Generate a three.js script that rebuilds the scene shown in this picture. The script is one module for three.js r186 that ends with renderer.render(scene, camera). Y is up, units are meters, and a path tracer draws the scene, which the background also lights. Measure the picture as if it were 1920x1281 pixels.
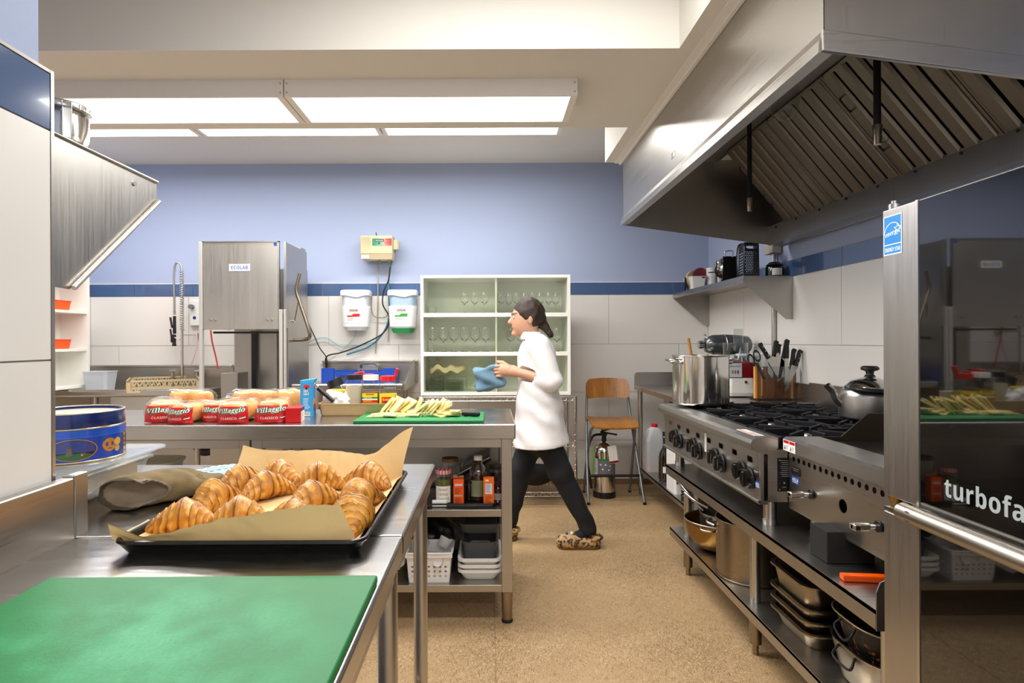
import * as THREE from 'three';
import { RoundedBoxGeometry } from 'three/addons/geometries/RoundedBoxGeometry.js';
import { RectAreaLightUniformsLib } from 'three/addons/lights/RectAreaLightUniformsLib.js';
import { mergeGeometries } from 'three/addons/utils/BufferGeometryUtils.js';
import { ImprovedNoise } from 'three/addons/math/ImprovedNoise.js';

// ---------------------------------------------------------------- camera, light, exposure
const scene = new THREE.Scene();
scene.background = new THREE.Color(0x000000);
const EYE = 1.26, FOCAL = 1100;
const camera = new THREE.PerspectiveCamera(2 * Math.atan(640.5 / FOCAL) * 180 / Math.PI, 1920 / 1281, 0.05, 30);
camera.position.set(0, EYE, 0);
camera.rotation.z = -0.0042;
camera.setViewOffset(1920, 1281, 43, 1.5, 1920, 1281);
const renderer = new THREE.WebGLRenderer({ antialias: true });
renderer.toneMapping = THREE.LinearToneMapping;
renderer.toneMappingExposure = 1.13;
renderer.shadowMap.enabled = true;
RectAreaLightUniformsLib.init();
const PANEL_LIGHT = 20, PANEL_GLOW = 3.0, PANEL_COLOR = new THREE.Color(1.0, 0.985, 0.955);
// every lamp is a ceiling panel; each carries its own light (see ceilingLight below)
const PANELS = [   // x0, x1, depth0, depth1, mounting height, label
  [-0.9, 0.395, 2.59, 2.907, 2.417, 'wide luminous ceiling panel at the open right end of the row under the dropped beam'],
  [-2.2, -0.905, 2.59, 2.907, 2.417, 'luminous ceiling panel under the dropped beam, second from its right end'],
  [-0.75, 0.52, 3.93, 4.24, 2.82, 'narrow-looking ceiling panel behind the beam, end of the row by the extractor hood'],
  [-2.05, -0.76, 3.93, 4.24, 2.82, 'narrow-looking ceiling panel behind the beam, middle of the row'],
  [-3.35, -2.06, 3.93, 4.24, 2.82, 'narrow-looking ceiling panel behind the beam above the steel dish sink'],
  [-0.53, 0.74, 1.45, 1.76, 2.82, 'ceiling panel in the raised bay right before the dropped beam'],
  [-0.75, 0.52, -1.3, -0.99, 2.82, 'ceiling panel by the rear wall, on the side of the worktable'],
  [0.53, 1.8, -1.3, -0.99, 2.82, 'ceiling panel by the rear wall, on the side of the ovens'],
];

// ---------------------------------------------------------------- helpers
let seed = 7;
function rnd() { seed = (seed * 1664525 + 1013904223) % 4294967296; return seed / 4294967296; }
const rr = (a, b) => a + (b - a) * rnd();
const noise = new ImprovedNoise();
const N3 = (x, y, z) => noise.noise(x, y, z);
const lerp = (a, b, t) => a + (b - a) * t;
const clamp = (x, a, b) => Math.min(b, Math.max(a, x));
const smooth = (a, b, x) => { const t = clamp((x - a) / (b - a), 0, 1); return t * t * (3 - 2 * t); };
const ORD = ['first', 'second', 'third', 'fourth', 'fifth', 'sixth', 'seventh', 'eighth', 'ninth', 'tenth', 'eleventh', 'twelfth', 'thirteenth', 'fourteenth'];
const P = (x, y, depth) => new THREE.Vector3(x, y, -depth);
const taken = {};
function numbered(name) { const n = taken[name] = (taken[name] ?? -1) + 1; return n ? `${name}_${String(n).padStart(3, '0')}` : name; }
function thing(name, label, category, at = [0, 0, 0], turn = 0, group) {   // at = [x, y, depth]
  const o = new THREE.Group(); o.name = numbered(name); o.position.set(at[0], at[1], -at[2]); o.rotation.y = turn;
  o.userData = { label, category }; if (group) o.userData.group = group;
  scene.add(o); return o;
}
function thingW(name, label, category, at, group) { const t = thing(name, label, category, at, 0, group); t.userData.world = [at[0], at[1], -at[2]]; return t; }   // parts written in world coordinates
function dup(o, at, turn, label, group) {
  const r = o.clone(); r.name = numbered(o.name.replace(/_\d{3}$/, '')); scene.add(r); r.position.set(at[0], at[1], -at[2]); if (turn !== undefined) r.rotation.y = turn;
  r.userData = { ...o.userData }; if (label) r.userData.label = label; if (group) r.userData.group = group;
  return r;
}
function meterUV(g) {   // uv in metres from the dominant direction of each face
  const p = g.attributes.position, n = g.attributes.normal, uv = new Float32Array(p.count * 2);
  for (let i = 0; i < p.count; i++) {
    const ax = Math.abs(n.getX(i)), ay = Math.abs(n.getY(i)), az = Math.abs(n.getZ(i));
    const [u, v] = ax > ay && ax > az ? [p.getZ(i), p.getY(i)] : ay > az ? [p.getX(i), p.getZ(i)] : [p.getX(i), p.getY(i)];
    uv[i * 2] = u; uv[i * 2 + 1] = v;
  }
  g.setAttribute('uv', new THREE.BufferAttribute(uv, 2)); return g;
}
function obj(name, geoms, mat, parent, opts = {}) {
  let list = (Array.isArray(geoms) ? geoms : [geoms]).map(g => g.index ? g.toNonIndexed() : g);
  const colored = list.every(g => g.attributes.color);
  for (const g of list) for (const k of Object.keys(g.attributes)) if (!(['position', 'normal', 'uv'].includes(k) || (k === 'color' && colored))) g.deleteAttribute(k);
  let g = list.length > 1 ? mergeGeometries(list) : list[0];
  const top = parent && parent.userData.world;   // geometry written in world coordinates
  if (top) { g = g.clone(); g.translate(-top[0], -top[1], -top[2]); }
  if (!opts.keepUV) meterUV(g);
  const m = new THREE.Mesh(g, mat); m.castShadow = m.receiveShadow = true;
  if (parent) { m.name = name; parent.add(m); } else { m.name = numbered(name); scene.add(m); }
  if (top) m.userData.world = top;
  if (opts.label) m.userData.label = opts.label;
  if (opts.kind) m.userData.kind = opts.kind;
  return m;
}
function tag(o, label, category, group) { o.userData.label = label; o.userData.category = category; if (group) o.userData.group = group; return o; }
function single(name, geoms, mat, label, category, group, opts) { return tag(obj(name, geoms, mat, null, opts), label, category, group); }
function struct(name, geoms, mat, label) { const m = obj(name, geoms, mat); m.userData.kind = 'structure'; if (label) m.userData.label = label; return m; }
// geometry: bx takes x0, x1, y0, y1, depth0, depth1
function bx(x0, x1, y0, y1, d0, d1, r = 0) {
  const w = x1 - x0, h = y1 - y0, d = d1 - d0;
  const g = r ? new RoundedBoxGeometry(w, h, d, 2, Math.min(r, w / 2.01, h / 2.01, d / 2.01)) : new THREE.BoxGeometry(w, h, d);
  return g.translate((x0 + x1) / 2, (y0 + y1) / 2, -(d0 + d1) / 2);
}
function rbox(w, h, d, r, x = 0, y = 0, z = 0) { return new RoundedBoxGeometry(w, h, d, 3, Math.min(r, w / 2.01, h / 2.01, d / 2.01)).translate(x, y + h / 2, z); }   // stands on y
function cyl(r0, r1, h, x = 0, y = 0, z = 0, n = 24) { return new THREE.CylinderGeometry(r1, r0, h, n).translate(x, y + h / 2, z); }   // stands on y, r0 below
function tube(points, r, n = 24, k = 10, closed = false) { return new THREE.TubeGeometry(new THREE.CatmullRomCurve3(points, closed, 'centripetal'), n, r, k, closed); }
function rod(a, b, r, k = 12) {
  const d = new THREE.Vector3().subVectors(b, a), g = new THREE.CylinderGeometry(r, r, d.length(), k);
  g.applyQuaternion(new THREE.Quaternion().setFromUnitVectors(new THREE.Vector3(0, 1, 0), d.normalize()));
  return g.translate((a.x + b.x) / 2, (a.y + b.y) / 2, (a.z + b.z) / 2);
}
function lathe(pts, n = 40) { return new THREE.LatheGeometry(pts.map(([r, y]) => new THREE.Vector2(Math.max(r, 0.00001), y)), n); }
function extr(shapePts, depth, bevel = 0, holes = []) {   // outline in x, y; centred in z
  const s = new THREE.Shape(shapePts.map(p => new THREE.Vector2(...p)));
  for (const h of holes) s.holes.push(new THREE.Path(h.map(p => new THREE.Vector2(...p))));
  const g = new THREE.ExtrudeGeometry(s, { depth: depth - 2 * bevel, bevelEnabled: bevel > 0, bevelThickness: bevel, bevelSize: bevel, bevelOffset: -bevel, bevelSegments: 2, curveSegments: 8 });
  return g.translate(0, 0, -depth / 2 + bevel);
}
function ring(w, d, r, y, n = 6, cx = 0, cz = 0) {   // a rounded rectangle at height y
  const out = []; r = Math.min(r, w / 2, d / 2);
  for (const [sx, sz, a0] of [[1, 1, 0], [-1, 1, Math.PI / 2], [-1, -1, Math.PI], [1, -1, Math.PI * 1.5]])
    for (let i = 0; i <= n; i++) { const a = a0 + i / n * Math.PI / 2; out.push([cx + sx * (w / 2 - r) + Math.cos(a) * r, y, cz + sz * (d / 2 - r) + Math.sin(a) * r]); }
  return out;
}
function loft(rings, cap0 = false, cap1 = false, crease = 0.5) {
  const pos = [], n = rings[0].length, tri = (a, b, c) => pos.push(...a, ...b, ...c);
  for (let k = 0; k + 1 < rings.length; k++) for (let i = 0; i < n; i++) {
    const a = rings[k][i], b = rings[k][(i + 1) % n], c = rings[k + 1][(i + 1) % n], d = rings[k + 1][i];
    tri(a, d, b); tri(b, d, c);
  }
  const fan = (R, flip) => { const m = [0, 0, 0]; for (const p of R) for (let k = 0; k < 3; k++) m[k] += p[k] / n; for (let i = 0; i < n; i++) flip ? tri(m, R[(i + 1) % n], R[i]) : tri(m, R[i], R[(i + 1) % n]); };
  if (cap0) fan(rings[0], false); if (cap1) fan(rings[rings.length - 1], true);
  const g = new THREE.BufferGeometry(); g.setAttribute('position', new THREE.Float32BufferAttribute(pos, 3));
  return creased(g, crease);
}
function creased(g, angle = 0.5) {   // smooth normals below the crease angle
  g = g.index ? g.toNonIndexed() : g;
  const p = g.attributes.position, n = p.count, fn = [], map = new Map(), cosA = Math.cos(angle);
  const a = new THREE.Vector3(), b = new THREE.Vector3(), c = new THREE.Vector3();
  for (let i = 0; i < n; i += 3) { a.fromBufferAttribute(p, i); b.fromBufferAttribute(p, i + 1); c.fromBufferAttribute(p, i + 2); b.sub(a); c.sub(a); fn.push(b.clone().cross(c)); }
  const key = i => `${Math.round(p.getX(i) * 2e4)},${Math.round(p.getY(i) * 2e4)},${Math.round(p.getZ(i) * 2e4)}`;
  for (let i = 0; i < n; i++) { const k = key(i); (map.get(k) ?? map.set(k, []).get(k)).push(i / 3 | 0); }
  const out = new Float32Array(n * 3), un = fn.map(f => f.clone().normalize());
  for (let i = 0; i < n; i++) {
    const me = un[i / 3 | 0], s = new THREE.Vector3();
    for (const f of map.get(key(i))) if (un[f].dot(me) > cosA) s.add(fn[f]);
    s.normalize(); out.set([s.x, s.y, s.z], i * 3);
  }
  g.setAttribute('normal', new THREE.BufferAttribute(out, 3));
  if (!g.attributes.uv) meterUV(g);
  return g;
}
// open pan, tub or bin standing on y = 0: outer wall, rolled rim, inner wall, floor
function pan(w, d, h, { bw = w - 0.03, bd = d - 0.03, r = 0.03, rim = 0.012, th = 0.0015, lip = 0.004, br = r } = {}) {
  return loft([
    ring(bw * 0.9, bd * 0.9, br, 0), ring(bw - 0.008, bd - 0.008, br, 0), ring(bw, bd, br, 0.006), ring(w, d, r, h - lip), ring(w + 2 * rim, d + 2 * rim, r + rim, h - lip), ring(w + 2 * rim, d + 2 * rim, r + rim, h),
    ring(w - 2 * th, d - 2 * th, r, h), ring(bw - 2 * th, bd - 2 * th, br, 0.006 + th), ring(bw - 0.01, bd - 0.01, br, th), ring(bw * 0.88, bd * 0.88, br, th),
  ], true, true, 0.6);
}
// surface nets: meshes a distance field inside a box
function mesher(f, lo, hi, cell, colorAt) {
  const nx = Math.ceil((hi[0] - lo[0]) / cell) + 1, ny = Math.ceil((hi[1] - lo[1]) / cell) + 1, nz = Math.ceil((hi[2] - lo[2]) / cell) + 1;
  const v = new Float32Array(nx * ny * nz), I = (i, j, k) => i + nx * (j + ny * k);
  for (let k = 0; k < nz; k++) for (let j = 0; j < ny; j++) for (let i = 0; i < nx; i++) v[I(i, j, k)] = f(lo[0] + i * cell, lo[1] + j * cell, lo[2] + k * cell);
  const idx = new Int32Array(nx * ny * nz).fill(-1), pos = [], faces = [];
  for (let k = 0; k + 1 < nz; k++) for (let j = 0; j + 1 < ny; j++) for (let i = 0; i + 1 < nx; i++) {
    let sx = 0, sy = 0, sz = 0, c = 0;
    for (let e = 0; e < 12; e++) {
      const ax = e >> 2, u = e & 1, w = (e >> 1) & 1, A = [i, j, k], B = [i, j, k];
      A[(ax + 1) % 3] += u; B[(ax + 1) % 3] += u; A[(ax + 2) % 3] += w; B[(ax + 2) % 3] += w; B[ax] += 1;
      const a = v[I(...A)], b = v[I(...B)];
      if ((a < 0) !== (b < 0)) { const t = a / (a - b); sx += A[0] + (B[0] - A[0]) * t; sy += A[1] + (B[1] - A[1]) * t; sz += A[2] + (B[2] - A[2]) * t; c++; }
    }
    if (c) { idx[I(i, j, k)] = pos.length / 3; pos.push(lo[0] + sx / c * cell, lo[1] + sy / c * cell, lo[2] + sz / c * cell); }
  }
  for (let k = 1; k + 1 < nz; k++) for (let j = 1; j + 1 < ny; j++) for (let i = 1; i + 1 < nx; i++) {
    const a = v[I(i, j, k)];
    const quad = (b, q) => { if ((a < 0) === (b < 0) || q.some(x => x < 0)) return; a < 0 ? faces.push(q[0], q[1], q[2], q[0], q[2], q[3]) : faces.push(q[0], q[2], q[1], q[0], q[3], q[2]); };
    quad(v[I(i + 1, j, k)], [idx[I(i, j - 1, k - 1)], idx[I(i, j, k - 1)], idx[I(i, j, k)], idx[I(i, j - 1, k)]]);
    quad(v[I(i, j + 1, k)], [idx[I(i - 1, j, k - 1)], idx[I(i - 1, j, k)], idx[I(i, j, k)], idx[I(i, j, k - 1)]]);
    quad(v[I(i, j, k + 1)], [idx[I(i - 1, j - 1, k)], idx[I(i, j - 1, k)], idx[I(i, j, k)], idx[I(i - 1, j, k)]]);
  }
  const g = new THREE.BufferGeometry(); g.setAttribute('position', new THREE.Float32BufferAttribute(pos, 3)); g.setIndex(faces);
  const nor = new Float32Array(pos.length), e = cell * 0.5, n = new THREE.Vector3();
  for (let q = 0; q < pos.length; q += 3) {
    const [x, y, z] = [pos[q], pos[q + 1], pos[q + 2]];
    n.set(f(x + e, y, z) - f(x - e, y, z), f(x, y + e, z) - f(x, y - e, z), f(x, y, z + e) - f(x, y, z - e)).normalize(); nor.set([n.x, n.y, n.z], q);
  }
  g.setAttribute('normal', new THREE.BufferAttribute(nor, 3));
  if (colorAt) { const c = new Float32Array(pos.length); for (let q = 0; q < pos.length; q += 3) c.set(colorAt(pos[q], pos[q + 1], pos[q + 2]), q); g.setAttribute('color', new THREE.BufferAttribute(c, 3)); }
  return meterUV(g);
}
const smin = (a, b, k) => { const h = Math.max(k - Math.abs(a - b), 0) / k; return Math.min(a, b) - h * h * k * 0.25; };
function cap(p, a, b, ra, rb) {   // tapered capsule
  const bx_ = b[0] - a[0], by = b[1] - a[1], bz = b[2] - a[2], px = p[0] - a[0], py = p[1] - a[1], pz = p[2] - a[2];
  const t = clamp((px * bx_ + py * by + pz * bz) / (bx_ * bx_ + by * by + bz * bz), 0, 1);
  return Math.hypot(px - bx_ * t, py - by * t, pz - bz * t) - lerp(ra, rb, t);
}
const ell = (p, c, r) => { const x = (p[0] - c[0]) / r[0], y = (p[1] - c[1]) / r[1], z = (p[2] - c[2]) / r[2], l = Math.hypot(x, y, z); return (l - 1) * Math.min(...r); };

// ---------------------------------------------------------------- textures
function dataTex(w, h, f, srgb, repeat) {   // f(x, y) -> [r, g, b] 0..1
  const d = new Uint8Array(w * h * 4);
  for (let y = 0; y < h; y++) for (let x = 0; x < w; x++) { const c = f(x, y), i = (y * w + x) * 4; d[i] = clamp(c[0], 0, 1) * 255; d[i + 1] = clamp(c[1], 0, 1) * 255; d[i + 2] = clamp(c[2], 0, 1) * 255; d[i + 3] = 255; }
  const t = new THREE.DataTexture(d, w, h); t.wrapS = t.wrapT = THREE.RepeatWrapping; t.magFilter = t.minFilter = THREE.LinearFilter;
  if (srgb) t.colorSpace = THREE.SRGBColorSpace; if (repeat) t.repeat.set(...repeat); t.needsUpdate = true; return t;
}
const tile2 = (x, y, w, h, sx, sy, z) => {   // noise that repeats over the texture
  const u = x / w, v = y / h, a = N3(u * sx, v * sy, z), b = N3((u - 1) * sx, v * sy, z), c = N3(u * sx, (v - 1) * sy, z), d = N3((u - 1) * sx, (v - 1) * sy, z);
  return lerp(lerp(a, b, u), lerp(c, d, u), v);
};
function canvasTex(w, h, draw) {
  const c = document.createElement('canvas'); c.width = w; c.height = h; const g = c.getContext('2d'); draw(g, w, h);
  const t = new THREE.CanvasTexture(c); t.colorSpace = THREE.SRGBColorSpace; t.magFilter = THREE.LinearFilter; return t;
}
const streak = []; for (let i = 0; i < 512; i++) streak.push(rnd());
const brushTex = dataTex(512, 512, (x, y) => { const s = streak[y] * 0.5 + 0.25 * streak[(y * 7 + 31) % 512] + 0.5 * tile2(x, y, 512, 512, 6, 240, 3.3) + 0.2 * tile2(x, y, 512, 512, 3, 5, 9.1); const v = 0.62 + 0.3 * s; return [v, v, v]; }, false, [1.6, 1.6]);
const brushTexV = brushTex.clone(); brushTexV.rotation = Math.PI / 2; brushTexV.needsUpdate = true;
const wearTex = dataTex(512, 512, (x, y) => { const v = 0.74 + 0.1 * tile2(x, y, 512, 512, 7, 7, 1.7) + 0.12 * tile2(x, y, 512, 512, 12, 60, 2.2) + 0.16 * tile2(x, y, 512, 512, 15, 150, 5.1); return [v, v, v]; }, false, [1.1, 1.1]);
const fineTex = dataTex(256, 256, () => { const v = rnd(); return [v, v, v]; }, false, [7, 7]);
const softTex = dataTex(256, 256, (x, y) => { const v = 0.5 + 0.35 * tile2(x, y, 256, 256, 9, 9, 4) + 0.25 * tile2(x, y, 256, 256, 28, 28, 8); return [v, v, v]; }, false, [6, 6]);
const floorTex = dataTex(1024, 1024, (x, y) => {
  const big = 0.03 * tile2(x, y, 1024, 1024, 5, 5, 1.1) + 0.03 * tile2(x, y, 1024, 1024, 22, 22, 7.7), s = tile2(x, y, 1024, 1024, 230, 230, 2.6), q = tile2(x, y, 1024, 1024, 190, 190, 11.3);
  let c = [0.70 + big, 0.58 + big, 0.425 + big];
  if (s > 0.22) c = [0.45 + big, 0.35 + big, 0.235 + big]; else if (q > 0.26) c = [0.83 + big, 0.72 + big, 0.55 + big]; else if (s < -0.34) c = [0.33, 0.25, 0.17];
  return c;
}, true, [1.25, 1.25]);
const plyTex = dataTex(512, 512, (x, y) => { const g = tile2(x, y, 512, 512, 60, 4, 3.1), h = tile2(x, y, 512, 512, 9, 2, 6.4), d = tile2(x, y, 512, 512, 150, 30, 1.2) > 0.35 ? -0.1 : 0, k = 0.10 * g + 0.10 * h + d; return [0.64 + k, 0.41 + k * 0.8, 0.13 + k * 0.45]; }, true, [2.2, 2.2]);
const blockTex = dataTex(512, 256, (x, y) => {
  const u = x / 512, staves = [[0.36, 0.2, 0.09], [0.42, 0.25, 0.11], [0.78, 0.55, 0.3], [0.4, 0.23, 0.1], [0.47, 0.28, 0.13], [0.75, 0.53, 0.28], [0.44, 0.26, 0.14]], cuts = [0, 0.18, 0.34, 0.39, 0.55, 0.71, 0.75, 1];
  let i = 0; while (u >= cuts[i + 1]) i++;
  const k = 0.09 * tile2(x, y, 512, 256, 80, 3, i * 3 + 0.5) + 0.08 * tile2(x, y, 512, 256, 20, 2, i + 9); return staves[i].map(c => c * 1.12 + k);
}, true, [3.4, 3.4]);

// ---------------------------------------------------------------- materials
const std = (color, roughness, o = {}) => new THREE.MeshStandardMaterial({ color, roughness, metalness: 0, ...o });
const phy = (color, roughness, o = {}) => new THREE.MeshPhysicalMaterial({ color, roughness, metalness: 0, ...o });
const metal = (color, roughness, o = {}) => new THREE.MeshStandardMaterial({ color, roughness, metalness: 1, ...o });
const M = {
  wallBlue: std(0xa4b0cd, 0.75, { bumpMap: softTex, bumpScale: 0.0004 }), white: std(0xece8e2, 0.8), ceiling: std(0xe0dcd4, 0.85), grout: std(0xb9b2a8, 0.9),
  tile: phy(0xe6e2dd, 0.28, { clearcoat: 0.3, clearcoatRoughness: 0.2 }), blueTile: phy(0x49618a, 0.14, { clearcoat: 0.6, clearcoatRoughness: 0.05 }),
  floor: std(0xffffff, 0.55, { map: floorTex, bumpMap: fineTex, bumpScale: 0.0004 }), cove: std(0x8a6a48, 0.6),
  steel: metal(0xb4b0aa, 0.44, { roughnessMap: brushTex }), steelV: metal(0xb4b0aa, 0.46, { roughnessMap: brushTexV }), top: metal(0xb6b3ae, 0.32, { roughnessMap: wearTex }),
  seasoned: metal(0x6b6156, 0.45, { roughnessMap: wearTex }), chrome: metal(0xd8d6d2, 0.12), satin: metal(0xc2bfba, 0.3), worn: metal(0x9c8f7c, 0.42, { roughnessMap: wearTex }), iron: std(0x17171a, 0.55, { metalness: 0.3 }),
  baffle: metal(0x746d63, 0.5, { roughnessMap: brushTexV }), ironGrate: std(0x26262a, 0.5, { metalness: 0.6 }), black: std(0x0d0d0e, 0.45), blackGloss: phy(0x08080a, 0.15, { clearcoat: 0.5 }), rubber: std(0x151516, 0.75),
  panBlack: std(0x1d1a19, 0.42, { metalness: 0.5, roughnessMap: wearTex }), pastelWhite: std(0xeceae6, 0.4), plasticWhite: phy(0xf2f1f0, 0.28, { clearcoat: 0.2 }), greyPlastic: std(0x7b7d7f, 0.45), beige: std(0xc9bc98, 0.5),
  rack: std(0xcbb68e, 0.5), orange: phy(0xff5a00, 0.32), red: phy(0xd3141c, 0.3), redDark: phy(0x7a0f18, 0.3), green: std(0x1f9a4e, 0.55), blue: phy(0x1746ac, 0.35), yellow: phy(0xf2d21c, 0.4), navy: std(0x14306f, 0.4),
  glass: phy(0xffffff, 0.02, { transmission: 1, thickness: 0, ior: 1.45 }), greenGlass: phy(0xfafdf8, 0.03, { transmission: 1, thickness: 0, ior: 1.45 }), clearPlastic: phy(0xf4f6f6, 0.08, { transmission: 1, thickness: 0, ior: 1.4 }),
  frosted: phy(0xe9edf2, 0.6, { transmission: 0.55, thickness: 0 }), darkGlass: phy(0x0b0908, 0.04, { clearcoat: 1, clearcoatRoughness: 0.02, specularIntensity: 1 }), bottleDark: phy(0x140f0a, 0.08, { clearcoat: 1, clearcoatRoughness: 0.03 }),
  film: phy(0xffffff, 0.1, { transmission: 1, thickness: 0, ior: 1.75 }), kraft: std(0xb98a52, 0.85), parchment: std(0xe4c288, 0.75, { bumpMap: softTex, bumpScale: 0.0006, side: THREE.DoubleSide }),
  ply: phy(0xffffff, 0.38, { map: plyTex, clearcoat: 0.3, clearcoatRoughness: 0.25 }), woodBlock: std(0xffffff, 0.45, { map: blockTex }), woodLight: std(0xd99a4a, 0.5), woodSpoon: std(0xb98040, 0.6), frameGrey: std(0x85888b, 0.35, { metalness: 0.7 }),
  screwMetal: metal(0xcfcdc9, 0.25), boardGreen: std(0x00913f, 0.5), label: std(0xf1efe9, 0.6), brass: metal(0xb98a3c, 0.35), brownPot: metal(0x96723c, 0.45, { roughnessMap: wearTex }),
};
const mapMat = (tex, rough = 0.45, o = {}) => phy(0xffffff, rough, { map: tex, ...o });

// a flat printed panel (label, plate, sticker): a thin slab whose front carries the print; front looks to +z
function printed(w, h, tex, o = {}) {
  const g = new THREE.PlaneGeometry(w, h); return { g, m: mapMat(tex, o.rough ?? 0.4, o.mat) };
}
function sticker(name, w, h, mat, parent, [x, y, z], rot = [0, 0, 0], label) {
  const g = new THREE.BoxGeometry(w, h, 0.0006); const m = new THREE.Mesh(g, mat); m.name = name; m.position.set(x, y, z); m.rotation.set(...rot); m.castShadow = m.receiveShadow = true; parent.add(m);
  if (label) m.userData.label = label; return m;
}
const fit = (g, text, x, y, maxW, size, font = 'bold', fam = 'sans-serif') => { g.font = `${font} ${size}px ${fam}`; const k = Math.min(1, maxW / g.measureText(text).width); g.save(); g.translate(x, y); g.scale(k, 1); g.fillText(text, 0, 0); g.restore(); };
const lines = (g, x, y, w, n, step, h, color) => { g.fillStyle = color; for (let i = 0; i < n; i++) g.fillRect(x, y + i * step, w * rr(0.55, 1), h); };

// ================================================================ the room
const BACK = 5.15, LEFT = -3.5, RIGHT = 1.93, CEIL = 2.82, BEAM = 2.417, REAR = -1.9, PART = -0.835, PARTZ = 1.09;
const floor = struct('floor', bx(LEFT - 0.1, RIGHT + 0.1, -0.1, -0.004, REAR - 0.1, BACK + 0.1), M.cove);
for (const [x0, x1, d0, d1] of [[LEFT, -1.8, REAR, 4.5], [-1.8, 0.02, REAR, 4.5], [0.0205, RIGHT, REAR, 4.5], [LEFT, -1.8, 4.503, BACK], [-1.8, 0.02, 4.503, BACK], [0.0205, RIGHT, 4.503, BACK]])
  obj('floor_sheet', bx(x0 + 0.0007, x1 - 0.0007, -0.004, 0, d0, d1), M.floor, floor);
struct('ceiling', bx(LEFT - 0.1, RIGHT + 0.1, CEIL, CEIL + 0.1, REAR - 0.1, BACK + 0.1), M.ceiling);
const wallBack = struct('wall_back', bx(LEFT - 0.1, RIGHT + 0.1, 0, CEIL, BACK, BACK + 0.1), M.wallBlue);
const wallRight = struct('wall_right', bx(RIGHT, RIGHT + 0.1, 0, CEIL, REAR, BACK), M.wallBlue);
const wallLeft = struct('wall_left', bx(LEFT - 0.1, LEFT, 0, CEIL, PARTZ, BACK), M.wallBlue);
struct('wall_rear', bx(LEFT - 0.1, RIGHT + 0.1, 0, CEIL, REAR - 0.1, REAR), M.white);
const wallPart = struct('wall_partition', bx(LEFT - 0.1, PART, 0, CEIL, REAR, PARTZ), M.wallBlue);
struct('trim_1', bx(LEFT, 0.76, BEAM, CEIL, 2.327, 3.19), M.ceiling, 'white dropped ceiling beam crossing the kitchen');
struct('trim_2', bx(0.76, RIGHT, BEAM, CEIL, 0.3, 3.82), M.ceiling, 'white bulkhead above the extractor hood');
struct('trim_3', [bx(0.822, 0.852, BEAM - 0.006, BEAM, 0.9, 3.82), bx(0.852, 0.866, BEAM - 0.016, BEAM, 0.9, 3.82)], M.white, 'narrow white moulding along the hood');
// tiles: rows of large white tiles under a band of blue ones, each a piece of its wall
const tileGeo = {};
function tileMesh(wall, mat, turn, w, h, at) {
  const k = `${w.toFixed(3)},${h.toFixed(3)}`; const g = tileGeo[k] ??= new THREE.BoxGeometry(w, h, 0.008);
  const m = new THREE.Mesh(g, mat); m.name = 'tile'; m.position.copy(at); m.rotation.y = turn; m.castShadow = m.receiveShadow = true; wall.add(m);
}
function tileWall(wall, u0, u1, place, turn, phase, bluePhase, grout) {   // place(u, y) -> point on the face; u runs along the wall
  obj('grout', grout, M.grout, wall);
  const G = 0.0035, rows = [[1.227, 1.658, 0], [0.806, 1.227, 1], [0.385, 0.806, 0], [0.045, 0.385, 1]];
  for (const [y0, y1, odd] of rows) {
    const W = 1.226; let u = phase + odd * W / 2; while (u > u0) u -= W;
    for (; u < u1; u += W) { const a = Math.max(u, u0) + G / 2, b = Math.min(u + W, u1) - G / 2; if (b - a > 0.01) tileMesh(wall, M.tile, turn, b - a, y1 - y0 - G, place((a + b) / 2, (y0 + y1) / 2)); }
  }
  let u = bluePhase; while (u > u0) u -= 0.412;
  for (; u < u1; u += 0.412) { const a = Math.max(u, u0) + G / 2, b = Math.min(u + 0.412, u1) - G / 2; if (b - a > 0.01) tileMesh(wall, M.blueTile, turn, b - a, 0.107 - G, place((a + b) / 2, 1.7115)); }
}
tileWall(wallBack, LEFT + 0.01, RIGHT - 0.01, (u, y) => P(u, y, BACK - 0.007), 0, 1.048, 1.427, bx(LEFT, RIGHT, 0, 1.766, BACK - 0.006, BACK));
tileWall(wallRight, 1.2, BACK - 0.012, (u, y) => P(RIGHT - 0.007, y, u), -Math.PI / 2, 4.42, 3.185, bx(RIGHT - 0.006, RIGHT, 0, 1.766, 1.2, BACK));
tileWall(wallLeft, PARTZ + 0.01, BACK - 0.012, (u, y) => P(LEFT + 0.007, y, u), Math.PI / 2, 4.1, 4.3, bx(LEFT, LEFT + 0.006, 0, 1.766, PARTZ, BACK));
tileWall(wallPart, REAR, PARTZ + 0.012, (u, y) => P(PART + 0.009, y, u), Math.PI / 2, 1.102, 1.102, bx(PART, PART + 0.008, 0, 1.768, REAR, PARTZ + 0.012));
tileWall(wallPart, LEFT + 0.01, PART - 0.004, (u, y) => P(u, y, PARTZ + 0.007), Math.PI, -0.84, -0.84, bx(LEFT, PART - 0.003, 0, 1.766, PARTZ, PARTZ + 0.006));
obj('metal_edge', [bx(PART - 0.002, PART + 0.014, 0, 1.772, PARTZ + 0.012, PARTZ + 0.02), bx(PART, PART + 0.013, 1.766, 1.772, REAR, PARTZ + 0.012)], M.satin, wallPart);
obj('metal_edge', bx(LEFT, RIGHT, 1.766, 1.771, BACK - 0.012, BACK), M.white, wallBack);
struct('baseboard_back', bx(LEFT, RIGHT, 0, 0.045, BACK - 0.014, BACK - 0.006), M.cove);
struct('baseboard_right', bx(RIGHT - 0.014, RIGHT - 0.006, 0, 0.045, 1.2, BACK - 0.02), M.cove);

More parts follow.
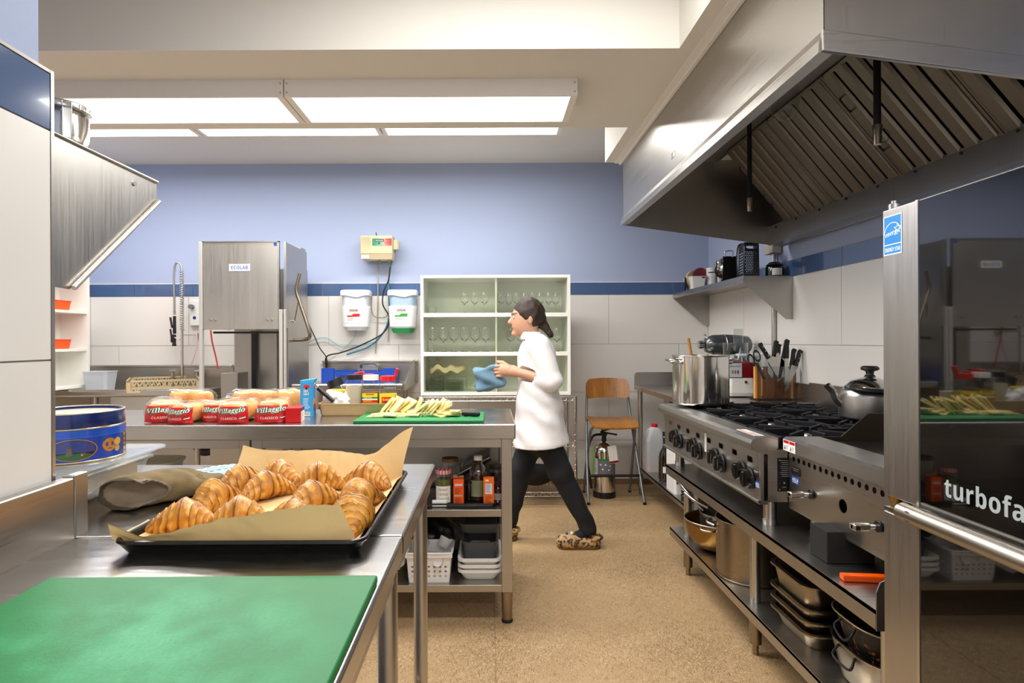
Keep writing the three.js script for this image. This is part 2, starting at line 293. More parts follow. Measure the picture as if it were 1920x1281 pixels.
// ---------------------------------------------------------------- ceiling lights, each with its own light
function ceilingLight([x0, x1, d0, d1, top, label]) {
  const w = x1 - x0, d = d1 - d0, h = 0.076, t = thing('ceiling_light', label, 'light', [(x0 + x1) / 2, top - h, (d0 + d1) / 2], 0, 'luminous ceiling panels');
  const f = 0.018;
  obj('housing', [bx(-w / 2, w / 2, 0, h, -d / 2, -d / 2 + 0.012), bx(-w / 2, w / 2, 0, h, d / 2 - 0.012, d / 2), bx(-w / 2, w / 2, 0.02, h, -d / 2 + 0.012, d / 2 - 0.012)], M.white, t);
  for (const s of [-1, 1]) {
    const e = obj('end_cap', s < 0 ? bx(-w / 2, -w / 2 + f + 0.012, 0, 0.02, -d / 2 + 0.012, d / 2 - 0.012) : bx(w / 2 - f - 0.012, w / 2, 0, 0.02, -d / 2 + 0.012, d / 2 - 0.012), M.white, t);
    for (const y of [0.018, 0.058]) obj('screw', cyl(0.004, 0.004, 0.003, 0, 0, 0, 10).rotateX(Math.PI / 2).translate(s * (w / 2 - 0.012), y, d / 2), M.screwMetal, e);
  }
  const glow = new THREE.MeshStandardMaterial({ color: 0xffffff, emissive: PANEL_COLOR, emissiveIntensity: PANEL_GLOW, roughness: 0.6 });
  obj('diffuser', bx(-w / 2 + f + 0.012, w / 2 - f - 0.012, 0.004, 0.02, -d / 2 + 0.013, d / 2 - 0.013), glow, t);
  const l = new THREE.RectAreaLight(PANEL_COLOR, PANEL_LIGHT, w - 0.07, d - 0.03); l.position.set(0, 0.0025, 0); l.rotation.x = -Math.PI / 2; l.castShadow = true; t.add(l);
}
PANELS.forEach(ceilingLight);

// ================================================================ island counter: one worktop over two open base units
single('worktop', [bx(-2.17, 0.116, 0.822, 0.889, 2.6, 3.21, 0.006)], M.top, 'long stainless steel worktop with a deep front edge, carrying bread bags', 'worktop');
function baseUnit(x0, x1, label, back) {
  const t = thingW('counter_base', label, 'counter', [(x0 + x1) / 2, 0, 2.9], 'open steel base units of the middle counter');
  const p = 0.047, d0 = 2.612, d1 = 3.2;
  for (const [x, d] of [[x0, d0], [x1 - p, d0], [x0, d1 - p], [x1 - p, d1 - p]]) {
    obj('post', bx(x, x + p, 0.138, 0.822, d, d + p, 0.002), M.steelV, t);
    const f = obj('foot', cyl(0.022, 0.0255, 0.13, x + p / 2, 0.008, -(d + p / 2)), M.worn, t); obj('foot_cap', cyl(0.0255, 0.025, 0.012, x + p / 2, 0, -(d + p / 2)), M.rubber, f);
  }
  for (const d of [d0, d1 - 0.03]) obj('top_rail', bx(x0 + p, x1 - p, 0.784, 0.822, d, d + 0.03, 0.002), M.steel, t);
  obj('shelf', [bx(x0 + p, x1 - p, 0.474, 0.506, d0 + 0.004, d1 - 0.004, 0.002)], M.steel, t);
  if (back) obj('back_panel', bx(x0 + p, x1 - p, 0.17, 0.8, d1 - 0.02, d1 - 0.016), M.steelV, t);  // added panel, put in to make the space behind the jars dark
  obj('shelf', [bx(x0 + p, x1 - p, 0.138, 0.17, d0 + 0.004, d1 - 0.004, 0.002)], M.steel, t);
}
baseUnit(-2.13, -1.068, 'open steel base unit at the left end of the counter, holding translucent tubs');
baseUnit(-1.06, 0.1, 'open steel base unit with jars on its shelf and white trays at the bottom', true);

// ================================================================ the two steel worktables in front
function worktable(label, x0, x1, d0, d1, legs, group) {
  const t = thingW('worktable', label, 'table', [(x0 + x1) / 2, 0, (d0 + d1) / 2], group);
  obj('tabletop', [bx(x0, x1, 0.847, 0.889, d0, d1, 0.007)], M.top, t);
  obj('underframe', [bx(x1 - 0.045, x1 - 0.012, 0.812, 0.846, d0 + 0.03, d1 - 0.03), bx(x0 + 0.012, x0 + 0.045, 0.812, 0.846, d0 + 0.03, d1 - 0.03), bx(x0 + 0.05, x1 - 0.05, 0.812, 0.846, d1 - 0.06, d1 - 0.03), bx(x0 + 0.05, x1 - 0.05, 0.812, 0.846, d0 + 0.03, d0 + 0.06)], M.steelV, t);
  for (const [x, d] of legs) {
    const l = obj('leg', cyl(0.0205, 0.0205, 0.73, x, 0.082, -d, 28), M.satin, t);
    obj('foot', [cyl(0.012, 0.021, 0.07, x, 0.012, -d), cyl(0.014, 0.014, 0.012, x, 0, -d)], M.satin, l);
  }
  obj('undershelf', bx(x0 + 0.05, x1 - 0.05, 0.24, 0.265, d0 + 0.08, d1 - 0.08, 0.004), M.steel, t);
  return t;
}
const nearTable = worktable('stainless worktable under the big green cutting board, with an upstand against the tiled wall', -0.812, -0.165, -0.5, 1.114, [[-0.205, -0.44], [-0.772, -0.44], [-0.772, 1.05]], 'front steel worktables');
obj('backsplash', [bx(-0.81, -0.785, 0.885, 1.004, -0.5, 1.11, 0.004)], M.steel, nearTable);
obj('backsplash_end', [bx(-0.81, -0.79, 0.885, 1.007, 1.1105, 1.114, 0.001)], M.steelV, nearTable);
const farTable = worktable('stainless worktable carrying the oven mitts and the blue cookie tin', -1.75, -0.165, 1.118, 1.775, [[-0.205, 1.73], [-0.205, 1.17], [-1.7, 1.73], [-1.7, 1.17]], 'front steel worktables');
obj('corner_upstand', bx(-0.81, -0.79, 0.885, 1.007, 1.118, 1.155, 0.003), M.steelV, farTable);

// ================================================================ equipment stand along the right wall
const stand = thingW('equipment_stand', 'long low stainless stand with two shelves under the range and griddle', 'stand', [1.4, 0, 2.45]);
obj('shelf', [bx(1.0, 1.78, 0.545, 0.556, 1.52, 3.33), bx(1.0, 1.004, 0.505, 0.557, 1.52, 3.33), bx(1.004, 1.02, 0.505, 0.509, 1.52, 3.33)], M.steel, stand);
obj('shelf_end', extr([[-0.39, 0], [0.39, 0], [0.39, 0.135], [-0.36, 0.135], [-0.38, 0.125], [-0.39, 0.1]], 0.004).translate(1.39, 0.503, -1.52), M.steel, stand);
obj('shelf', [bx(1.012, 1.77, 0.2, 0.21, 1.55, 3.3), bx(1.012, 1.016, 0.165, 0.212, 1.55, 3.3)], M.steel, stand);
for (const d of [1.56, 2.35, 3.145]) for (const x of [1.062, 1.72]) {
  const l = obj('leg', cyl(0.0205, 0.0205, 0.425, x, 0.12, -d, 24), M.satin, stand);
  obj('foot', [cyl(0.023, 0.023, 0.12, x, 0.045, -d), cyl(0.012, 0.012, 0.047, x, 0, -d)], M.worn, l);
}

// ================================================================ gas range with eight burners
const range = thingW('gas_range', 'eight-burner countertop gas range with black knobs and cast-iron grates', 'range', [1.4, 0.556, 2.78]);
const RF = 0.985, R0 = 2.185, R1 = 3.385;
obj('body', [bx(RF + 0.05, 1.86, 0.655, 0.83, R0 + 0.002, R1 - 0.002)], M.steelV, range);
{ const hp = [], y = 0.795; for (let k = 0; k < 8; k++) { const c = R0 + 0.1 + k * 0.142; hp.push([[c - 0.022, y - 0.011], [c + 0.022, y - 0.011], [c + 0.025, y], [c + 0.022, y + 0.011], [c - 0.022, y + 0.011], [c - 0.025, y]]); }
  const g = extr([[R0, 0.655], [R1, 0.655], [R1, 0.835], [R0, 0.835]], 0.004, 0, hp).rotateY(Math.PI / 2).translate(RF + 0.03, 0, 0); obj('front_panel', g, M.steel, range); }
obj('bull_nose', [loftX([[RF + 0.09, 0.895], [RF + 0.012, 0.893], [RF - 0.006, 0.886], [RF - 0.012, 0.872], [RF - 0.01, 0.85], [RF + 0.03, 0.832], [RF + 0.09, 0.832]], R0, R1)], M.steel, range);
obj('bottom_lip', [bx(RF + 0.02, RF + 0.05, 0.645, 0.658, R0, R1), rod(P(RF + 0.02, 0.655, R0), P(RF + 0.02, 0.655, R1), 0.006)], M.satin, range);
obj('end_strip', [bx(RF + 0.024, RF + 0.036, 0.655, 0.835, R0 - 0.001, R0 + 0.012)], M.satin, range);
obj('side_panel', bx(RF + 0.05, 1.84, 0.655, 0.85, R0 - 0.003, R0 + 0.002), M.steel, range);
{ // data plate on the near side
  const tex = canvasTex(256, 256, (g, w, h) => { g.fillStyle = '#0b0b0c'; g.fillRect(0, 0, w, h); g.fillStyle = '#9a9a98'; for (let k = 0; k < 9; k++) g.fillRect(20 + (k % 3) * 6, 18 + k * 15, 200 - (k * 37) % 80, 4); for (const x of [50, 125, 200]) { g.beginPath(); g.arc(x, 190, 17, 0, 7); g.stroke(); g.fillRect(x - 6, 184, 12, 12); g.fillRect(x - 14, 222, 28, 4); } g.strokeStyle = '#9a9a98'; });
  const s = sticker('data_plate', 0.13, 0.125, mapMat(tex, 0.35), range, [0.13, 0, 0]); s.position.set(RF + 0.15 - 1.4, 0.757 - 0.556, -(R0 - 0.0036) + 2.78); s.userData.label = 'black data plate with white print';
  for (const [dx, dy] of [[-0.058, -0.055], [0.058, -0.055], [-0.058, 0.055], [0.058, 0.055]]) obj('rivet', cyl(0.003, 0.003, 0.002, 0, 0, 0, 10).rotateX(Math.PI / 2).translate(RF + 0.15 + dx, 0.757 + dy, -R0 + 0.004), M.screwMetal, range);
}
function knob(parent, x, y, d) {   // round black knob with a grip bar, pointing to -x
  const k = obj('knob', [cyl(0.035, 0.032, 0.024, 0, 0, 0, 32).rotateZ(Math.PI / 2).translate(x, y, -d), bx(x - 0.03, x - 0.01, y - 0.028, y + 0.028, d - 0.007, d + 0.007, 0.005)], M.blackGloss, parent);
  obj('bezel', new THREE.TorusGeometry(0.036, 0.004, 8, 32).rotateY(Math.PI / 2).translate(x + 0.001, y, -d), M.black, k); return k;
}
for (const c of [2.31, 2.59, 2.87, 3.15]) for (const s of [-1, 1]) knob(range, RF + 0.02, s < 0 ? 0.722 : 0.735, c + s * 0.038);
obj('top_deck', bx(RF + 0.085, 1.86, 0.83, 0.852, R0, R1), M.ironGrate, range);
obj('backguard', [bx(1.845, 1.875, 0.83, 1.01, R0 - 0.0, R1)], M.steel, range);
const GR = 0.905;
for (let k = 0; k < 4; k++) for (let j = 0; j < 2; j++) {
  const cd = R0 + 0.155 + k * 0.297, cx = 1.265 + j * 0.36, hw = 0.14, hx = 0.172;
  const bars = [bx(cx - hx, cx + hx, GR - 0.03, GR - 0.012, cd - hw, cd - hw + 0.014, 0.003), bx(cx - hx, cx + hx, GR - 0.03, GR - 0.012, cd + hw - 0.014, cd + hw, 0.003), bx(cx - hx, cx - hx + 0.014, GR - 0.03, GR - 0.012, cd - hw, cd + hw, 0.003), bx(cx + hx - 0.014, cx + hx, GR - 0.03, GR - 0.012, cd - hw, cd + hw, 0.003)];
  for (let q = 0; q < 8; q++) { const a = q * Math.PI / 4, L = q % 2 ? 0.185 : q % 4 ? 0.135 : 0.168; bars.push(bx(0.045, L, 0, 0.026, -0.006, 0.006, 0.003).rotateY(a).translate(cx, GR - 0.026, -cd)); }
  for (const [sx, sd] of [[-1, -1], [1, -1], [-1, 1], [1, 1]]) bars.push(bx(cx + sx * (hx - 0.012) - 0.008, cx + sx * (hx - 0.012) + 0.008, 0.852, GR - 0.02, cd + sd * (hw - 0.012) - 0.008, cd + sd * (hw - 0.012) + 0.008));
  obj('burner_grate', bars, M.ironGrate, range);
  const b = obj('burner', [cyl(0.05, 0.045, 0.015, cx, 0.852, -cd), cyl(0.036, 0.034, 0.01, cx, 0.867, -cd)], M.iron, range); obj('burner_cap', cyl(0.026, 0.022, 0.006, cx, 0.877, -cd), M.steelV, b);
}
for (const [x, d] of [[1.07, 2.24], [1.07, 3.3], [1.76, 2.24], [1.76, 3.3]]) obj('leg', [cyl(0.024, 0.024, 0.08, x, 0.578, -d), cyl(0.026, 0.027, 0.022, x, 0.556, -d)], M.satin, range);
function loftX(prof, d0, d1) {   // an outline in x, y drawn along the depth
  const s = extr(prof, d1 - d0); return s.translate(0, 0, -(d0 + d1) / 2);
}
const nellaTex = canvasTex(256, 128, (g, w, h) => { g.fillStyle = '#1d4fb4'; g.fillRect(0, 0, w, h); g.fillStyle = '#fff'; g.transform(1, 0, -0.18, 1, 16, 0); fit(g, 'NELLA', 14, 84, 220, 84); g.fillRect(30, 98, 190, 9); });
const nellaMat = mapMat(nellaTex, 0.3);
const face = -Math.PI / 2;   // turns a print towards the aisle (-x)
sticker('badge', 0.05, 0.026, nellaMat, range, [RF + 0.0275 - 1.4, 0.71 - 0.556, 2.78 - 2.215], [0, face, 0], 'small blue badge with white letters');
{ const t2 = canvasTex(64, 256, (g, w, h) => { g.fillStyle = '#e8e6df'; g.fillRect(0, 0, w, h); lines(g, 8, 14, 48, 20, 11, 4, '#444'); });
  sticker('white_label', 0.022, 0.085, mapMat(t2), range, [RF + 0.0275 - 1.4, 0.778 - 0.556, 2.78 - 2.75], [0, face, 0]);
  const t3 = canvasTex(256, 64, (g, w, h) => { g.fillStyle = '#f4f1ea'; g.fillRect(0, 0, w, h); g.fillStyle = '#d24a16'; g.fillRect(14, 10, 228, 12); lines(g, 14, 30, 220, 3, 9, 4, '#555'); });
  const s3 = sticker('caution_label', 0.16, 0.04, mapMat(t3), range, [RF + 0.04 - 1.4, 0.8952 - 0.556, 2.78 - 2.31], [-Math.PI / 2, 0, Math.PI / 2]); s3.position.y = 0.8944 - 0.556;
  const t4 = canvasTex(128, 64, (g, w, h) => { g.fillStyle = '#17181a'; g.fillRect(0, 0, w, h); g.fillStyle = '#b8b8b6'; g.fillRect(10, 10, 90, 5); g.fillRect(10, 22, 70, 5); g.fillStyle = '#d02020'; g.fillRect(8, 38, 14, 14); });
  sticker('dark_label', 0.055, 0.028, mapMat(t4), range, [RF + 0.0275 - 1.4, 0.752 - 0.556, 2.78 - 2.225], [0, face, 0]);
}

// ================================================================ griddle
const grid_ = thingW('griddle', 'stainless countertop griddle with a row of round vent holes in its front', 'griddle', [1.45, 0.556, 1.85]);
const GF = 1.1, G0 = 1.56, G1 = 2.175;
{ const holes = [], circ = (cx, cy, r) => Array.from({ length: 16 }, (_, i) => [cx + Math.cos(i / 16 * 6.2832) * r, cy + Math.sin(i / 16 * 6.2832) * r]);
  for (let k = 0; k < 17; k++) holes.push(circ(G0 + 0.03 + k * 0.0345, 0.823, 0.0095)); holes.push(circ(1.845, 0.735, 0.022));
  obj('front_panel', extr([[G0, 0.635], [G1, 0.635], [G1, 0.85], [G0, 0.85]], 0.003, 0, holes).rotateY(Math.PI / 2).translate(GF + 0.012, 0, 0), M.steel, grid_); }
obj('body', [bx(GF + 0.03, 1.86, 0.64, 0.86, G0, G1)], M.black, grid_);
obj('front_rail', loftX([[GF + 0.12, 0.9], [GF + 0.0, 0.9], [GF - 0.012, 0.893], [GF - 0.014, 0.852], [GF + 0.014, 0.846], [GF + 0.12, 0.85]], G0, G1), M.steel, grid_);
obj('plate', bx(GF + 0.16, 1.83, 0.86, 0.886, G0 + 0.01, G1 - 0.012), M.panBlack, grid_);
obj('grease_trough', bx(GF + 0.11, GF + 0.16, 0.85, 0.868, G0 + 0.01, G1 - 0.012), M.panBlack, grid_);
obj('side_guard', extr([[GF + 0.12, 0.86], [1.85, 0.86], [1.85, 0.985], [GF + 0.3, 0.985], [GF + 0.2, 0.9], [GF + 0.12, 0.9]], 0.006, 0.001).translate(0, 0, -G1 + 0.004), M.seasoned, grid_);
obj('rear_guard', bx(1.835, 1.86, 0.86, 0.985, G0, G1), M.seasoned, grid_);
for (const d of [2.02, 1.67]) {
  const k = obj('valve_knob', [rbox(0.05, 0.022, 0.02, 0.006, GF - 0.045, 0.715, -d), cyl(0.006, 0.006, 0.05, 0, 0, 0, 12).rotateZ(Math.PI / 2).translate(GF + 0.01, 0.726, -d), rbox(0.02, 0.018, 0.03, 0.004, GF - 0.06, 0.717, -d)], M.chrome, grid_);
  obj('collar', cyl(0.016, 0.016, 0.006, 0, 0, 0, 20).rotateZ(Math.PI / 2).translate(GF + 0.008, 0.726, -d), M.black, k);
}
for (const [x, d] of [[1.17, 2.09], [1.17, 1.65], [1.76, 2.09], [1.76, 1.65]]) obj('leg', [cyl(0.024, 0.024, 0.066, x, 0.578, -d), cyl(0.026, 0.027, 0.022, x, 0.556, -d)], M.satin, grid_);
{ const w = canvasTex(256, 160, (g, W, H) => { g.fillStyle = '#f6f5f2'; g.fillRect(0, 0, W, H); for (const x of [8, 132]) { g.fillStyle = '#d8121c'; g.fillRect(x, 8, 116, 44); g.fillStyle = '#7d0a10'; g.fillRect(x + 14, 24, 88, 12); g.fillStyle = '#222'; g.beginPath(); g.moveTo(x + 14, 140); g.lineTo(x + 34, 70); g.lineTo(x + 44, 140); g.fill(); lines(g, x + 54, 80, 56, 5, 13, 5, '#444'); } });
  sticker('warning_label', 0.085, 0.04, mapMat(w), grid_, [GF - 0.0148 - 1.45, 0.873 - 0.556, 1.85 - 2.125], [0, face, 0], 'red and white warning label');
  sticker('badge', 0.05, 0.026, nellaMat, grid_, [GF + 0.009 - 1.45, 0.748 - 0.556, 1.85 - 2.13], [0, face, 0], 'small blue badge with white letters');
  const t4 = canvasTex(128, 64, (g, W, H) => { g.fillStyle = '#17181a'; g.fillRect(0, 0, W, H); g.fillStyle = '#777'; g.fillRect(20, 10, 90, 5); g.fillRect(20, 26, 70, 5); g.fillStyle = '#d02020'; g.fillRect(4, 4, 10, 12); });
  sticker('dark_label', 0.06, 0.028, mapMat(t4), grid_, [GF + 0.009 - 1.45, 0.782 - 0.556, 1.85 - 2.125], [0, face, 0]);
}

// ================================================================ stacked convection ovens
const OX = 0.95, O0 = 0.56, O1 = 1.415, OL = 1.3;   // face, near side, far side, start of the steel strip
function convectionOven(label, y0, y1, big) {
  const t = thingW('convection_oven', label, 'oven', [1.4, y0, 1.0], 'stacked convection ovens');
  obj('body', [bx(OX + 0.06, 1.86, y0, y1, O0, O1 - 0.01, 0.004)], M.steelV, t);
  const door = obj('door', [bx(OX, OX + 0.05, y0 + (big ? 0.035 : 0.006), y1 - 0.004, OL + 0.001, O1, 0.003), bx(OX + 0.004, OX + 0.05, y1 - 0.03, y1 - 0.004, O0, OL)], M.steelV, t);
  obj('window_pane', bx(OX, OX + 0.045, y0 + (big ? 0.035 : 0.006), y1 - 0.005, O0, OL, 0.002), M.darkGlass, door, { label: 'black mirror-like glass' });
  obj('edge_strip', bx(OX - 0.002, OX + 0.01, y0 + (big ? 0.035 : 0.006), y1 - 0.004, OL - 0.004, OL + 0.004), M.satin, door);
  if (big) obj('hinge', [cyl(0.012, 0.012, 0.014, OX + 0.02, y1 - 0.004, -(O1 - 0.012), 16), cyl(0.006, 0.006, 0.022, OX + 0.02, y1 - 0.004, -(O1 - 0.012), 12)], M.satin, t);
  return [t, door];
}
const [ovenLow, doorLow] = convectionOven('lower convection oven with a plain black glass door', 0.12, 0.852, false);
const [ovenTop, doorTop] = convectionOven('upper convection oven with a blue star sticker and white lettering on black glass', 0.852, 1.572, true);
obj('handle', [rod(P(OX - 0.022, 0.872, O0), P(OX - 0.022, 0.872, OL + 0.02), 0.02, 20), cyl(0.012, 0.012, 0.04, 0, 0, 0, 12).rotateZ(Math.PI / 2).translate(OX + 0.0, 0.872, -(OL - 0.02))], metal(0x9e978c, 0.46, { roughnessMap: brushTex }), ovenTop);
obj('latch_plate', [bx(OX - 0.005, OX + 0.03, 0.853, 0.857, OL - 0.02, OL + 0.09), bx(OX - 0.012, OX + 0.006, 0.858, 0.864, OL + 0.02, O1 - 0.02)], M.chrome, ovenLow);
obj('hinge', [cyl(0.014, 0.014, 0.012, OX + 0.02, 0.874, -(O1 - 0.014), 16), cyl(0.011, 0.011, 0.006, OX + 0.02, 0.868, -(O1 - 0.014), 16)], M.brass, ovenTop);
obj('plinth', [bx(OX + 0.08, 1.84, 0, 0.12, O0 + 0.03, O1 - 0.05)], M.black, ovenLow);
{ const tex = canvasTex(1024, 256, (g, w, h) => { g.clearRect(0, 0, w, h); g.fillStyle = '#b9c4c6'; fit(g, 'turbofan', 8, 190, 1008, 235); });
  const m = phy(0xffffff, 0.4, { map: tex, transparent: true }), s = new THREE.Mesh(new THREE.PlaneGeometry(0.225, 0.058), m); s.name = 'lettering'; s.userData.label = 'pale grey lettering'; s.rotation.y = face; doorTop.add(s);
  s.position.set(OX - 0.0006 - 1.4, 0.946 - 0.852, 1.0 - 1.1155);
  const st = canvasTex(256, 384, (g, w, h) => {
    g.fillStyle = '#fff'; g.fillRect(0, 0, w, h); g.fillStyle = '#1b8fe0'; g.fillRect(10, 10, w - 20, 268); g.fillRect(10, 288, w - 20, 84);
    g.strokeStyle = '#fff'; g.lineWidth = 7; g.beginPath(); g.arc(128, 190, 118, Math.PI * 1.02, Math.PI * 1.9); g.stroke();
    g.fillStyle = '#fff'; g.font = 'italic bold 58px serif'; g.save(); g.translate(20, 205); g.rotate(-0.14); g.fillText('energy', 0, 0); g.restore();
    g.lineWidth = 6; g.beginPath(); for (let i = 0; i < 11; i++) { const a = -Math.PI / 2 + i * Math.PI / 5, r = i % 2 ? 20 : 48; g.lineTo(200 + Math.cos(a) * r, 140 + Math.sin(a) * r); } g.closePath(); g.stroke();
    fit(g, 'ENERGY STAR', 20, 352, 216, 56); });
  const e = sticker('sticker', 0.062, 0.093, mapMat(st, 0.35), doorTop, [0, 0, 0], [0, face, 0], 'blue sticker with a white star'); e.position.set(OX - 0.0005 - 1.4, 1.505 - 0.852, 1.0 - 1.379);
}

// ================================================================ extractor hood
const hood = thingW('extractor_hood', 'large stainless steel extractor hood over the cooking line', 'hood', [1.4, 1.8, 2.6]);
const H0 = 1.511, H1 = 3.78, HX = 0.867, HR = 1.9, HL = 2.06;
const slope = x => 2.0 - 0.137 * (x - HX);
obj('front_panel', [bx(HX, HX + 0.004, HL - 0.0, BEAM, H0, H1)], M.steel, hood);
obj('front_lip', [loftX([[HX, HL], [HX - 0.014, HL - 0.03], [HX - 0.016, HL - 0.062], [HX + 0.03, HL - 0.055], [HX + 0.03, HL - 0.045], [HX - 0.006, HL - 0.05], [HX + 0.004, HL]], H0, H1)], M.steel, hood);
const endOut = [[HX, BEAM], [HX, slope(HX)], [HR, slope(HR) - 0.002], [HR, BEAM]];
obj('end_panel', extr(endOut, 0.004).translate(0, 0, -H0 - 0.002), M.steelV, hood);
obj('end_panel', extr(endOut, 0.004).translate(0, 0, -H1 + 0.002), M.steelV, hood);
obj('end_lip', [extr([[HX - 0.01, slope(HX) + 0.055], [HX - 0.01, slope(HX)], [HR, slope(HR)], [HR, slope(HR) + 0.055]], 0.012, 0.003).translate(0, 0, -H0 + 0.004)], M.steel, hood);
obj('inner_front', [bx(HX + 0.03, HX + 0.034, HL - 0.055, BEAM - 0.01, H0 + 0.004, H1 - 0.004)], M.steelV, hood);
obj('inner_top', [bx(HX + 0.034, 1.48, BEAM - 0.012, BEAM - 0.006, H0 + 0.004, H1 - 0.004)], M.steelV, hood);
obj('rear_panel', [bx(HR - 0.01, HR, slope(HR), BEAM, H0, H1), bx(1.8, HR - 0.01, 1.865, 1.925, H0 + 0.004, H1 - 0.004), bx(1.8, 1.806, 1.925, 1.985, H0 + 0.004, H1 - 0.004)], M.steelV, hood);
for (let k = 0; k < 9; k++) obj('rivet', cyl(0.006, 0.006, 0.004, 0, 0, 0, 12).rotateZ(Math.PI / 2).translate(1.799, 1.965, -(1.75 + k * 0.24)), M.black, hood);
{ // baffle filters: slanted panels of folded strips, dark gaps between
  const A = new THREE.Vector2(1.45, BEAM - 0.014), B = new THREE.Vector2(1.812, 1.975), ang = Math.atan2(B.y - A.y, B.x - A.x), L = A.distanceTo(B), mid = A.clone().add(B).multiplyScalar(0.5);
  const put = g => g.rotateZ(ang).translate(mid.x, mid.y, 0);
  const strip = extr([[-0.031, 0.0], [-0.024, -0.012], [0.024, -0.012], [0.031, 0], [0.024, -0.004], [-0.024, -0.004]], L - 0.02).rotateY(Math.PI / 2);
  let d = H0 + 0.03; const W = 0.5; let n = 0;
  while (d + 0.3 < H1) {
    const w = Math.min(W, H1 - 0.02 - d);
    const f = obj('filter', [put(bx(-L / 2, L / 2, 0.02, 0.026, d, d + w))], M.black, hood);
    obj('filter_frame', [put(bx(-L / 2, L / 2, -0.012, 0.02, d, d + 0.012)), put(bx(-L / 2, L / 2, -0.012, 0.02, d + w - 0.012, d + w)), put(bx(-L / 2, -L / 2 + 0.015, -0.008, 0.02, d, d + w)), put(bx(L / 2 - 0.015, L / 2, -0.008, 0.02, d, d + w))], M.baffle, f);
    const m = Math.floor((w - 0.03) / 0.0775); for (let k = 0; k < m; k++) obj('baffle', put(strip.clone().translate(0, 0, -(d + 0.055 + k * (w - 0.08) / (m - 1 + 0.001) * 0.985))), M.baffle, f);
    if (n % 2 === 1) for (const q of [-0.12, 0.1]) obj('pull_handle', put(tube([P(q - 0.035, -0.012, d + w - 0.012), P(q - 0.035, -0.03, d + w - 0.03), P(q + 0.035, -0.03, d + w - 0.03), P(q + 0.035, -0.012, d + w - 0.012)], 0.003, 16, 6)), M.iron, f);
    d += w + 0.004; n++;
  }
}
for (const [x, d, y1] of [[1.3, 2.92, 1.9], [1.28, 1.93, 1.9]]) {
  const p = obj('gas_drop_pipe', [rod(P(x, BEAM - 0.013, d), P(x, y1 + 0.06, d), 0.011)], M.iron, hood);
  obj('nozzle', [cyl(0.012, 0.014, 0.06, x, y1, -d, 14), cyl(0.015, 0.015, 0.014, x, y1 + 0.05, -d, 8)], M.worn, p);
  obj('nozzle_cap_cord', new THREE.TorusGeometry(0.022, 0.0012, 6, 24).translate(x + 0.018, y1 + 0.03, -d), M.iron, p);
}
{ const x = 1.1, d = 2.17, l = obj('hood_lamp', [cyl(0.035, 0.03, 0.04, x, 2.2, -d), rod(P(x, 2.24, d), P(x, BEAM - 0.013, d), 0.016)], M.iron, hood);
  obj('globe', lathe([[0.03, 0.0], [0.045, -0.02], [0.05, -0.06], [0.044, -0.1], [0.025, -0.125], [0, -0.13]]).translate(x, 2.2, -d), M.clearPlastic, l); }
{ const tex = canvasTex(128, 64, (g, w, h) => { g.fillStyle = '#17181a'; g.fillRect(0, 0, w, h); g.fillStyle = '#dcd9d2'; g.fillRect(64, 6, 58, 52); lines(g, 6, 12, 48, 4, 12, 5, '#c9c9c6'); });
  sticker('rating_plate', 0.055, 0.027, mapMat(tex), hood, [HX - 0.0005 - 1.4, 2.127 - 1.8, 2.6 - 2.75], [0, face, 0]); }

// ================================================================ corner worktable beyond the range
const corner = thingW('worktable', 'stainless corner worktable between the range and the end wall, with an upstand', 'table', [1.55, 0, 4.15]);
obj('tabletop', bx(1.2, 1.905, 0.85, 0.889, 3.42, 4.86, 0.006), M.top, corner);
obj('backsplash', [extr([[1.2, 0.885], [1.905, 0.885], [1.905, 0.995], [1.225, 0.995], [1.207, 0.988], [1.2, 0.97]], 0.02, 0.002).translate(0, 0, -4.85)], M.steel, corner);
obj('backsplash', bx(1.885, 1.905, 0.885, 0.995, 3.42, 4.838, 0.002), M.steel, corner);
obj('undershelf', [bx(1.21, 1.89, 0.225, 0.235, 3.5, 4.84), bx(1.21, 1.214, 0.2, 0.236, 3.5, 4.84)], M.steel, corner);
for (const [x, d] of [[1.235, 4.8], [1.235, 3.48], [1.86, 4.8], [1.86, 3.48]]) { const l = obj('leg', cyl(0.0205, 0.0205, 0.79, x, 0.06, -d), M.satin, corner); obj('foot', cyl(0.014, 0.014, 0.06, x, 0, -d), M.worn, l); }
obj('side_bracket', bx(1.225, 1.25, 0.7, 0.85, 3.99, 4.12), M.steel, corner);

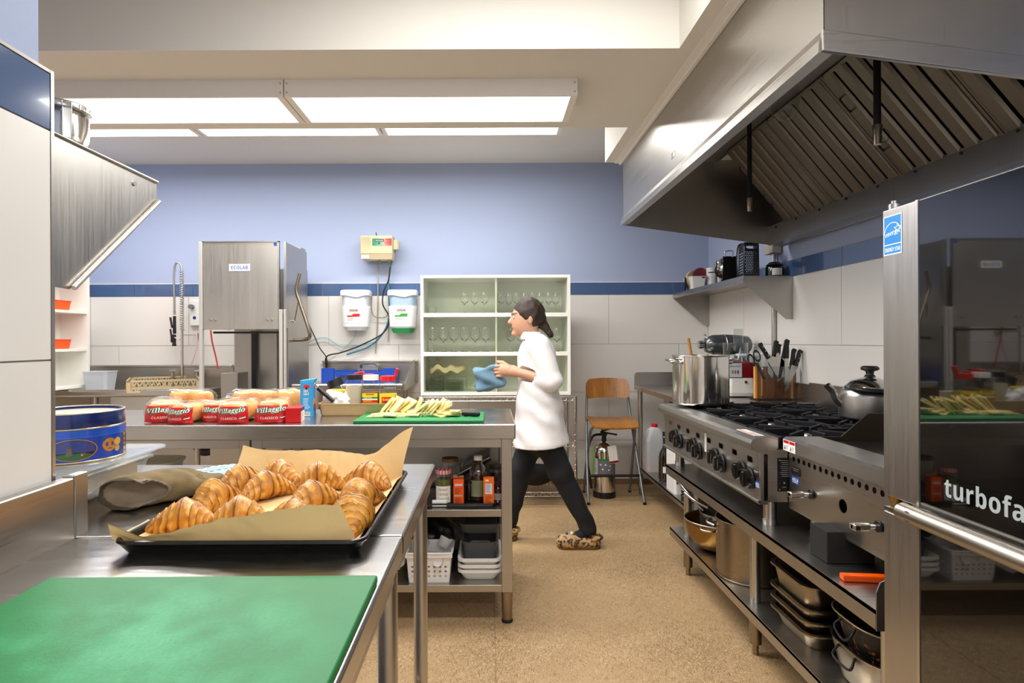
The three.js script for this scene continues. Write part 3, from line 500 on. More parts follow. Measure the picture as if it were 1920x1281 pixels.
// ================================================================ wall shelf on the right wall and what stands on it
const shelf = thingW('wall_shelf', 'stainless wall shelf with triangular brackets above the corner worktable', 'shelf', [1.75, 1.4, 4.4]);
obj('shelf_board', [bx(1.61, 1.918, 1.645, 1.662, 3.7, 5.12), bx(1.606, 1.612, 1.622, 1.664, 3.7, 5.12)], M.steel, shelf);
for (const d of [3.7, 5.105]) obj('bracket', extr([[1.61, 1.645], [1.918, 1.645], [1.918, 1.388], [1.875, 1.388], [1.61, 1.617]], 0.004).translate(0, 0, -d - 0.003), M.steelV, shelf);
{ const t = thing('accessory_holder', 'pale grey plastic holder of mixer discs with a dark red disc on top', 'holder', [1.72, 1.662, 4.9]);
  obj('bin', pan(0.13, 0.2, 0.12, { r: 0.015, rim: 0.003, th: 0.003 }), M.pastelWhite, t);
  obj('disc', cyl(0.075, 0.075, 0.012, 0, 0, 0, 32).rotateX(Math.PI / 2).rotateY(0.35).translate(-0.015, 0.1, 0.0), std(0xd8c9a2, 0.5), t);
  const r = obj('disc', cyl(0.07, 0.07, 0.012, 0, 0, 0, 32).rotateX(Math.PI / 2).rotateY(0.2).translate(0.03, 0.125, 0.04), M.redDark, t, { label: 'dark red disc' }); obj('hub', cyl(0.02, 0.018, 0.03, 0, 0, 0, 20).rotateX(Math.PI / 2).translate(0.038, 0.12, 0.07), M.redDark, r);
  obj('spout', [cyl(0.03, 0.035, 0.19, 0.11, 0.0, 0.06), rbox(0.03, 0.16, 0.12, 0.01, 0.165, 0.0, 0.05)], M.pastelWhite, t);
  obj('black_disc', cyl(0.06, 0.06, 0.01, 0, 0, 0, 28).rotateX(Math.PI / 2).rotateY(1.3).translate(-0.085, 0.062, 0.0), M.black, t); }
{ const t = thing('steel_whisk_bowl', 'small polished steel bowl on its side with a black wire whisk', 'bowl', [1.7, 1.662, 4.25]);
  obj('bowl', [lathe([[0.0, 0], [0.03, 0.004], [0.062, 0.03], [0.076, 0.075], [0.08, 0.12], [0.077, 0.12], [0.072, 0.075], [0.058, 0.033], [0.0, 0.008]]).rotateZ(1.35).rotateY(0.9).translate(0.05, 0.08, 0)], M.chrome, t);
  obj('whisk', [new THREE.TorusGeometry(0.078, 0.004, 8, 28).rotateY(1.2).translate(-0.06, 0.085, 0.03), rod(P(-0.06, 0.008, -0.03), P(-0.06, 0.16, -0.03), 0.004), rod(P(-0.11, 0.085, 0.0), P(0.0, 0.085, -0.05), 0.004)], M.iron, t); }
{ const t = thing('box_grater', 'tall dark box grater with rows of small holes', 'grater', [1.71, 1.662, 3.86]);
  const holes = [], holesB = []; for (let i = 0; i < 7; i++) for (let j = 0; j < 13; j++) { const cx = -0.036 + i * 0.012 + (j % 2) * 0.006 - 0.003, cy = 0.03 + j * 0.0115; holes.push(Array.from({ length: 6 }, (_, k) => [cx + Math.cos(k * 1.047) * 0.0036, cy + Math.sin(k * 1.047) * 0.0036])); }
  const slot = [[-0.035, 0.195], [-0.02, 0.19], [0.02, 0.19], [0.035, 0.195], [0.035, 0.207], [-0.035, 0.207]];
  obj('front_plate', extr([[-0.05, 0], [0.05, 0], [0.046, 0.22], [-0.046, 0.22]], 0.0015, 0, [...holes, slot]).translate(0, 0, 0.045), metal(0x4e4c4b, 0.4), t);
  for (let j = 0; j < 8; j++) holesB.push([[-0.028, 0.03 + j * 0.018], [0.028, 0.036 + j * 0.018], [0.028, 0.042 + j * 0.018], [-0.028, 0.036 + j * 0.018]]);
  obj('side_plate', extr([[-0.045, 0], [0.045, 0], [0.04, 0.22], [-0.04, 0.22]], 0.0015, 0, holesB).rotateY(-Math.PI / 2).translate(-0.049, 0, 0), metal(0x4e4c4b, 0.4), t);
  obj('side_plate', extr([[-0.045, 0], [0.045, 0], [0.04, 0.22], [-0.04, 0.22]], 0.0015).rotateY(Math.PI / 2).translate(0.049, 0, 0), metal(0x4e4c4b, 0.4), t);
  obj('top', rbox(0.096, 0.012, 0.09, 0.004, 0, 0.22, 0), M.black, t);
  obj('handle', [tube([P(-0.06, 0.01, 0.03), P(-0.065, 0.15, 0.03), P(-0.055, 0.225, 0.02), P(-0.04, 0.23, 0.0)], 0.004)], M.iron, t); }
{ const t = thing('flat_grater', 'narrow dark flat grater leaning behind the tall box grater', 'grater', [1.65, 1.662, 4.02]);
  obj('plate', extr([[-0.05, 0], [0.05, 0], [0.045, 0.17], [-0.045, 0.17]], 0.004, 0.001), metal(0x3e3c3b, 0.4), t); obj('handle', tube([P(-0.03, 0.165, 0), P(-0.03, 0.2, 0), P(0.02, 0.205, 0), P(0.02, 0.165, 0)], 0.004), M.chrome, t); }
{ const t = thing('shelf_jar', 'dark round jar with a white label at the bracket end of the shelf', 'jar', [1.85, 1.662, 3.8]);
  obj('body', lathe([[0, 0], [0.052, 0.0], [0.055, 0.01], [0.055, 0.06], [0.05, 0.075], [0, 0.078]]), M.blackGloss, t); obj('lid', cyl(0.052, 0.03, 0.02, 0, 0.078, 0), M.black, t); obj('white_label', new THREE.CylinderGeometry(0.0556, 0.0556, 0.045, 20, 1, true, -0.7, 1.2).translate(0, 0.033, 0), M.label, t); }
// pipe on the wall
{ const t = thingW('wall_pipe', 'grey vertical conduit pipe clamped to the right wall behind the shelf', 'pipe', [1.895, 0.9, 3.92]);
  obj('pipe', rod(P(1.903, 1.0, 3.92), P(1.903, 1.95, 3.92), 0.014), M.satin, t); obj('junction_box', bx(1.862, 1.921, 1.83, 1.925, 3.85, 3.97, 0.004), std(0xb8b0a4, 0.6), t); }

// ================================================================ things on the corner table
{ const t = thing('stand_mixer', 'grey stand mixer with its head pointing to the left, behind the knife block', 'mixer', [1.708, 0.889, 4.2]);
  const silver = phy(0x5b5f63, 0.25, { metalness: 0.6, clearcoat: 0.5 });
  obj('head', lathe([[0.0, -0.17], [0.045, -0.168], [0.062, -0.15], [0.07, -0.08], [0.074, 0.0], [0.07, 0.1], [0.05, 0.15], [0, 0.16]], 32).scale(1, 1, 0.95).rotateZ(Math.PI / 2).translate(-0.01, 0.335, 0), silver, t);
  obj('attachment_hub', [cyl(0.03, 0.026, 0.035, 0, 0, 0, 24).rotateZ(Math.PI / 2).translate(-0.175, 0.335, 0), cyl(0.009, 0.009, 0.03, 0, 0, 0, 8).rotateZ(0.6).translate(-0.15, 0.385, 0.01)], M.chrome, t);
  obj('trim_band', new THREE.TorusGeometry(0.073, 0.003, 8, 36).rotateY(Math.PI / 2).translate(-0.03, 0.335, 0), M.chrome, t);
  obj('neck', rbox(0.09, 0.3, 0.1, 0.03, 0.1, 0.02, 0), silver, t); obj('base', rbox(0.34, 0.04, 0.22, 0.02, 0, 0, 0), silver, t);
  obj('beater_shaft', cyl(0.014, 0.022, 0.05, -0.1, 0.23, 0), M.chrome, t);
  obj('bowl', lathe([[0.0, 0], [0.05, 0], [0.055, 0.012], [0.09, 0.05], [0.108, 0.11], [0.11, 0.165], [0.107, 0.165], [0.104, 0.11], [0.086, 0.052], [0, 0.014]]).translate(-0.08, 0.04, 0), M.chrome, t); }
{ const tex = canvasTex(256, 256, (g, w, h) => { g.fillStyle = '#c9ced2'; g.fillRect(0, 0, w, h); g.fillStyle = '#2b2d30'; fit(g, 'ROBOT COUPE', 18, 70, 220, 40); g.fillStyle = '#1f9a5a'; g.fillRect(60, 130, 34, 60); g.fillStyle = '#d22a3a'; g.fillRect(112, 130, 34, 60); g.fillStyle = '#3d4a66'; g.fillRect(164, 130, 34, 60); });
  const t = thing('food_processor', 'red and white food processor with a clear bowl beside the knife block', 'processor', [1.62, 0.889, 3.86]);
  obj('base', loft([ring(0.17, 0.2, 0.03, 0.008), ring(0.19, 0.22, 0.03, 0.03), ring(0.17, 0.2, 0.03, 0.125)], true, true), M.pastelWhite, t);
  obj('motor_housing', rbox(0.18, 0.1, 0.21, 0.014, 0, 0.125, 0), M.redDark, t);
  sticker('control_panel', 0.085, 0.09, mapMat(tex), t, [-0.045, 0.175, 0.1056], [0, 0, 0], 'grey panel with three coloured buttons');
  obj('bowl', lathe([[0.03, 0], [0.075, 0.0], [0.078, 0.12], [0.08, 0.125], [0.0755, 0.125], [0.072, 0.004], [0.03, 0.004]]).translate(0, 0.226, 0), M.clearPlastic, t);
  obj('feed_tube', lathe([[0.03, 0], [0.03, 0.09], [0.027, 0.09], [0.027, 0]]).translate(0.02, 0.352, 0), M.clearPlastic, t);
  obj('feet', cyl(0.07, 0.07, 0.008, 0, 0, 0), M.rubber, t);
  obj('lock_button', cyl(0.009, 0.009, 0.006, 0, 0, 0, 16).rotateX(Math.PI / 2).translate(0.02, 0.1, 0.107), M.chrome, t); }
// knife block: two boards with a clear front and knives between them
const kb = thing('knife_block', 'magnetic knife stand of striped wood with a clear front panel', 'knife block', [1.755, 0.889, 3.62]);
obj('foot_plate', bx(-0.125, 0.09, 0, 0.008, -0.055, 0.055, 0.002), M.black, kb);
obj('board', bx(-0.105, 0.135, 0.008, 0.205, -0.01, 0.01, 0.002), M.woodBlock, kb);
obj('end_board', bx(-0.12, -0.106, 0.008, 0.205, -0.012, 0.012, 0.002), M.woodLight, kb);
obj('clear_panel', bx(-0.106, 0.135, 0.012, 0.207, -0.045, -0.042), M.clearPlastic, kb);
for (const [x, y] of [[-0.095, 0.195], [0.125, 0.195], [-0.095, 0.022]]) obj('stud', cyl(0.006, 0.006, 0.006, 0, 0, 0, 14).rotateX(Math.PI / 2).translate(x, y, 0.048), M.chrome, kb);
function knife(name, label, x, y, lean, blade, hl, depthOff, rivets, cat = 'knife') {   // x, y = where blade meets handle, relative to the block; lean turns it in the picture plane
  const t = thing(name, label, cat, [1.755 + x, 0.889 + y, 3.62 + depthOff], 0, 'knives in the stand');
  const R = g => g.rotateZ(lean);
  obj('blade', R(extr(blade, 0.002)), M.satin, t);
  const h = obj('handle', R(extr([[-0.012, 0], [0.012, 0], [0.013, hl * 0.4], [0.011, hl * 0.75], [0.016, hl], [-0.004, hl + 0.006], [-0.013, hl * 0.95], [-0.011, hl * 0.5]], 0.018, 0.004)), M.black, t);
  if (rivets) for (const q of [0.2, 0.5, 0.8]) obj('rivet', R(cyl(0.0028, 0.0028, 0.0195, 0, 0, 0, 10).rotateX(Math.PI / 2).translate(0, hl * q, -0.00975 + 0.00975)).translate(0, 0, 0), M.screwMetal, h);
}
const chef = w => [[-0.008, 0.0], [w - 0.008, 0], [w - 0.012, -0.05], [0.004, -0.17], [-0.008, -0.175]], cleaver = [[-0.012, 0.004], [0.07, 0.004], [0.07, -0.1], [0.05, -0.125], [0.03, -0.13], [-0.012, -0.12]];
knife('cleaver', 'broad cleaver with a hole in its blade, black riveted handle', -0.045, 0.255, 0.55, [[-0.014, 0.0], [0.07, 0], [0.072, -0.13], [0.06, -0.15], [-0.014, -0.14]], 0.105, -0.03, true);
knife('chef_knife', 'broad chef knife with a plain black handle, next to the cleaver', -0.01, 0.262, -0.16, [[-0.035, 0.0], [0.012, 0], [0.012, -0.13], [-0.02, -0.1]], 0.1, -0.022, false);
knife('paring_knife', 'short black knife handle between the cleaver and the honing steel', 0.018, 0.27, -0.1, [[-0.012, 0], [0.04, 0], [0.03, -0.1], [-0.01, -0.12]], 0.07, -0.016, false);
knife('bread_knife', 'tall broad black handle rising highest from the knife stand', 0.045, 0.255, -0.2, [[-0.014, 0], [0.012, 0], [0.012, -0.12], [-0.008, -0.15]], 0.115, -0.03, false);
knife('carving_knife', 'long narrow knife with the tallest upright handle in the stand', 0.062, 0.255, -0.02, [[-0.012, 0.0], [0.012, 0], [0.012, -0.12], [0.0, -0.16], [-0.01, -0.16]], 0.108, -0.036, false);
knife('utility_knife', 'knife with a plain curved black handle near the end of the stand', 0.1, 0.212, -0.16, [[-0.012, 0.0], [0.02, 0], [0.006, -0.14], [-0.008, -0.165]], 0.1, -0.02, false);
knife('slicing_knife', 'long triangular knife with three steel rivets in its black handle', 0.118, 0.208, -0.3, [[-0.012, 0.0], [0.03, 0], [-0.0, -0.17], [-0.01, -0.16]].map(([x, y]) => [x - 0.012, y]), 0.1, -0.032, true);
{ const t = thing('kitchen_scissors', 'kitchen scissors with black loop handles at the wooden end of the knife stand', 'scissors', [1.755 - 0.115, 0.889 + 0.2, 3.585]);
  for (const s of [-1, 1]) { obj('handle', new THREE.TorusGeometry(0.02, 0.004, 8, 24).scale(0.9, 1.6, 1).rotateZ(0.35).translate(-0.022 + s * 0.017, 0.06 + s * 0.012, s * 0.003), M.black, t); obj('blade', rod(P(-0.006 + s * 0.006, 0.03, 0), P(0.04 + s * 0.004, -0.07, 0), 0.004), M.black, t); } }

{ const t = thing('plastic_container', 'clear plastic container with a lid behind the knives on the corner table', 'container', [1.78, 0.889, 3.95]); obj('tub', pan(0.2, 0.14, 0.26, { bw: 0.18, bd: 0.12, r: 0.02, rim: 0.004, th: 0.002 }), M.clearPlastic, t); obj('lid', loft([ring(0.21, 0.15, 0.02, 0.261), ring(0.214, 0.154, 0.02, 0.27), ring(0.19, 0.13, 0.02, 0.276)], true, true), M.frosted, t); }

// ================================================================ back wall: glass cabinet on a wire rack
const CX0 = -0.525, CX1 = 0.625, CD0 = 4.5, CD1 = 4.88, CY0 = 0.842, CY1 = 1.765;
const cab = thingW('glass_cabinet', 'white wall cabinet with sliding glass doors holding wine glasses', 'cabinet', [0.05, CY0, 4.69]);
const paleWhite = std(0xf3f1ea, 0.5), backGreen = std(0xe4e6d6, 0.6), edge = 0.022, rowsY = [CY0, CY0 + 0.305, CY0 + 0.61, CY1];
for (const x of [CX0, CX1 - edge]) obj('side_panel', bx(x, x + edge, CY0, CY1, CD0, CD1), paleWhite, cab);
for (const [k, y] of [[0, CY0], [1, CY0 + 0.302], [2, CY0 + 0.602], [3, CY1 - edge]]) obj('shelf', bx(CX0 + edge, CX1 - edge, y, y + (k % 3 ? 0.03 : edge), CD0, CD1 - 0.006), paleWhite, cab);
obj('back_panel', bx(CX0, CX1, CY0, CY1, CD1 - 0.006, CD1), backGreen, cab);
const SY = [CY0 + edge, CY0 + 0.332, CY0 + 0.632];   // where things stand
for (let k = 0; k < 3; k++) {
  const y0 = SY[k] + 0.002, y1 = [CY0 + 0.302, CY0 + 0.602, CY1 - edge][k] - 0.002, mid = (CX0 + CX1) / 2 + 0.005;
  obj('divider', bx(mid - 0.006, mid + 0.006, y0 - 0.002, y1 + 0.002, CD0 + 0.02, CD1 - 0.006), paleWhite, cab);
  obj('glass_door', bx(CX0 + edge + 0.002, mid + 0.012, y0, y1, CD0 + 0.006, CD0 + 0.01), M.greenGlass, cab);
  obj('glass_door', bx(mid - 0.012, CX1 - edge - 0.002, y0, y1, CD0 + 0.012, CD0 + 0.016), M.greenGlass, cab);
}
// wine glasses
const GLASS = 'wine glasses in the white cabinet';
const wine = thing('wine_glass', '', 'glass', [0, 0, 0], 0, GLASS);
{ const prof = [[0, 0.0], [0.032, 0.0005], [0.032, 0.002], [0.008, 0.006], [0.0045, 0.015], [0.004, 0.07], [0.007, 0.082], [0.022, 0.094], [0.034, 0.115], [0.038, 0.14], [0.036, 0.165], [0.031, 0.19], [0.0302, 0.19], [0.0350, 0.165], [0.0366, 0.14], [0.0326, 0.116], [0.02, 0.097], [0, 0.09]];
  const gm = phy(0xffffff, 0.02, { transmission: 1, thickness: 0.002, ior: 1.48 });
  obj('bowl', lathe(prof.slice(5), 28), gm, wine); obj('stem', lathe(prof.slice(3, 7), 14), gm, wine); obj('foot', lathe(prof.slice(0, 4), 28), gm, wine); }
let firstGlass = true;
function glassAt(x, y, d, label, s = 1) {
  const g = firstGlass ? wine : dup(wine, [x, y, d]); firstGlass = false; g.position.set(x, y, -d); g.scale.setScalar(s); g.userData = { label, category: 'glass', group: GLASS };
}
[-0.035, -0.112, -0.19].forEach((x, k) => glassAt(x, SY[2], 4.6, `wine glass, ${ORD[k]} from the divider in the top cabinet compartment with only three`, 0.88));
for (let k = 0; k < 8; k++) glassAt(0.095 + k * 0.062, SY[2], 4.58 + (k % 2) * 0.06, `wine glass, ${ORD[k]} from the divider in the packed top cabinet compartment`, 0.85);
for (let k = 0; k < 6; k++) glassAt(-0.44 + k * 0.083, SY[1], 4.58 + (k % 2) * 0.02, `large round wine glass, ${ORD[5 - k]} from the divider in the middle cabinet row of six`, 1);
[[0.17, 4.6], [0.25, 4.62], [0.345, 4.58], [0.44, 4.6], [0.53, 4.58]].forEach(([x, d], k) => glassAt(x, SY[1], d, `large round wine glass, ${ORD[k]} from the divider in the middle compartment behind the person`, 0.95));
{ const gm = phy(0xf2f6f0, 0.04, { transmission: 1, thickness: 0.003, ior: 1.48 });
  const tum = single('tumbler', lathe([[0, 0], [0.03, 0], [0.036, 0.09], [0.034, 0.09], [0.028, 0.006], [0, 0.006]], 24).scale(1.05, 0.6, 1.05), gm, 'short glass tumbler alone at the left end of the top shelf', 'glass'); tum.position.set(-0.45, SY[2], -4.62);
  // stacks of glass plates
  const plate = thing('glass_plate', 'green-tinted glass plate at the bottom of the taller cabinet stack', 'plate', [-0.425, SY[0], 4.66], 0, 'glass plates stacked in the cabinet');
  obj('plate', lathe([[0, 0.001], [0.045, 0.0], [0.07, 0.008], [0.072, 0.011], [0.066, 0.008], [0.044, 0.004], [0, 0.004]], 32), phy(0xdfe8d8, 0.06, { transmission: 0.85, thickness: 0, ior: 1.48 }), plate);
  for (let k = 1; k < 14; k++) dup(plate, [-0.425, SY[0] + k * 0.0085, 4.66], 0, `green-tinted glass plate, ${ORD[k]} from the bottom of the taller cabinet stack`);
  for (let k = 0; k < 9; k++) dup(plate, [-0.272, SY[0] + k * 0.0085, 4.66], 0, `green-tinted glass plate, ${ORD[k]} from the bottom of the lower cabinet stack`);
  const bowl = single('glass_bowl', lathe([[0, 0], [0.035, 0], [0.05, 0.02], [0.056, 0.06], [0.056, 0.12], [0.0535, 0.12], [0.0535, 0.06], [0.047, 0.022], [0, 0.006]], 32), M.greenGlass, 'round clear glass jar beside the plate stacks in the cabinet', 'jar'); bowl.position.set(-0.13, SY[0], -4.62);
  const cloth = single('folded_cloth', mesher((x, y, z) => { const w = 0.008 * Math.sin(x * 60) + 0.006 * Math.sin(x * 23 + z * 40); return Math.max(Math.abs(y - 0.03 - w * 1.6 - 0.02 * Math.abs(Math.sin(x * 17))) - 0.02, Math.hypot(x / 0.14, z / 0.07) * 0.07 - 0.07); }, [-0.17, -0.02, -0.09], [0.17, 0.12, 0.09], 0.006), std(0xd9c9a2, 0.85), 'cream cloth lying on top of the glass plates in the cabinet', 'cloth'); cloth.position.set(-0.33, SY[0] + 0.13, -4.66);
}
// wire rack
const wire = thingW('wire_rack', 'chrome wire shelving rack carrying the white glass cabinet', 'rack', [0.05, 0, 4.67]);
const WX0 = -0.545, WX1 = 0.648, WD0 = 4.42, WD1 = 4.9;
for (const [x, d] of [[WX0, WD0], [WX1, WD0], [WX0, WD1], [WX1, WD1]]) {
  const p = obj('post', [rod(P(x, 0.03, d), P(x, 0.838, d), 0.0127, 14), ...Array.from({ length: 16 }, (_, k) => new THREE.TorusGeometry(0.0128, 0.0012, 5, 14).rotateX(Math.PI / 2).translate(x, 0.1 + k * 0.045, -d))], M.chrome, wire);
  obj('foot', cyl(0.022, 0.016, 0.035, x, 0, -d, 16), M.black, p);
}
for (const y of [0.835, 0.49, 0.115]) {
  const mk = [], top = y;
  for (const d of [WD0, WD1]) { mk.push(rod(P(WX0, top, d), P(WX1, top, d), 0.004, 8), rod(P(WX0, top - 0.03, d), P(WX1, top - 0.03, d), 0.003, 8)); }
  for (const x of [WX0, WX1]) mk.push(rod(P(x, top, WD0), P(x, top, WD1), 0.004, 8), rod(P(x, top - 0.03, WD0), P(x, top - 0.03, WD1), 0.003, 8));
  const s = obj('shelf_frame', mk, M.chrome, wire);
  const zig = []; for (let k = 0; k < 24; k++) { const a = WX0 + (WX1 - WX0) * k / 24, b = WX0 + (WX1 - WX0) * (k + 0.5) / 24, c = WX0 + (WX1 - WX0) * (k + 1) / 24; zig.push(a, b, c); }
  const zg = []; for (let k = 0; k < zig.length; k += 3) zg.push(rod(P(zig[k], top, WD0), P(zig[k + 1], top - 0.03, WD0), 0.0022, 6), rod(P(zig[k + 1], top - 0.03, WD0), P(zig[k + 2], top, WD0), 0.0022, 6));
  obj('truss_wire', zg, M.chrome, s, { kind: 'stuff' });
  const ws = []; for (let k = 1; k < 44; k++) { const x = WX0 + (WX1 - WX0) * k / 44; ws.push(rod(P(x, top + 0.003, WD0), P(x, top + 0.003, WD1), 0.002, 5)); }
  obj('shelf_wires', ws, M.chrome, s, { kind: 'stuff' });
}
{ const t = thing('wok', 'large black wok with a steel handle on the lowest wire shelf', 'wok', [0.36, 0.12, 4.66]);
  obj('pan', lathe([[0, 0], [0.07, 0.004], [0.14, 0.04], [0.19, 0.1], [0.2, 0.12], [0.197, 0.122], [0.185, 0.102], [0.136, 0.046], [0.066, 0.01], [0, 0.006]], 48), M.iron, t);
  obj('handle', tube([P(-0.19, 0.11, 0.05), P(-0.26, 0.13, 0.08), P(-0.33, 0.135, 0.1)], 0.012), M.satin, t); }

// ================================================================ folding stool and fire extinguisher
{ const t = thing('folding_stool', 'folding bar stool with honey-coloured plywood seat and back on a grey frame', 'stool', [0.97, 0, 4.66]);
  // local: front of the stool looks to +z
  const back = []; const bentPatch = (w, h, r, bend, y0, lean, th) => {   // bent, round-cornered plywood panel
    const g = extr(roundRect(w, h, r), th, 0.002).toNonIndexed(), p = g.attributes.position; return g; };
  function roundRect(w, h, r) { const o = []; for (const [sx, sy, a0] of [[1, 1, 0], [-1, 1, 1], [-1, -1, 2], [1, -1, 3]]) for (let i = 0; i <= 6; i++) { const a = (a0 + i / 6) * Math.PI / 2; o.push([sx * (w / 2 - r) + Math.cos(a) * r, sy * (h / 2 - r) + Math.sin(a) * r]); } return o; }
  const panel = (outlineR, f) => {   // grid panel with a thickness: f(u, v) -> [x, y, z] of its middle; u, v in -1..1 squeezed to rounded corners
    const nu = 20, nv = 12, th = 0.006, pos = [], at = (i, j) => { let u = i / nu * 2 - 1, v = j / nv * 2 - 1; const k = 1 - outlineR * Math.pow(Math.abs(v), 4); return f(u * (u * v === 0 ? 1 : lerp(1, k, Math.abs(u))), v); };
    const rings_ = []; for (const s of [1, -1]) for (let j = 0; j <= nv; j++) for (let i = 0; i <= nu; i++) { const a = at(i, j), b = at(Math.min(i + 1, nu), j), c = at(Math.max(i - 1, 0), j), d = at(i, Math.min(j + 1, nv)), e = at(i, Math.max(j - 1, 0)); const n = new THREE.Vector3(b[0] - c[0], b[1] - c[1], b[2] - c[2]).cross(new THREE.Vector3(d[0] - e[0], d[1] - e[1], d[2] - e[2])).normalize(); rings_.push([a[0] + n.x * th * s, a[1] + n.y * th * s, a[2] + n.z * th * s]); }
    const I = (s, i, j) => rings_[s * (nu + 1) * (nv + 1) + j * (nu + 1) + i], q = (a, b, c, d) => pos.push(...a, ...b, ...c, ...a, ...c, ...d);
    for (let j = 0; j < nv; j++) for (let i = 0; i < nu; i++) { q(I(0, i, j), I(0, i + 1, j), I(0, i + 1, j + 1), I(0, i, j + 1)); q(I(1, i, j), I(1, i, j + 1), I(1, i + 1, j + 1), I(1, i + 1, j)); }
    for (let i = 0; i < nu; i++) { q(I(1, i, 0), I(1, i + 1, 0), I(0, i + 1, 0), I(0, i, 0)); q(I(0, i, nv), I(0, i + 1, nv), I(1, i + 1, nv), I(1, i, nv)); }
    for (let j = 0; j < nv; j++) { q(I(0, 0, j), I(0, 0, j + 1), I(1, 0, j + 1), I(1, 0, j)); q(I(1, nu, j), I(1, nu, j + 1), I(0, nu, j + 1), I(0, nu, j)); }
    const g = new THREE.BufferGeometry(); g.setAttribute('position', new THREE.Float32BufferAttribute(pos, 3)); return creased(g, 0.6); };
  obj('backrest', panel(0.16, (u, v) => [u * 0.178, 0.87 + v * 0.078 - 0.012 * u * u, -0.17 - v * 0.02 + 0.035 * u * u]), M.ply, t);
  obj('seat', panel(0.1, (u, v) => [u * (0.19 + 0.012 * v), 0.62 + 0.01 * u * u - 0.03 * Math.max(0, -v - 0.2) * 1.2 + 0.006 * v, -v * 0.17 + 0.03]), M.ply, t);
  for (const s of [-1, 1]) {
    obj('back_leg', tube([P(s * 0.16, 0.9, 0.165), P(s * 0.175, 0.7, 0.14), P(s * 0.195, 0.4, 0.02), P(s * 0.215, 0.01, -0.17)].map(v => v), 0.0105, 30), M.frameGrey, t);
    obj('front_leg', tube([P(s * 0.13, 0.595, -0.08), P(s * 0.165, 0.575, -0.07), P(s * 0.178, 0.5, -0.02), P(s * 0.186, 0.25, 0.1), P(s * 0.19, 0.01, 0.2)], 0.0105, 30), M.frameGrey, t);
    obj('foot_cap', [cyl(0.013, 0.013, 0.02, s * 0.215, 0, 0.172, 12)], M.black, t); obj('foot_cap', [cyl(0.013, 0.013, 0.02, s * 0.19, 0, -0.202, 12)], M.black, t);
  }
  obj('footrest', rod(P(-0.2, 0.2, -0.075), P(0.2, 0.2, -0.075), 0.011), M.black, t); obj('cross_bar', rod(P(-0.135, 0.59, -0.08), P(0.135, 0.59, -0.08), 0.0105), M.frameGrey, t); }
{ const t = thing('fire_extinguisher', 'steel fire extinguisher with black hose standing under the folding stool', 'extinguisher', [0.925, 0, 4.74]);
  obj('cylinder', lathe([[0, 0.04], [0.083, 0.04], [0.087, 0.05], [0.087, 0.36], [0.078, 0.4], [0.05, 0.43], [0.022, 0.445], [0, 0.45]], 36), M.chrome, t);
  obj('base', cyl(0.09, 0.089, 0.045, 0, 0, 0, 32), M.black, t);
  const tex = canvasTex(512, 256, (g, w, h) => { g.fillStyle = '#77737c'; g.fillRect(0, 0, w, h); g.fillStyle = '#d9d6d8'; g.fillRect(0, 0, 150, h); lines(g, 14, 20, 120, 12, 18, 6, '#66626a'); g.fillStyle = '#1f8a45'; g.fillRect(150, 0, 362, 34); g.fillStyle = '#eee'; for (const [x, y] of [[200, 90], [270, 90], [340, 110], [230, 160], [320, 170]]) { g.beginPath(); g.arc(x, y, 14, 0, 7); g.fill(); } });
  obj('label', new THREE.CylinderGeometry(0.0875, 0.0875, 0.13, 36, 1, true, -1.75, 3.2).translate(0, 0.25, 0), mapMat(tex), t, { keepUV: true, label: 'grey and green printed label' });
  obj('valve', [cyl(0.02, 0.018, 0.05, 0, 0.445, 0, 16), rbox(0.05, 0.03, 0.035, 0.006, 0, 0.49, 0)], M.black, t);
  obj('lever', [rod(P(-0.03, 0.52, 0), P(0.1, 0.5, -0.03), 0.007), rod(P(-0.02, 0.525, 0), P(0.085, 0.56, -0.03), 0.007), rod(P(-0.01, 0.53, 0), P(-0.04, 0.585, -0.01), 0.006)], M.black, t);
  obj('hose', tube([P(-0.02, 0.5, 0), P(-0.09, 0.49, -0.02), P(-0.135, 0.4, -0.04), P(-0.14, 0.28, -0.04), P(-0.12, 0.16, -0.03), P(-0.105, 0.07, -0.02)], 0.0105, 40), M.black, t);
  const tag_ = obj('inspection_tag', bx(-0.035, 0.035, 0, 0.14, -0.0005, 0.0005).rotateZ(0.14).translate(0.06, 0.285, 0.1), M.label, t); obj('red_strip', bx(-0.035, 0.035, 0, 0.018, -0.0008, 0.0008).rotateZ(0.14).translate(0.06, 0.287, 0.1), M.redDark, tag_);
  const lf = obj('pull_tie', [bx(-0.11, -0.1, 0.18, 0.42, -0.07, -0.068)], std(0x74b81e, 0.5), t); }

// ================================================================ dish-washing line along the back wall
const dish = thingW('dish_sink_table', 'stainless dish table with a sink bowl on the left of the dishwasher', 'sink', [-2.85, 0, 4.85]);
obj('tabletop', [bx(-3.48, -2.235, 0.85, 0.868, 4.56, 5.135), bx(-3.48, -2.22, 0.835, 0.893, 4.52, 4.565, 0.018), bx(-2.26, -2.22, 0.84, 0.89, 4.565, 5.135, 0.012)], M.top, dish);
obj('backsplash', [bx(-3.485, -2.23, 0.86, 1.05, 5.115, 5.135, 0.004), bx(-3.485, -2.23, 1.04, 1.06, 5.085, 5.135, 0.006)], M.steel, dish);
obj('sink_bowl', [bx(-3.0, -2.4, 0.62, 0.85, 4.62, 5.08, 0.02)], M.satin, dish);
for (const [x, d] of [[-3.1, 4.62], [-2.3, 4.62], [-3.1, 5.07], [-2.3, 5.07]]) obj('leg', cyl(0.0205, 0.0205, 0.85, x, 0, -d), M.satin, dish);
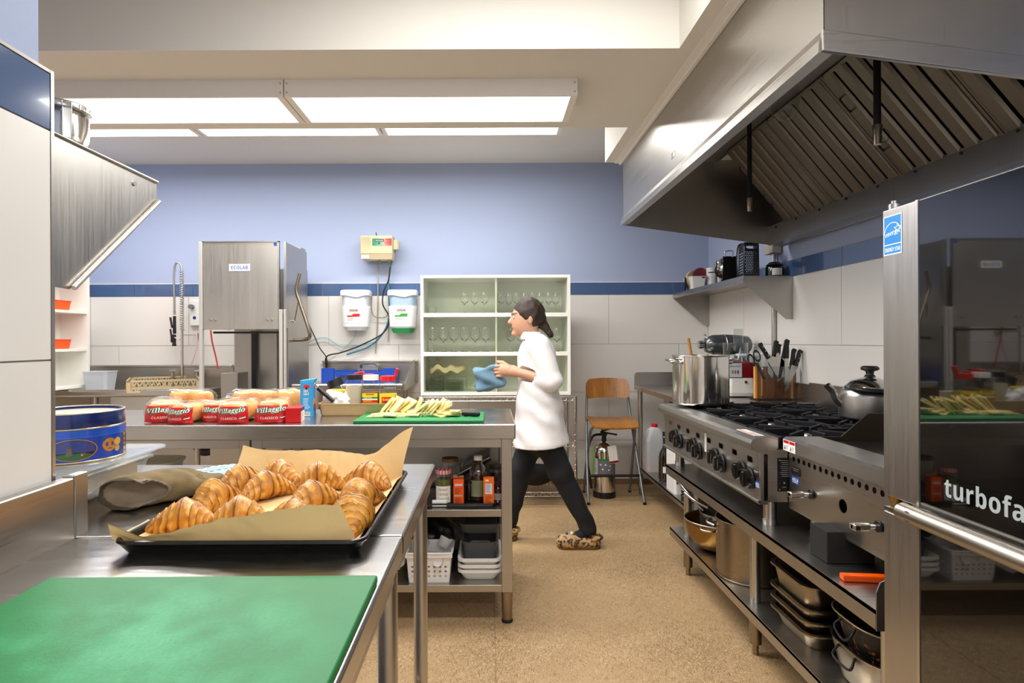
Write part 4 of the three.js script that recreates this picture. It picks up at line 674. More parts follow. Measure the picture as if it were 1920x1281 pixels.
obj('drain_pipe', [tube([P(-2.42, 0.62, 4.8), P(-2.42, 0.45, 4.8), P(-2.35, 0.36, 4.8), P(-2.25, 0.38, 4.8), P(-2.22, 0.46, 4.8), P(-2.1, 0.5, 4.9)], 0.03, 40)], M.black, dish);
const clean = thingW('dish_drain_table', 'stainless drain table with a sloped end on the right of the dishwasher', 'table', [-1.1, 0, 4.85]);
obj('tabletop', [bx(-1.508, -0.66, 0.895, 0.912, 4.48, 5.135), bx(-1.508, -0.65, 0.885, 0.94, 4.44, 4.485, 0.018)], M.top, clean);
obj('backsplash', [bx(-1.45, -0.62, 0.9, 1.085, 5.115, 5.135, 0.004), bx(-1.45, -0.62, 1.075, 1.095, 5.085, 5.135, 0.006)], M.steel, clean);
obj('end_splash', extr([[4.44, 0.885], [5.13, 0.885], [5.13, 1.095], [4.98, 1.095], [4.5, 0.94], [4.44, 0.94]], 0.012, 0.003).rotateY(Math.PI / 2).translate(-0.645, 0, 0), M.steel, clean);
for (const [x, d] of [[-0.9, 4.55], [-0.72, 5.06], [-1.45, 5.06]]) obj('leg', cyl(0.0205, 0.0205, 0.895, x, 0, -d), M.satin, clean);
// dishwasher
{ const t = thingW('dishwasher', 'tall door-type stainless dishwasher with its door raised', 'dishwasher', [-1.84, 0, 4.65]);
  const railWhite = std(0xcfccc6, 0.35, { metalness: 0.4 });
  const dr = obj('door_front', [bx(-2.14, -1.58, 1.352, 2.008, 4.4, 4.418, 0.004)], metal(0xd2cdc4, 0.5, { roughnessMap: brushTexV }), t);  // paler copy of the steel, brightness of its reflection put into the colour
  obj('door_edge', [bx(-2.15, -2.138, 1.355, 2.014, 4.395, 4.415), bx(-1.582, -1.57, 1.355, 2.014, 4.395, 4.415), bx(-2.15, -1.57, 2.006, 2.014, 4.395, 4.418)], M.satin, dr);
  obj('side_panel', [bx(-1.536, -1.526, 1.36, 2.008, 4.42, 4.92)], M.steelV, t);
  obj('side_panel_edge', bx(-1.54, -1.522, 1.358, 2.012, 4.405, 4.42), M.satin, t);
  obj('side_panel', [bx(-2.175, -2.165, 1.36, 2.008, 4.42, 4.92)], M.steelV, t);
  obj('rear_column', [bx(-2.14, -1.56, 0.6, 1.87, 4.93, 5.05)], M.steelV, t);
  obj('top_vent', bx(-1.6, -1.53, 1.99, 2.03, 4.78, 4.9, 0.004), M.steel, t);
  for (const x of [-2.172, -1.572]) obj('door_rail', [bx(x, x + 0.026, 0.79, x < -2 ? 2.01 : 1.5, 4.39, 4.42, 0.003)], railWhite, t);
  obj('door_rail', bx(-1.538, -1.524, 0.79, 1.5, 4.39, 4.42, 0.003), railWhite, t);
  obj('cabinet_side', [bx(-1.53, -1.516, 0.78, 1.36, 4.43, 4.93)], M.steelV, t);
  for (const x of [-1.95, -1.78, -1.66]) obj('inner_post', bx(x - 0.02, x + 0.02, 0.8, 1.35, 4.86, 4.9), x === -1.78 ? M.steelV : M.black, t);
  obj('inner_panel', [bx(-1.93, -1.58, 0.82, 1.34, 4.9, 4.92)], M.steelV, t);
  obj('tank', [bx(-2.15, -1.53, 0.62, 0.78, 4.42, 5.0, 0.004)], M.steel, t); obj('rack_track', [bx(-2.0, -1.58, 0.84, 0.865, 4.46, 4.9, 0.004), bx(-2.14, -1.54, 0.78, 0.815, 4.4, 4.44, 0.004)], M.satin, t);
  obj('control_box', bx(-2.06, -1.93, 0.83, 1.02, 4.5, 4.7, 0.003), M.steelV, t);
  obj('lower_panel', [bx(-2.12, -1.56, 0.25, 0.62, 4.45, 4.98, 0.003)], M.steelV, t);
  for (const [x, d] of [[-2.1, 4.48], [-1.58, 4.48], [-2.1, 4.95], [-1.58, 4.95]]) obj('leg', cyl(0.018, 0.02, 0.25, x, 0, -d), M.satin, t);
  const h = obj('door_handle', tube([P(-1.45, 1.78, 4.5), P(-1.475, 1.65, 4.5), P(-1.45, 1.56, 4.5), P(-1.375, 1.32, 4.5), P(-1.38, 1.29, 4.51), P(-1.42, 1.275, 4.53), P(-1.52, 1.27, 4.55)], 0.0135, 50), M.worn, t);
  obj('lift_rod', [rod(P(-1.47, 1.56, 4.52), P(-1.51, 1.42, 4.56), 0.005), cyl(0.01, 0.01, 0.012, 0, 0, 0, 14).rotateZ(Math.PI / 2).translate(-1.512, 1.42, -4.56)], M.chrome, h);
  obj('lift_bar', rod(P(-2.08, 1.33, 4.43), P(-1.56, 1.33, 4.43), 0.008), M.iron, t);
  for (const x of [-2.09, -2.055, -1.665, -1.63]) obj('bolt', cyl(0.009, 0.009, 0.006, 0, 0, 0, 16).rotateX(Math.PI / 2).translate(x, 1.424, -4.396), M.satin, dr);
  const tex = canvasTex(512, 160, (g, w, h2) => { g.fillStyle = '#dedbd2'; g.fillRect(0, 0, w, h2); g.fillStyle = '#1d5bb8'; fit(g, 'ECOLAB', 40, 122, 430, 112); });
  const p = sticker('name_plate', 0.158, 0.053, mapMat(tex, 0.35), dr, [0, 0, 0], [0, 0, 0], 'pale plate with blue letters'); p.position.set(-1.868 + 1.84, 1.817, -4.398 + 4.65);
  const bl = sticker('blue_sticker', 0.022, 0.024, M.blue, dr, [0, 0, 0]); bl.position.set(-1.6 + 1.84, 1.99, -4.399 + 4.65);
}
// pre-rinse spray arm
{ const t = thingW('pre_rinse_tap', 'tall pre-rinse tap with a coiled spring arm and black trigger sprayer', 'tap', [-2.6, 0.868, 5.05]);
  const x = -2.605, d = 4.98;
  obj('riser', rod(P(x, 0.868, d), P(x, 1.36, d), 0.011), M.chrome, t); obj('orange_ring', cyl(0.016, 0.016, 0.012, x, 0.93, -d), M.orange, t);
  const coil = []; for (let k = 0; k <= 26 * 10; k++) { const a = k / 10 * 2 * Math.PI; coil.push(P(x + Math.cos(a) * 0.017, 1.36 + k / 260 * 0.5, d + Math.sin(a) * 0.017)); }
  obj('spring', new THREE.TubeGeometry(new THREE.CatmullRomCurve3(coil), 520, 0.003, 5), M.chrome, t);
  obj('hose', tube([P(x, 1.36, d), P(x, 1.83, d), P(x - 0.015, 1.925, d), P(x - 0.045, 1.935, d), P(x - 0.065, 1.86, d), P(x - 0.065, 1.62, d), P(x - 0.065, 1.5, d)], 0.009, 60), M.satin, t);
  const s = obj('sprayer', [cyl(0.014, 0.012, 0.15, x - 0.065, 1.33, -d, 16), cyl(0.018, 0.013, 0.035, x - 0.068, 1.225, -d, 16), rbox(0.04, 0.07, 0.03, 0.01, x - 0.075, 1.255, -d)], M.black, t);
  obj('trigger', [rod(P(x - 0.085, 1.38, d), P(x - 0.1, 1.47, d), 0.008), rod(P(x - 0.09, 1.3, d), P(x - 0.1, 1.37, d), 0.007)], M.black, s); obj('spray_collar', cyl(0.012, 0.012, 0.03, x - 0.065, 1.49, -d, 16), M.chrome, t);
  obj('wall_bracket', [rod(P(x, 1.32, d), P(x + 0.06, 1.32, 5.13), 0.006), cyl(0.022, 0.022, 0.01, 0, 0, 0, 20).rotateX(Math.PI / 2).translate(x + 0.06, 1.32, -5.125), tube([P(x, 1.29, d), P(x - 0.03, 1.28, d + 0.0), P(x - 0.06, 1.3, d - 0.01)], 0.004)], M.chrome, t);
  for (const dx of [-0.115, 0.095]) { obj('tap_handle', [cyl(0.014, 0.016, 0.05, x + dx, 0.95, -d - 0.06), rod(P(x + dx - 0.02, 1.012, d + 0.06), P(x + dx + 0.03, 1.015, d + 0.06), 0.007), cyl(0.012, 0.012, 0.09, x + dx, 0.868, -d - 0.06)], M.chrome, t); }
}
// dish crate: lattice walls
{ const t = thing('dish_crate', 'beige plastic dishwasher crate with lattice sides on the sink table', 'crate', [-2.67, 0.87, 4.82], 0.5);
  const S = 0.5, hgt = 0.095, wall = (len) => { const g = [bx(-len / 2, len / 2, 0, 0.014, -0.004, 0.004), bx(-len / 2, len / 2, hgt - 0.014, hgt, -0.005, 0.005), bx(-len / 2, -len / 2 + 0.025, 0, hgt, -0.005, 0.005), bx(len / 2 - 0.025, len / 2, 0, hgt, -0.005, 0.005)]; for (let k = 0; k < 11; k++) { const c = -len / 2 + 0.045 + k * (len - 0.09) / 10; for (const s of [-1, 1]) g.push(bx(-0.004, 0.004, -0.045, 0.045, -0.003, 0.003).rotateZ(s * 0.42).translate(c, hgt / 2, 0)); } return g; };
  for (let k = 0; k < 4; k++) obj('lattice_wall', wall(S).map(g => g.translate(0, 0, S / 2).rotateY(k * Math.PI / 2)), M.rack, t);
  obj('floor_grid', [...Array.from({ length: 9 }, (_, k) => bx(-S / 2, S / 2, 0.002, 0.01, -0.2 + k * 0.05 - 0.004, -0.2 + k * 0.05 + 0.004)), ...Array.from({ length: 9 }, (_, k) => bx(-0.2 + k * 0.05 - 0.004, -0.2 + k * 0.05 + 0.004, 0.002, 0.01, -S / 2, S / 2))], M.rack, t);
}
single('plastic_tub', pan(0.2, 0.16, 0.16, { bw: 0.17, bd: 0.13, r: 0.025, rim: 0.006, th: 0.003 }).translate(-3.13, 0.868, -4.72), M.frosted, 'translucent white plastic tub on the sink table beside the shelves', 'tub');
{ const t = thing('dish_crate', 'blue plastic dishwasher crate on the drain table', 'crate', [-1.06, 0.912, 4.78]);
  obj('rim', [bx(-0.29, 0.29, 0.07, 0.1, -0.02, 0.0), bx(-0.29, 0.29, 0, 0.03, -0.02, 0), bx(-0.3, -0.2, 0, 0.13, -0.03, 0.01), bx(0.2, 0.3, 0, 0.13, -0.03, 0.01), bx(-0.29, -0.27, 0, 0.1, 0, 0.25), bx(0.27, 0.29, 0, 0.1, 0, 0.25), bx(-0.29, 0.29, 0.07, 0.1, 0.25, 0.27)], M.blue, t); for (let k = 0; k < 6; k++) obj('rib', bx(-0.17 + k * 0.06, -0.155 + k * 0.06, 0.03, 0.07, -0.018, -0.006), M.blue, t); }
single('steel_pan', pan(0.155, 0.1, 0.06, { bw: 0.14, bd: 0.09, r: 0.03, rim: 0.006, th: 0.002 }).rotateX(Math.PI / 2 - 0.12).rotateZ(Math.PI / 2 * 0).scale(1, 1.1, 1).translate(-1.03, 1.01, -5.05), M.chrome, 'shiny steel pan leaning upright at the splashback of the drain table', 'pan');

// storage shelf by the left wall
const store = thingW('storage_shelf', 'white open shelf unit by the left wall holding orange boxes', 'shelf', [-3.37, 0.895, 4.35]);
obj('end_panel', bx(-3.485, -3.25, 0.895, 1.826, 4.75, 4.775), paleWhite, store); obj('end_panel', bx(-3.485, -3.25, 0.895, 1.826, 3.6, 3.625), paleWhite, store);
obj('back_panel', bx(-3.488, -3.476, 0.895, 1.826, 3.625, 4.75), paleWhite, store);
for (const y of [0.9, 1.19, 1.49, 1.8]) obj('shelf', bx(-3.476, -3.255, y, y + 0.02, 3.625, 4.75), paleWhite, store);
for (const [y, l] of [[1.21, 'orange plastic box on the lower white shelf by the left wall'], [1.51, 'orange plastic box on the upper white shelf by the left wall']]) single('orange_box', pan(0.16, 0.4, 0.075, { bw: 0.145, bd: 0.38, r: 0.02, rim: 0.006, th: 0.003 }).translate(-3.36, y, -4.42), M.orange, l, 'box', 'orange boxes on the white shelves');
{ const t = thing('control_unit', 'small white wall control with a grey dial beside the dishwasher', 'controller', [-2.56, 1.4, 5.12]); obj('case', rbox(0.085, 0.225, 0.04, 0.01, 0, 0, 0), M.plasticWhite, t); obj('dial', cyl(0.022, 0.02, 0.03, 0, 0, 0, 24).rotateX(Math.PI / 2).translate(-0.015, 0.165, 0.035), M.greyPlastic, t); obj('blue_mark', cyl(0.014, 0.014, 0.002, 0, 0, 0, 20).rotateX(Math.PI / 2).translate(-0.0, 0.07, 0.0205), M.navy, t); }

// ================================================================ dispensers, ozone box, cables
function dispenser(name, x, y, band, liquid, label) {
  const t = thing(name, label, 'dispenser', [x, y, 5.06], 0, 'soap dispensers on the tiled wall');
  obj('body', loft([ring(0.2, 0.13, 0.06, 0.025), ring(0.225, 0.15, 0.06, 0.04), ring(0.245, 0.16, 0.06, 0.2), ring(0.245, 0.16, 0.06, 0.215)], true, true), M.plasticWhite, t);
  obj('reservoir', loft([ring(0.215, 0.14, 0.05, 0.216), ring(0.23, 0.145, 0.05, 0.31)], true, true), liquid, t);
  obj('lid', [loft([ring(0.255, 0.165, 0.05, 0.305), ring(0.26, 0.17, 0.05, 0.335), ring(0.245, 0.155, 0.05, 0.352)], true, true), extr([[-0.125, 0.31], [0.125, 0.31], [0.06, 0.298], [0.03, 0.288], [-0.01, 0.293], [-0.06, 0.303]], 0.01).translate(0, 0, 0.078)], M.plasticWhite, t);
  if (band) obj('base', loft([ring(0.17, 0.1, 0.045, -0.015), ring(0.2, 0.13, 0.06, 0.024)], true, true), M.green, t, { label: 'green base' }); else obj('base', loft([ring(0.17, 0.11, 0.05, 0.008), ring(0.2, 0.13, 0.06, 0.024)], true, true), M.plasticWhite, t);
  for (const s of [-1, 1]) for (let k = 0; k < 8; k++) obj('vent_hole', rbox(0.004, 0.008, 0.008, 0.002, s * lerp(0.113, 0.12, k / 7), 0.05 + k * 0.021, 0.02), M.black, t);
  const tex = canvasTex(256, 256, (g, w, h) => { g.fillStyle = '#f2f1f0'; g.fillRect(0, 0, w, h); g.fillStyle = '#c9b98e'; g.fillRect(60, 22, 140, 46); g.fillStyle = '#173f96'; fit(g, 'ECOLAB', 66, 60, 128, 40); g.fillStyle = band ? '#37a12e' : '#d3202c'; g.beginPath(); g.moveTo(30, 128); g.lineTo(100, 128); g.lineTo(130, 100); g.lineTo(226, 100); g.lineTo(226, 150); g.lineTo(30, 158); g.fill(); lines(g, 34, 172, 130, 3, 16, 6, '#666'); });
  sticker('front_label', 0.14, 0.13, mapMat(tex), t, [-0.005, 0.135, 0.0795], [0.03, 0, 0]);
}
dispenser('soap_dispenser', (668 - 917) * 5.06 / 1100, 1.345, 0, phy(0xd5d9e0, 0.4), 'white wall dispenser with a red label and pale contents');
dispenser('soap_dispenser', (756 - 917) * 5.06 / 1100, 1.345, 1, phy(0xa7bfd4, 0.35), 'white wall dispenser with a green label and green base');
{ const t = thing('ozone_unit', 'beige wall-mounted box with a green and red panel and hanging tubes', 'controller', [(709 - 917) * 5.05 / 1100, 1.958, 5.065]);
  obj('case', [loft([ring(0.26, 0.12, 0.012, 0.0), ring(0.275, 0.15, 0.012, 0.045), ring(0.275, 0.16, 0.012, 0.05), ring(0.275, 0.15, 0.012, 0.2)], true, true)], M.beige, t);
  for (let k = 0; k < 9; k++) obj('vent_rib', rbox(0.004, 0.13, 0.004, 0.001, -0.128 + k * 0.0095, 0.06, 0.079), M.beige, t);
  const tex = canvasTex(512, 192, (g, w, h) => { const q = g.createLinearGradient(0, 0, w, 0); q.addColorStop(0, '#12805a'); q.addColorStop(0.5, '#7fae96'); q.addColorStop(0.6, '#d89a92'); q.addColorStop(1, '#c92a34'); g.fillStyle = q; g.fillRect(0, 0, w, h); g.fillStyle = '#111'; g.fillRect(70, 20, 240, 64); g.fillStyle = '#e8efe8'; fit(g, 'OzoCleanse', 82, 68, 216, 46); g.fillStyle = '#2a1012'; fit(g, 'LAUNDRY', 310, 120, 180, 40); g.fillRect(340, 24, 110, 14); g.fillStyle = '#0d3a2a'; g.fillRect(150, 110, 60, 34); });
  sticker('front_panel', 0.165, 0.06, mapMat(tex), t, [0.048, 0.145, 0.0795], [0, 0, 0], 'green and red printed panel');
  obj('switch_plate', bx(-0.13, -0.065, 0.005, 0.035, -0.072, -0.066), M.label, t); obj('antenna', rod(P(-0.005, 0.2, -0.03), P(-0.012, 0.235, -0.03), 0.004), M.black, t);
  obj('side_plug', [bx(0.138, 0.172, 0.085, 0.17, -0.05, 0.0, 0.004), bx(0.172, 0.182, 0.09, 0.165, -0.04, 0)], M.beige, t);
  for (const x of [0.015, 0.1]) obj('brass_fitting', cyl(0.008, 0.008, 0.02, x, -0.02, 0.02, 12), M.brass, t); }
function cord(name, pts, r, mat, label, group) { const t = single(name, tube(pts, r, 80, 8), mat, label, 'cable', group); return t; }
const wpx = (px, py, d) => P((px - 917) * d / 1100, EYE - (py - 639) * d / 1100, d);   // a spot on the wall
const CAB = 'tubes and cables on the tiled wall', D = 5.12;
cord('tube_line', [[709, 487], [709, 560], [707, 620], [704, 662]].map(([x, y]) => wpx(x, y, D)), 0.005, std(0x9c9482, 0.5), 'thin grey tube hanging straight down from the beige box', CAB);
cord('tube_line', [[727, 487], [728, 530], [729, 580], [728, 640]].map(([x, y]) => wpx(x, y, D)), 0.005, std(0xb3a98c, 0.5), 'thin beige tube hanging down behind the blue cable', CAB);
cord('blue_cable', [[741, 468], [733, 500], [729, 530], [730, 570], [727, 605], [712, 632], [690, 650], [650, 664]].map(([x, y]) => wpx(x, y, 5.1)), 0.007, std(0x2e7f9a, 0.5), 'teal cable running from the beige box down between the dispensers', CAB);
cord('black_cable', [[732, 500], [729, 524], [720, 545], [718, 570], [730, 595], [722, 620], [680, 645], [640, 660], [612, 668], [611, 690]].map(([x, y]) => wpx(x, y, 5.08)), 0.006, M.black, 'black cable looping down the tiled wall to the drain table', CAB);
cord('black_cable', [[574, 596], [588, 626], [600, 652], [612, 670], [612, 694]].map(([x, y]) => wpx(x, y, 5.06)), 0.005, M.black, 'black cable running from the dishwasher handle side to the drain table', CAB);
cord('tube_line', [[575, 640], [610, 632], [640, 648], [680, 645], [705, 640]].map(([x, y]) => wpx(x, y, 5.11)), 0.004, std(0x8fc7cc, 0.4), 'pale turquoise tube crossing the tiles beside the dishwasher', CAB);
cord('tube_line', [[668, 618], [665, 630], [640, 658], [600, 685]].map(([x, y]) => wpx(x, y, 5.1)), 0.008, M.clearPlastic, 'clear hose under the red-labelled dispenser', CAB);
cord('red_tube', [[395, 617], [398, 640], [404, 665], [409, 690]].map(([x, y]) => wpx(x, y, 4.75)), 0.006, std(0xd5301c, 0.35), 'bright red tube hanging from the dishwasher', CAB);
cord('tube_line', [[369, 617], [368, 650], [358, 682]].map(([x, y]) => wpx(x, y, 5.05)), 0.006, phy(0xeec9cf, 0.3), 'pale pink tube below the white wall control', CAB);
cord('tube_line', [[782, 560], [783, 575], [782, 590]].map(([x, y]) => wpx(x, y, 5.05)), 0.005, M.satin, 'short steel tube at the green-labelled dispenser', CAB);
cord('tube_line', [[697, 552], [697, 580], [702, 592], [722, 594], [728, 588]].map(([x, y]) => wpx(x, y, 5.1)), 0.005, std(0x8c8578, 0.5), 'grey tube curling from the red-labelled dispenser', CAB);

// ================================================================ green cutting board in front
{ const tex = dataTex(512, 512, (x, y) => {
    const u = x / 511 * 2 - 1, v = y / 511 * 2 - 1, worn = clamp(1.05 - Math.hypot(u * 1.0, v * 1.0) ** 2.2, 0, 1), n = smooth(-0.35, 0.4, tile2(x, y, 512, 512, 5, 5, 2) + 0.6 * tile2(x, y, 512, 512, 14, 11, 8)), f = tile2(x, y, 512, 512, 130, 40, 5) * 0.5 + tile2(x, y, 512, 512, 60, 160, 7) * 0.5 + (rnd() - 0.5) * 0.35, k = clamp(worn * (0.05 + 0.75 * n) + f * 0.5 * worn, 0, 1);
    return [lerp(0.0, 0.27, k), lerp(0.46, 0.64, k), lerp(0.22, 0.44, k)]; }, true);
  const g = bx(-0.25, 0.25, 0, 0.0135, -0.225, 0.225, 0.004); const p = g.attributes.position, uv = g.attributes.uv; for (let i = 0; i < p.count; i++) uv.setXY(i, p.getX(i) / 0.5 + 0.5, p.getZ(i) / 0.45 + 0.5);
  const b = single('cutting_board', g, std(0xffffff, 0.55, { map: tex, bumpMap: softTex, bumpScale: 0.0003 }), 'large worn green cutting board on the front worktable', 'cutting board', null, { keepUV: true }); b.position.set(-0.42, 0.889, -0.672); b.rotation.y = 0.008;
  const b2 = single('cutting_board', (() => { const g2 = bx(-0.295, 0.295, 0, 0.0135, -0.155, 0.155, 0.004), q = g2.attributes.position, w = g2.attributes.uv; for (let i = 0; i < q.count; i++) w.setXY(i, q.getX(i) / 0.59 + 0.5, q.getZ(i) / 0.31 + 0.5); return g2; })(), std(0xffffff, 0.5, { map: tex }), 'green cutting board covered with pale yellow slices on the middle counter', 'cutting board', null, { keepUV: true }); b2.position.set(-0.32, 0.889, -2.795);
}
// ================================================================ sheet pan, parchment and croissants
const SP = [-0.435, 0.889, 1.285];
{ const t = thing('sheet_pan', 'large dark sheet pan lined with parchment and filled with croissants', 'baking tray', SP);
  obj('tray', loft([ring(0.38, 0.5, 0.02, 0.0), ring(0.405, 0.525, 0.02, 0.0), ring(0.428, 0.548, 0.025, 0.018), ring(0.436, 0.556, 0.03, 0.021), ring(0.442, 0.562, 0.034, 0.024), ring(0.438, 0.558, 0.03, 0.0285), ring(0.43, 0.55, 0.028, 0.029), ring(0.424, 0.544, 0.024, 0.026), ring(0.4, 0.52, 0.02, 0.002), ring(0.37, 0.49, 0.02, 0.002)], true, true, 0.7), M.panBlack, t); }
{ // parchment: flat in the tray, standing up at the near and far edges
  const nu = 60, nv = 60, pos = [], V = [];
  const f = (u, v) => {   // u -1..1 across, v 0..1 from near to far; local to the tray
    let x = u * 0.2, z, y = 0.0035;
    const near = 0.255 + 0.006 * Math.sin(u * 3), far = -0.25;
    const nh = lerp(0.042, 0.085, smooth(-0.9, 0.8, u)) - 0.012 * smooth(0.0, -1, u), fh = 0.075 + 0.04 * smooth(0.55, 1, u) - 0.012 * smooth(-0.2, 0.6, u) * (1 - smooth(0.6, 1, u));
    if (v < 0.2) { const k = 1 - v / 0.2, a = smooth(0, 1, Math.min(k * 4, 1)); z = near + 0.014 * a * k + 0.004 * Math.sin(u * 7) * k; y = 0.0035 + nh * Math.pow(k, 0.8); }
    else if (v > 0.8) { const k = (v - 0.8) / 0.2; z = far - 0.045 * k - 0.006 * Math.sin(u * 5 + 1) * k; y = 0.0035 + fh * Math.pow(k, 0.8); }
    else { const k = (v - 0.2) / 0.6; z = lerp(near, far, k); y = 0.0035 + 0.0012 * (1 + Math.sin(u * 9 + k * 5)); }
    if (u < -0.86) { const k = (-0.86 - u) / 0.14; x -= 0.03 * k; y += 0.022 * k * (v < 0.35 ? 1 : 0.6); }
    if (u > 0.86) { const k = (u - 0.86) / 0.14; y += 0.012 * k + (v > 0.8 ? 0.01 * k : 0); x += (v > 0.75 ? 0.03 * (v - 0.75) / 0.25 : 0) * k; if (v < 0.2) x -= 0.03 * k * (1 - v / 0.2); }
    y += 0.0014 * N3(u * 9, v * 12, 2) * (v < 0.2 || v > 0.8 ? 3 : 1); return [x, Math.max(y, 0.0028), z];
  };
  const th = 0.0004;
  for (let j = 0; j < nv; j++) for (let i = 0; i < nu; i++) { const a = f(i / nu * 2 - 1, j / nv), b = f((i + 1) / nu * 2 - 1, j / nv), c = f((i + 1) / nu * 2 - 1, (j + 1) / nv), d = f(i / nu * 2 - 1, (j + 1) / nv); pos.push(...a, ...b, ...c, ...a, ...c, ...d); }
  const g = new THREE.BufferGeometry(); g.setAttribute('position', new THREE.Float32BufferAttribute(pos, 3));
  const m = single('parchment_paper', creased(g, 1.0), M.parchment, 'brown parchment paper with upturned edges under the croissants', 'parchment'); m.position.set(SP[0], SP[1], -SP[2]);
}
function croissantGeo(L, R, bend, s0) {   // spine along x, bent towards +z; a few overlapping wraps on each side, thin layers at their edges
  const nt = 150, na = 56, pos = [], col = [], idx = [], cuts = [0, 0.27, 0.45, 0.6, 0.73, 0.84, 0.93, 1.2];
  for (let i = 0; i <= nt; i++) for (let j = 0; j <= na; j++) {
    const t = i / nt * 2 - 1, a = j / na * Math.PI * 2, sg = t < 0 ? -1 : 1;
    const lean = (0.10 * Math.sin(a * 1 + 0.9 * sg + s0) + 0.03 * N3(Math.cos(a) * 2 + s0, Math.sin(a) * 2, sg * 3)), m = clamp(Math.abs(t + lean * smooth(0, 0.35, Math.abs(t)) * sg * 0.8 + 0.04 * Math.sin(s0)), 0, 1.05);
    let k = 0; while (m >= cuts[k + 1]) k++; const fr = (m - cuts[k]) / (cuts[k + 1] - cuts[k]);
    const env = Math.pow(Math.max(0, 1 - Math.pow(Math.abs(t), 1.45)), 0.85) * 0.9 + 0.1 * Math.sqrt(Math.max(0, 1 - Math.abs(t)));
    const ridge = 0.17 * (1 - 0.35 * k / 6) * Math.pow(1 - fr, 0.7) * smooth(0, 0.05, fr), lay = 0.022 * Math.sin(fr * 34 + 2 * N3(a * 2, t * 6, s0)) * smooth(0.5, 0.05, fr);
    const bump = 0.07 * N3(t * 4 + s0, Math.cos(a) * 1.4, Math.sin(a) * 1.4 + s0) + 0.025 * N3(t * 20 + s0, Math.cos(a) * 7, Math.sin(a) * 7);
    let r = R * env * (0.9 + ridge + lay + bump); if (i === 0 || i === nt) r = 0.0003;
    const X = t * L / 2, B = bend * t * t * L / 2, y = Math.sin(a) * r * 0.9 + R * 0.86 * env, z = Math.cos(a) * r;
    pos.push(X, Math.max(y, 0), z + B);
    const n1 = 0.5 + 0.7 * N3(t * 6 + s0 * 2, Math.cos(a) * 1.8, Math.sin(a) * 1.8 + s0), n2 = 0.5 + 0.7 * N3(t * 30 + s0, a * 3, s0), edge_ = smooth(0.3, 0.02, fr) * smooth(0, 0.02, fr) * (0.5 + n1);
    const lines_ = 0.35 * (0.5 + 0.5 * Math.sin(fr * 46 + 3 * N3(a * 2, t * 7, s0))) * smooth(0.75, 0.1, fr), seam = smooth(0.06, 0, fr);
    const brown = clamp(0.05 + 0.55 * edge_ + lines_ * n2 + 0.5 * smooth(0.55, 0.9, n1) + 0.3 * smooth(0.6, 1, Math.abs(t)), 0, 1), pale = clamp(smooth(0.35, 0.85, fr) * smooth(0.75, 0.3, n1) * (1 - 0.6 * Math.abs(t)), 0, 1);
    const A = [0.66, 0.275, 0.02], Bc = [0.2, 0.042, 0.004], C = [0.85, 0.56, 0.16]; col.push(...A.map((x, q) => lerp(lerp(x, C[q], pale), Bc[q], brown * 0.85 + seam * 0.1)));
  }
  for (let i = 0; i < nt; i++) for (let j = 0; j < na; j++) { const a = i * (na + 1) + j, b = a + na + 1; idx.push(a, a + 1, b, b, a + 1, b + 1); }
  const g = new THREE.BufferGeometry(); g.setAttribute('position', new THREE.Float32BufferAttribute(pos, 3)); g.setAttribute('color', new THREE.Float32BufferAttribute(col, 3)); g.setIndex(idx); g.computeVertexNormals(); return meterUV(g);
}
const crMat = phy(0xffffff, 0.42, { vertexColors: true, clearcoat: 0.25, clearcoatRoughness: 0.35, bumpMap: softTex, bumpScale: 0.0012 });
const crGeos = [0, 1, 2, 3].map(k => croissantGeo(0.15 + 0.01 * (k % 2), 0.036 + 0.002 * (k % 3), 0.2 + 0.16 * (k % 2), k * 3.7 + 1));
[[-0.588, 1.13, 0.25, 'plump croissant at the front left corner of the tray, behind the paper flap'], [-0.598, 1.27, 1.25, 'rounded croissant at the left rim of the tray, seen end-on'], [-0.478, 1.12, 0.2, 'croissant half hidden behind the middle of the front paper flap'],
  [-0.525, 1.37, 0.85, 'long pointed croissant leaning diagonally in the middle of the tray'], [-0.535, 1.5, -0.2, 'pale croissant against the far paper flap, left of the others'], [-0.605, 1.42, 0.9, 'croissant tip showing behind the long pointed one by the left rim'],
  [-0.42, 1.44, 0.25, 'broad croissant near the far paper flap with a pale middle'], [-0.385, 1.27, 0.9, 'croissant with dark ridges in the middle right of the tray'], [-0.375, 1.12, -0.3, 'croissant just showing above the front paper flap beside the right corner'],
  [-0.285, 1.27, 1.25, 'tall rounded croissant beside the right rim of the tray'], [-0.262, 1.125, 1.5, 'croissant at the front right corner of the tray beside the paper edge'], [-0.3, 1.47, -0.35, 'small dark croissant in the far right corner of the tray']]
  .forEach(([x, d, turn, label], k) => { const m = single('croissant', crGeos[k % 4].clone(), crMat, label, 'croissant', 'croissants on the sheet pan'); m.position.set(x, 0.8955, -d); m.rotation.y = turn; });

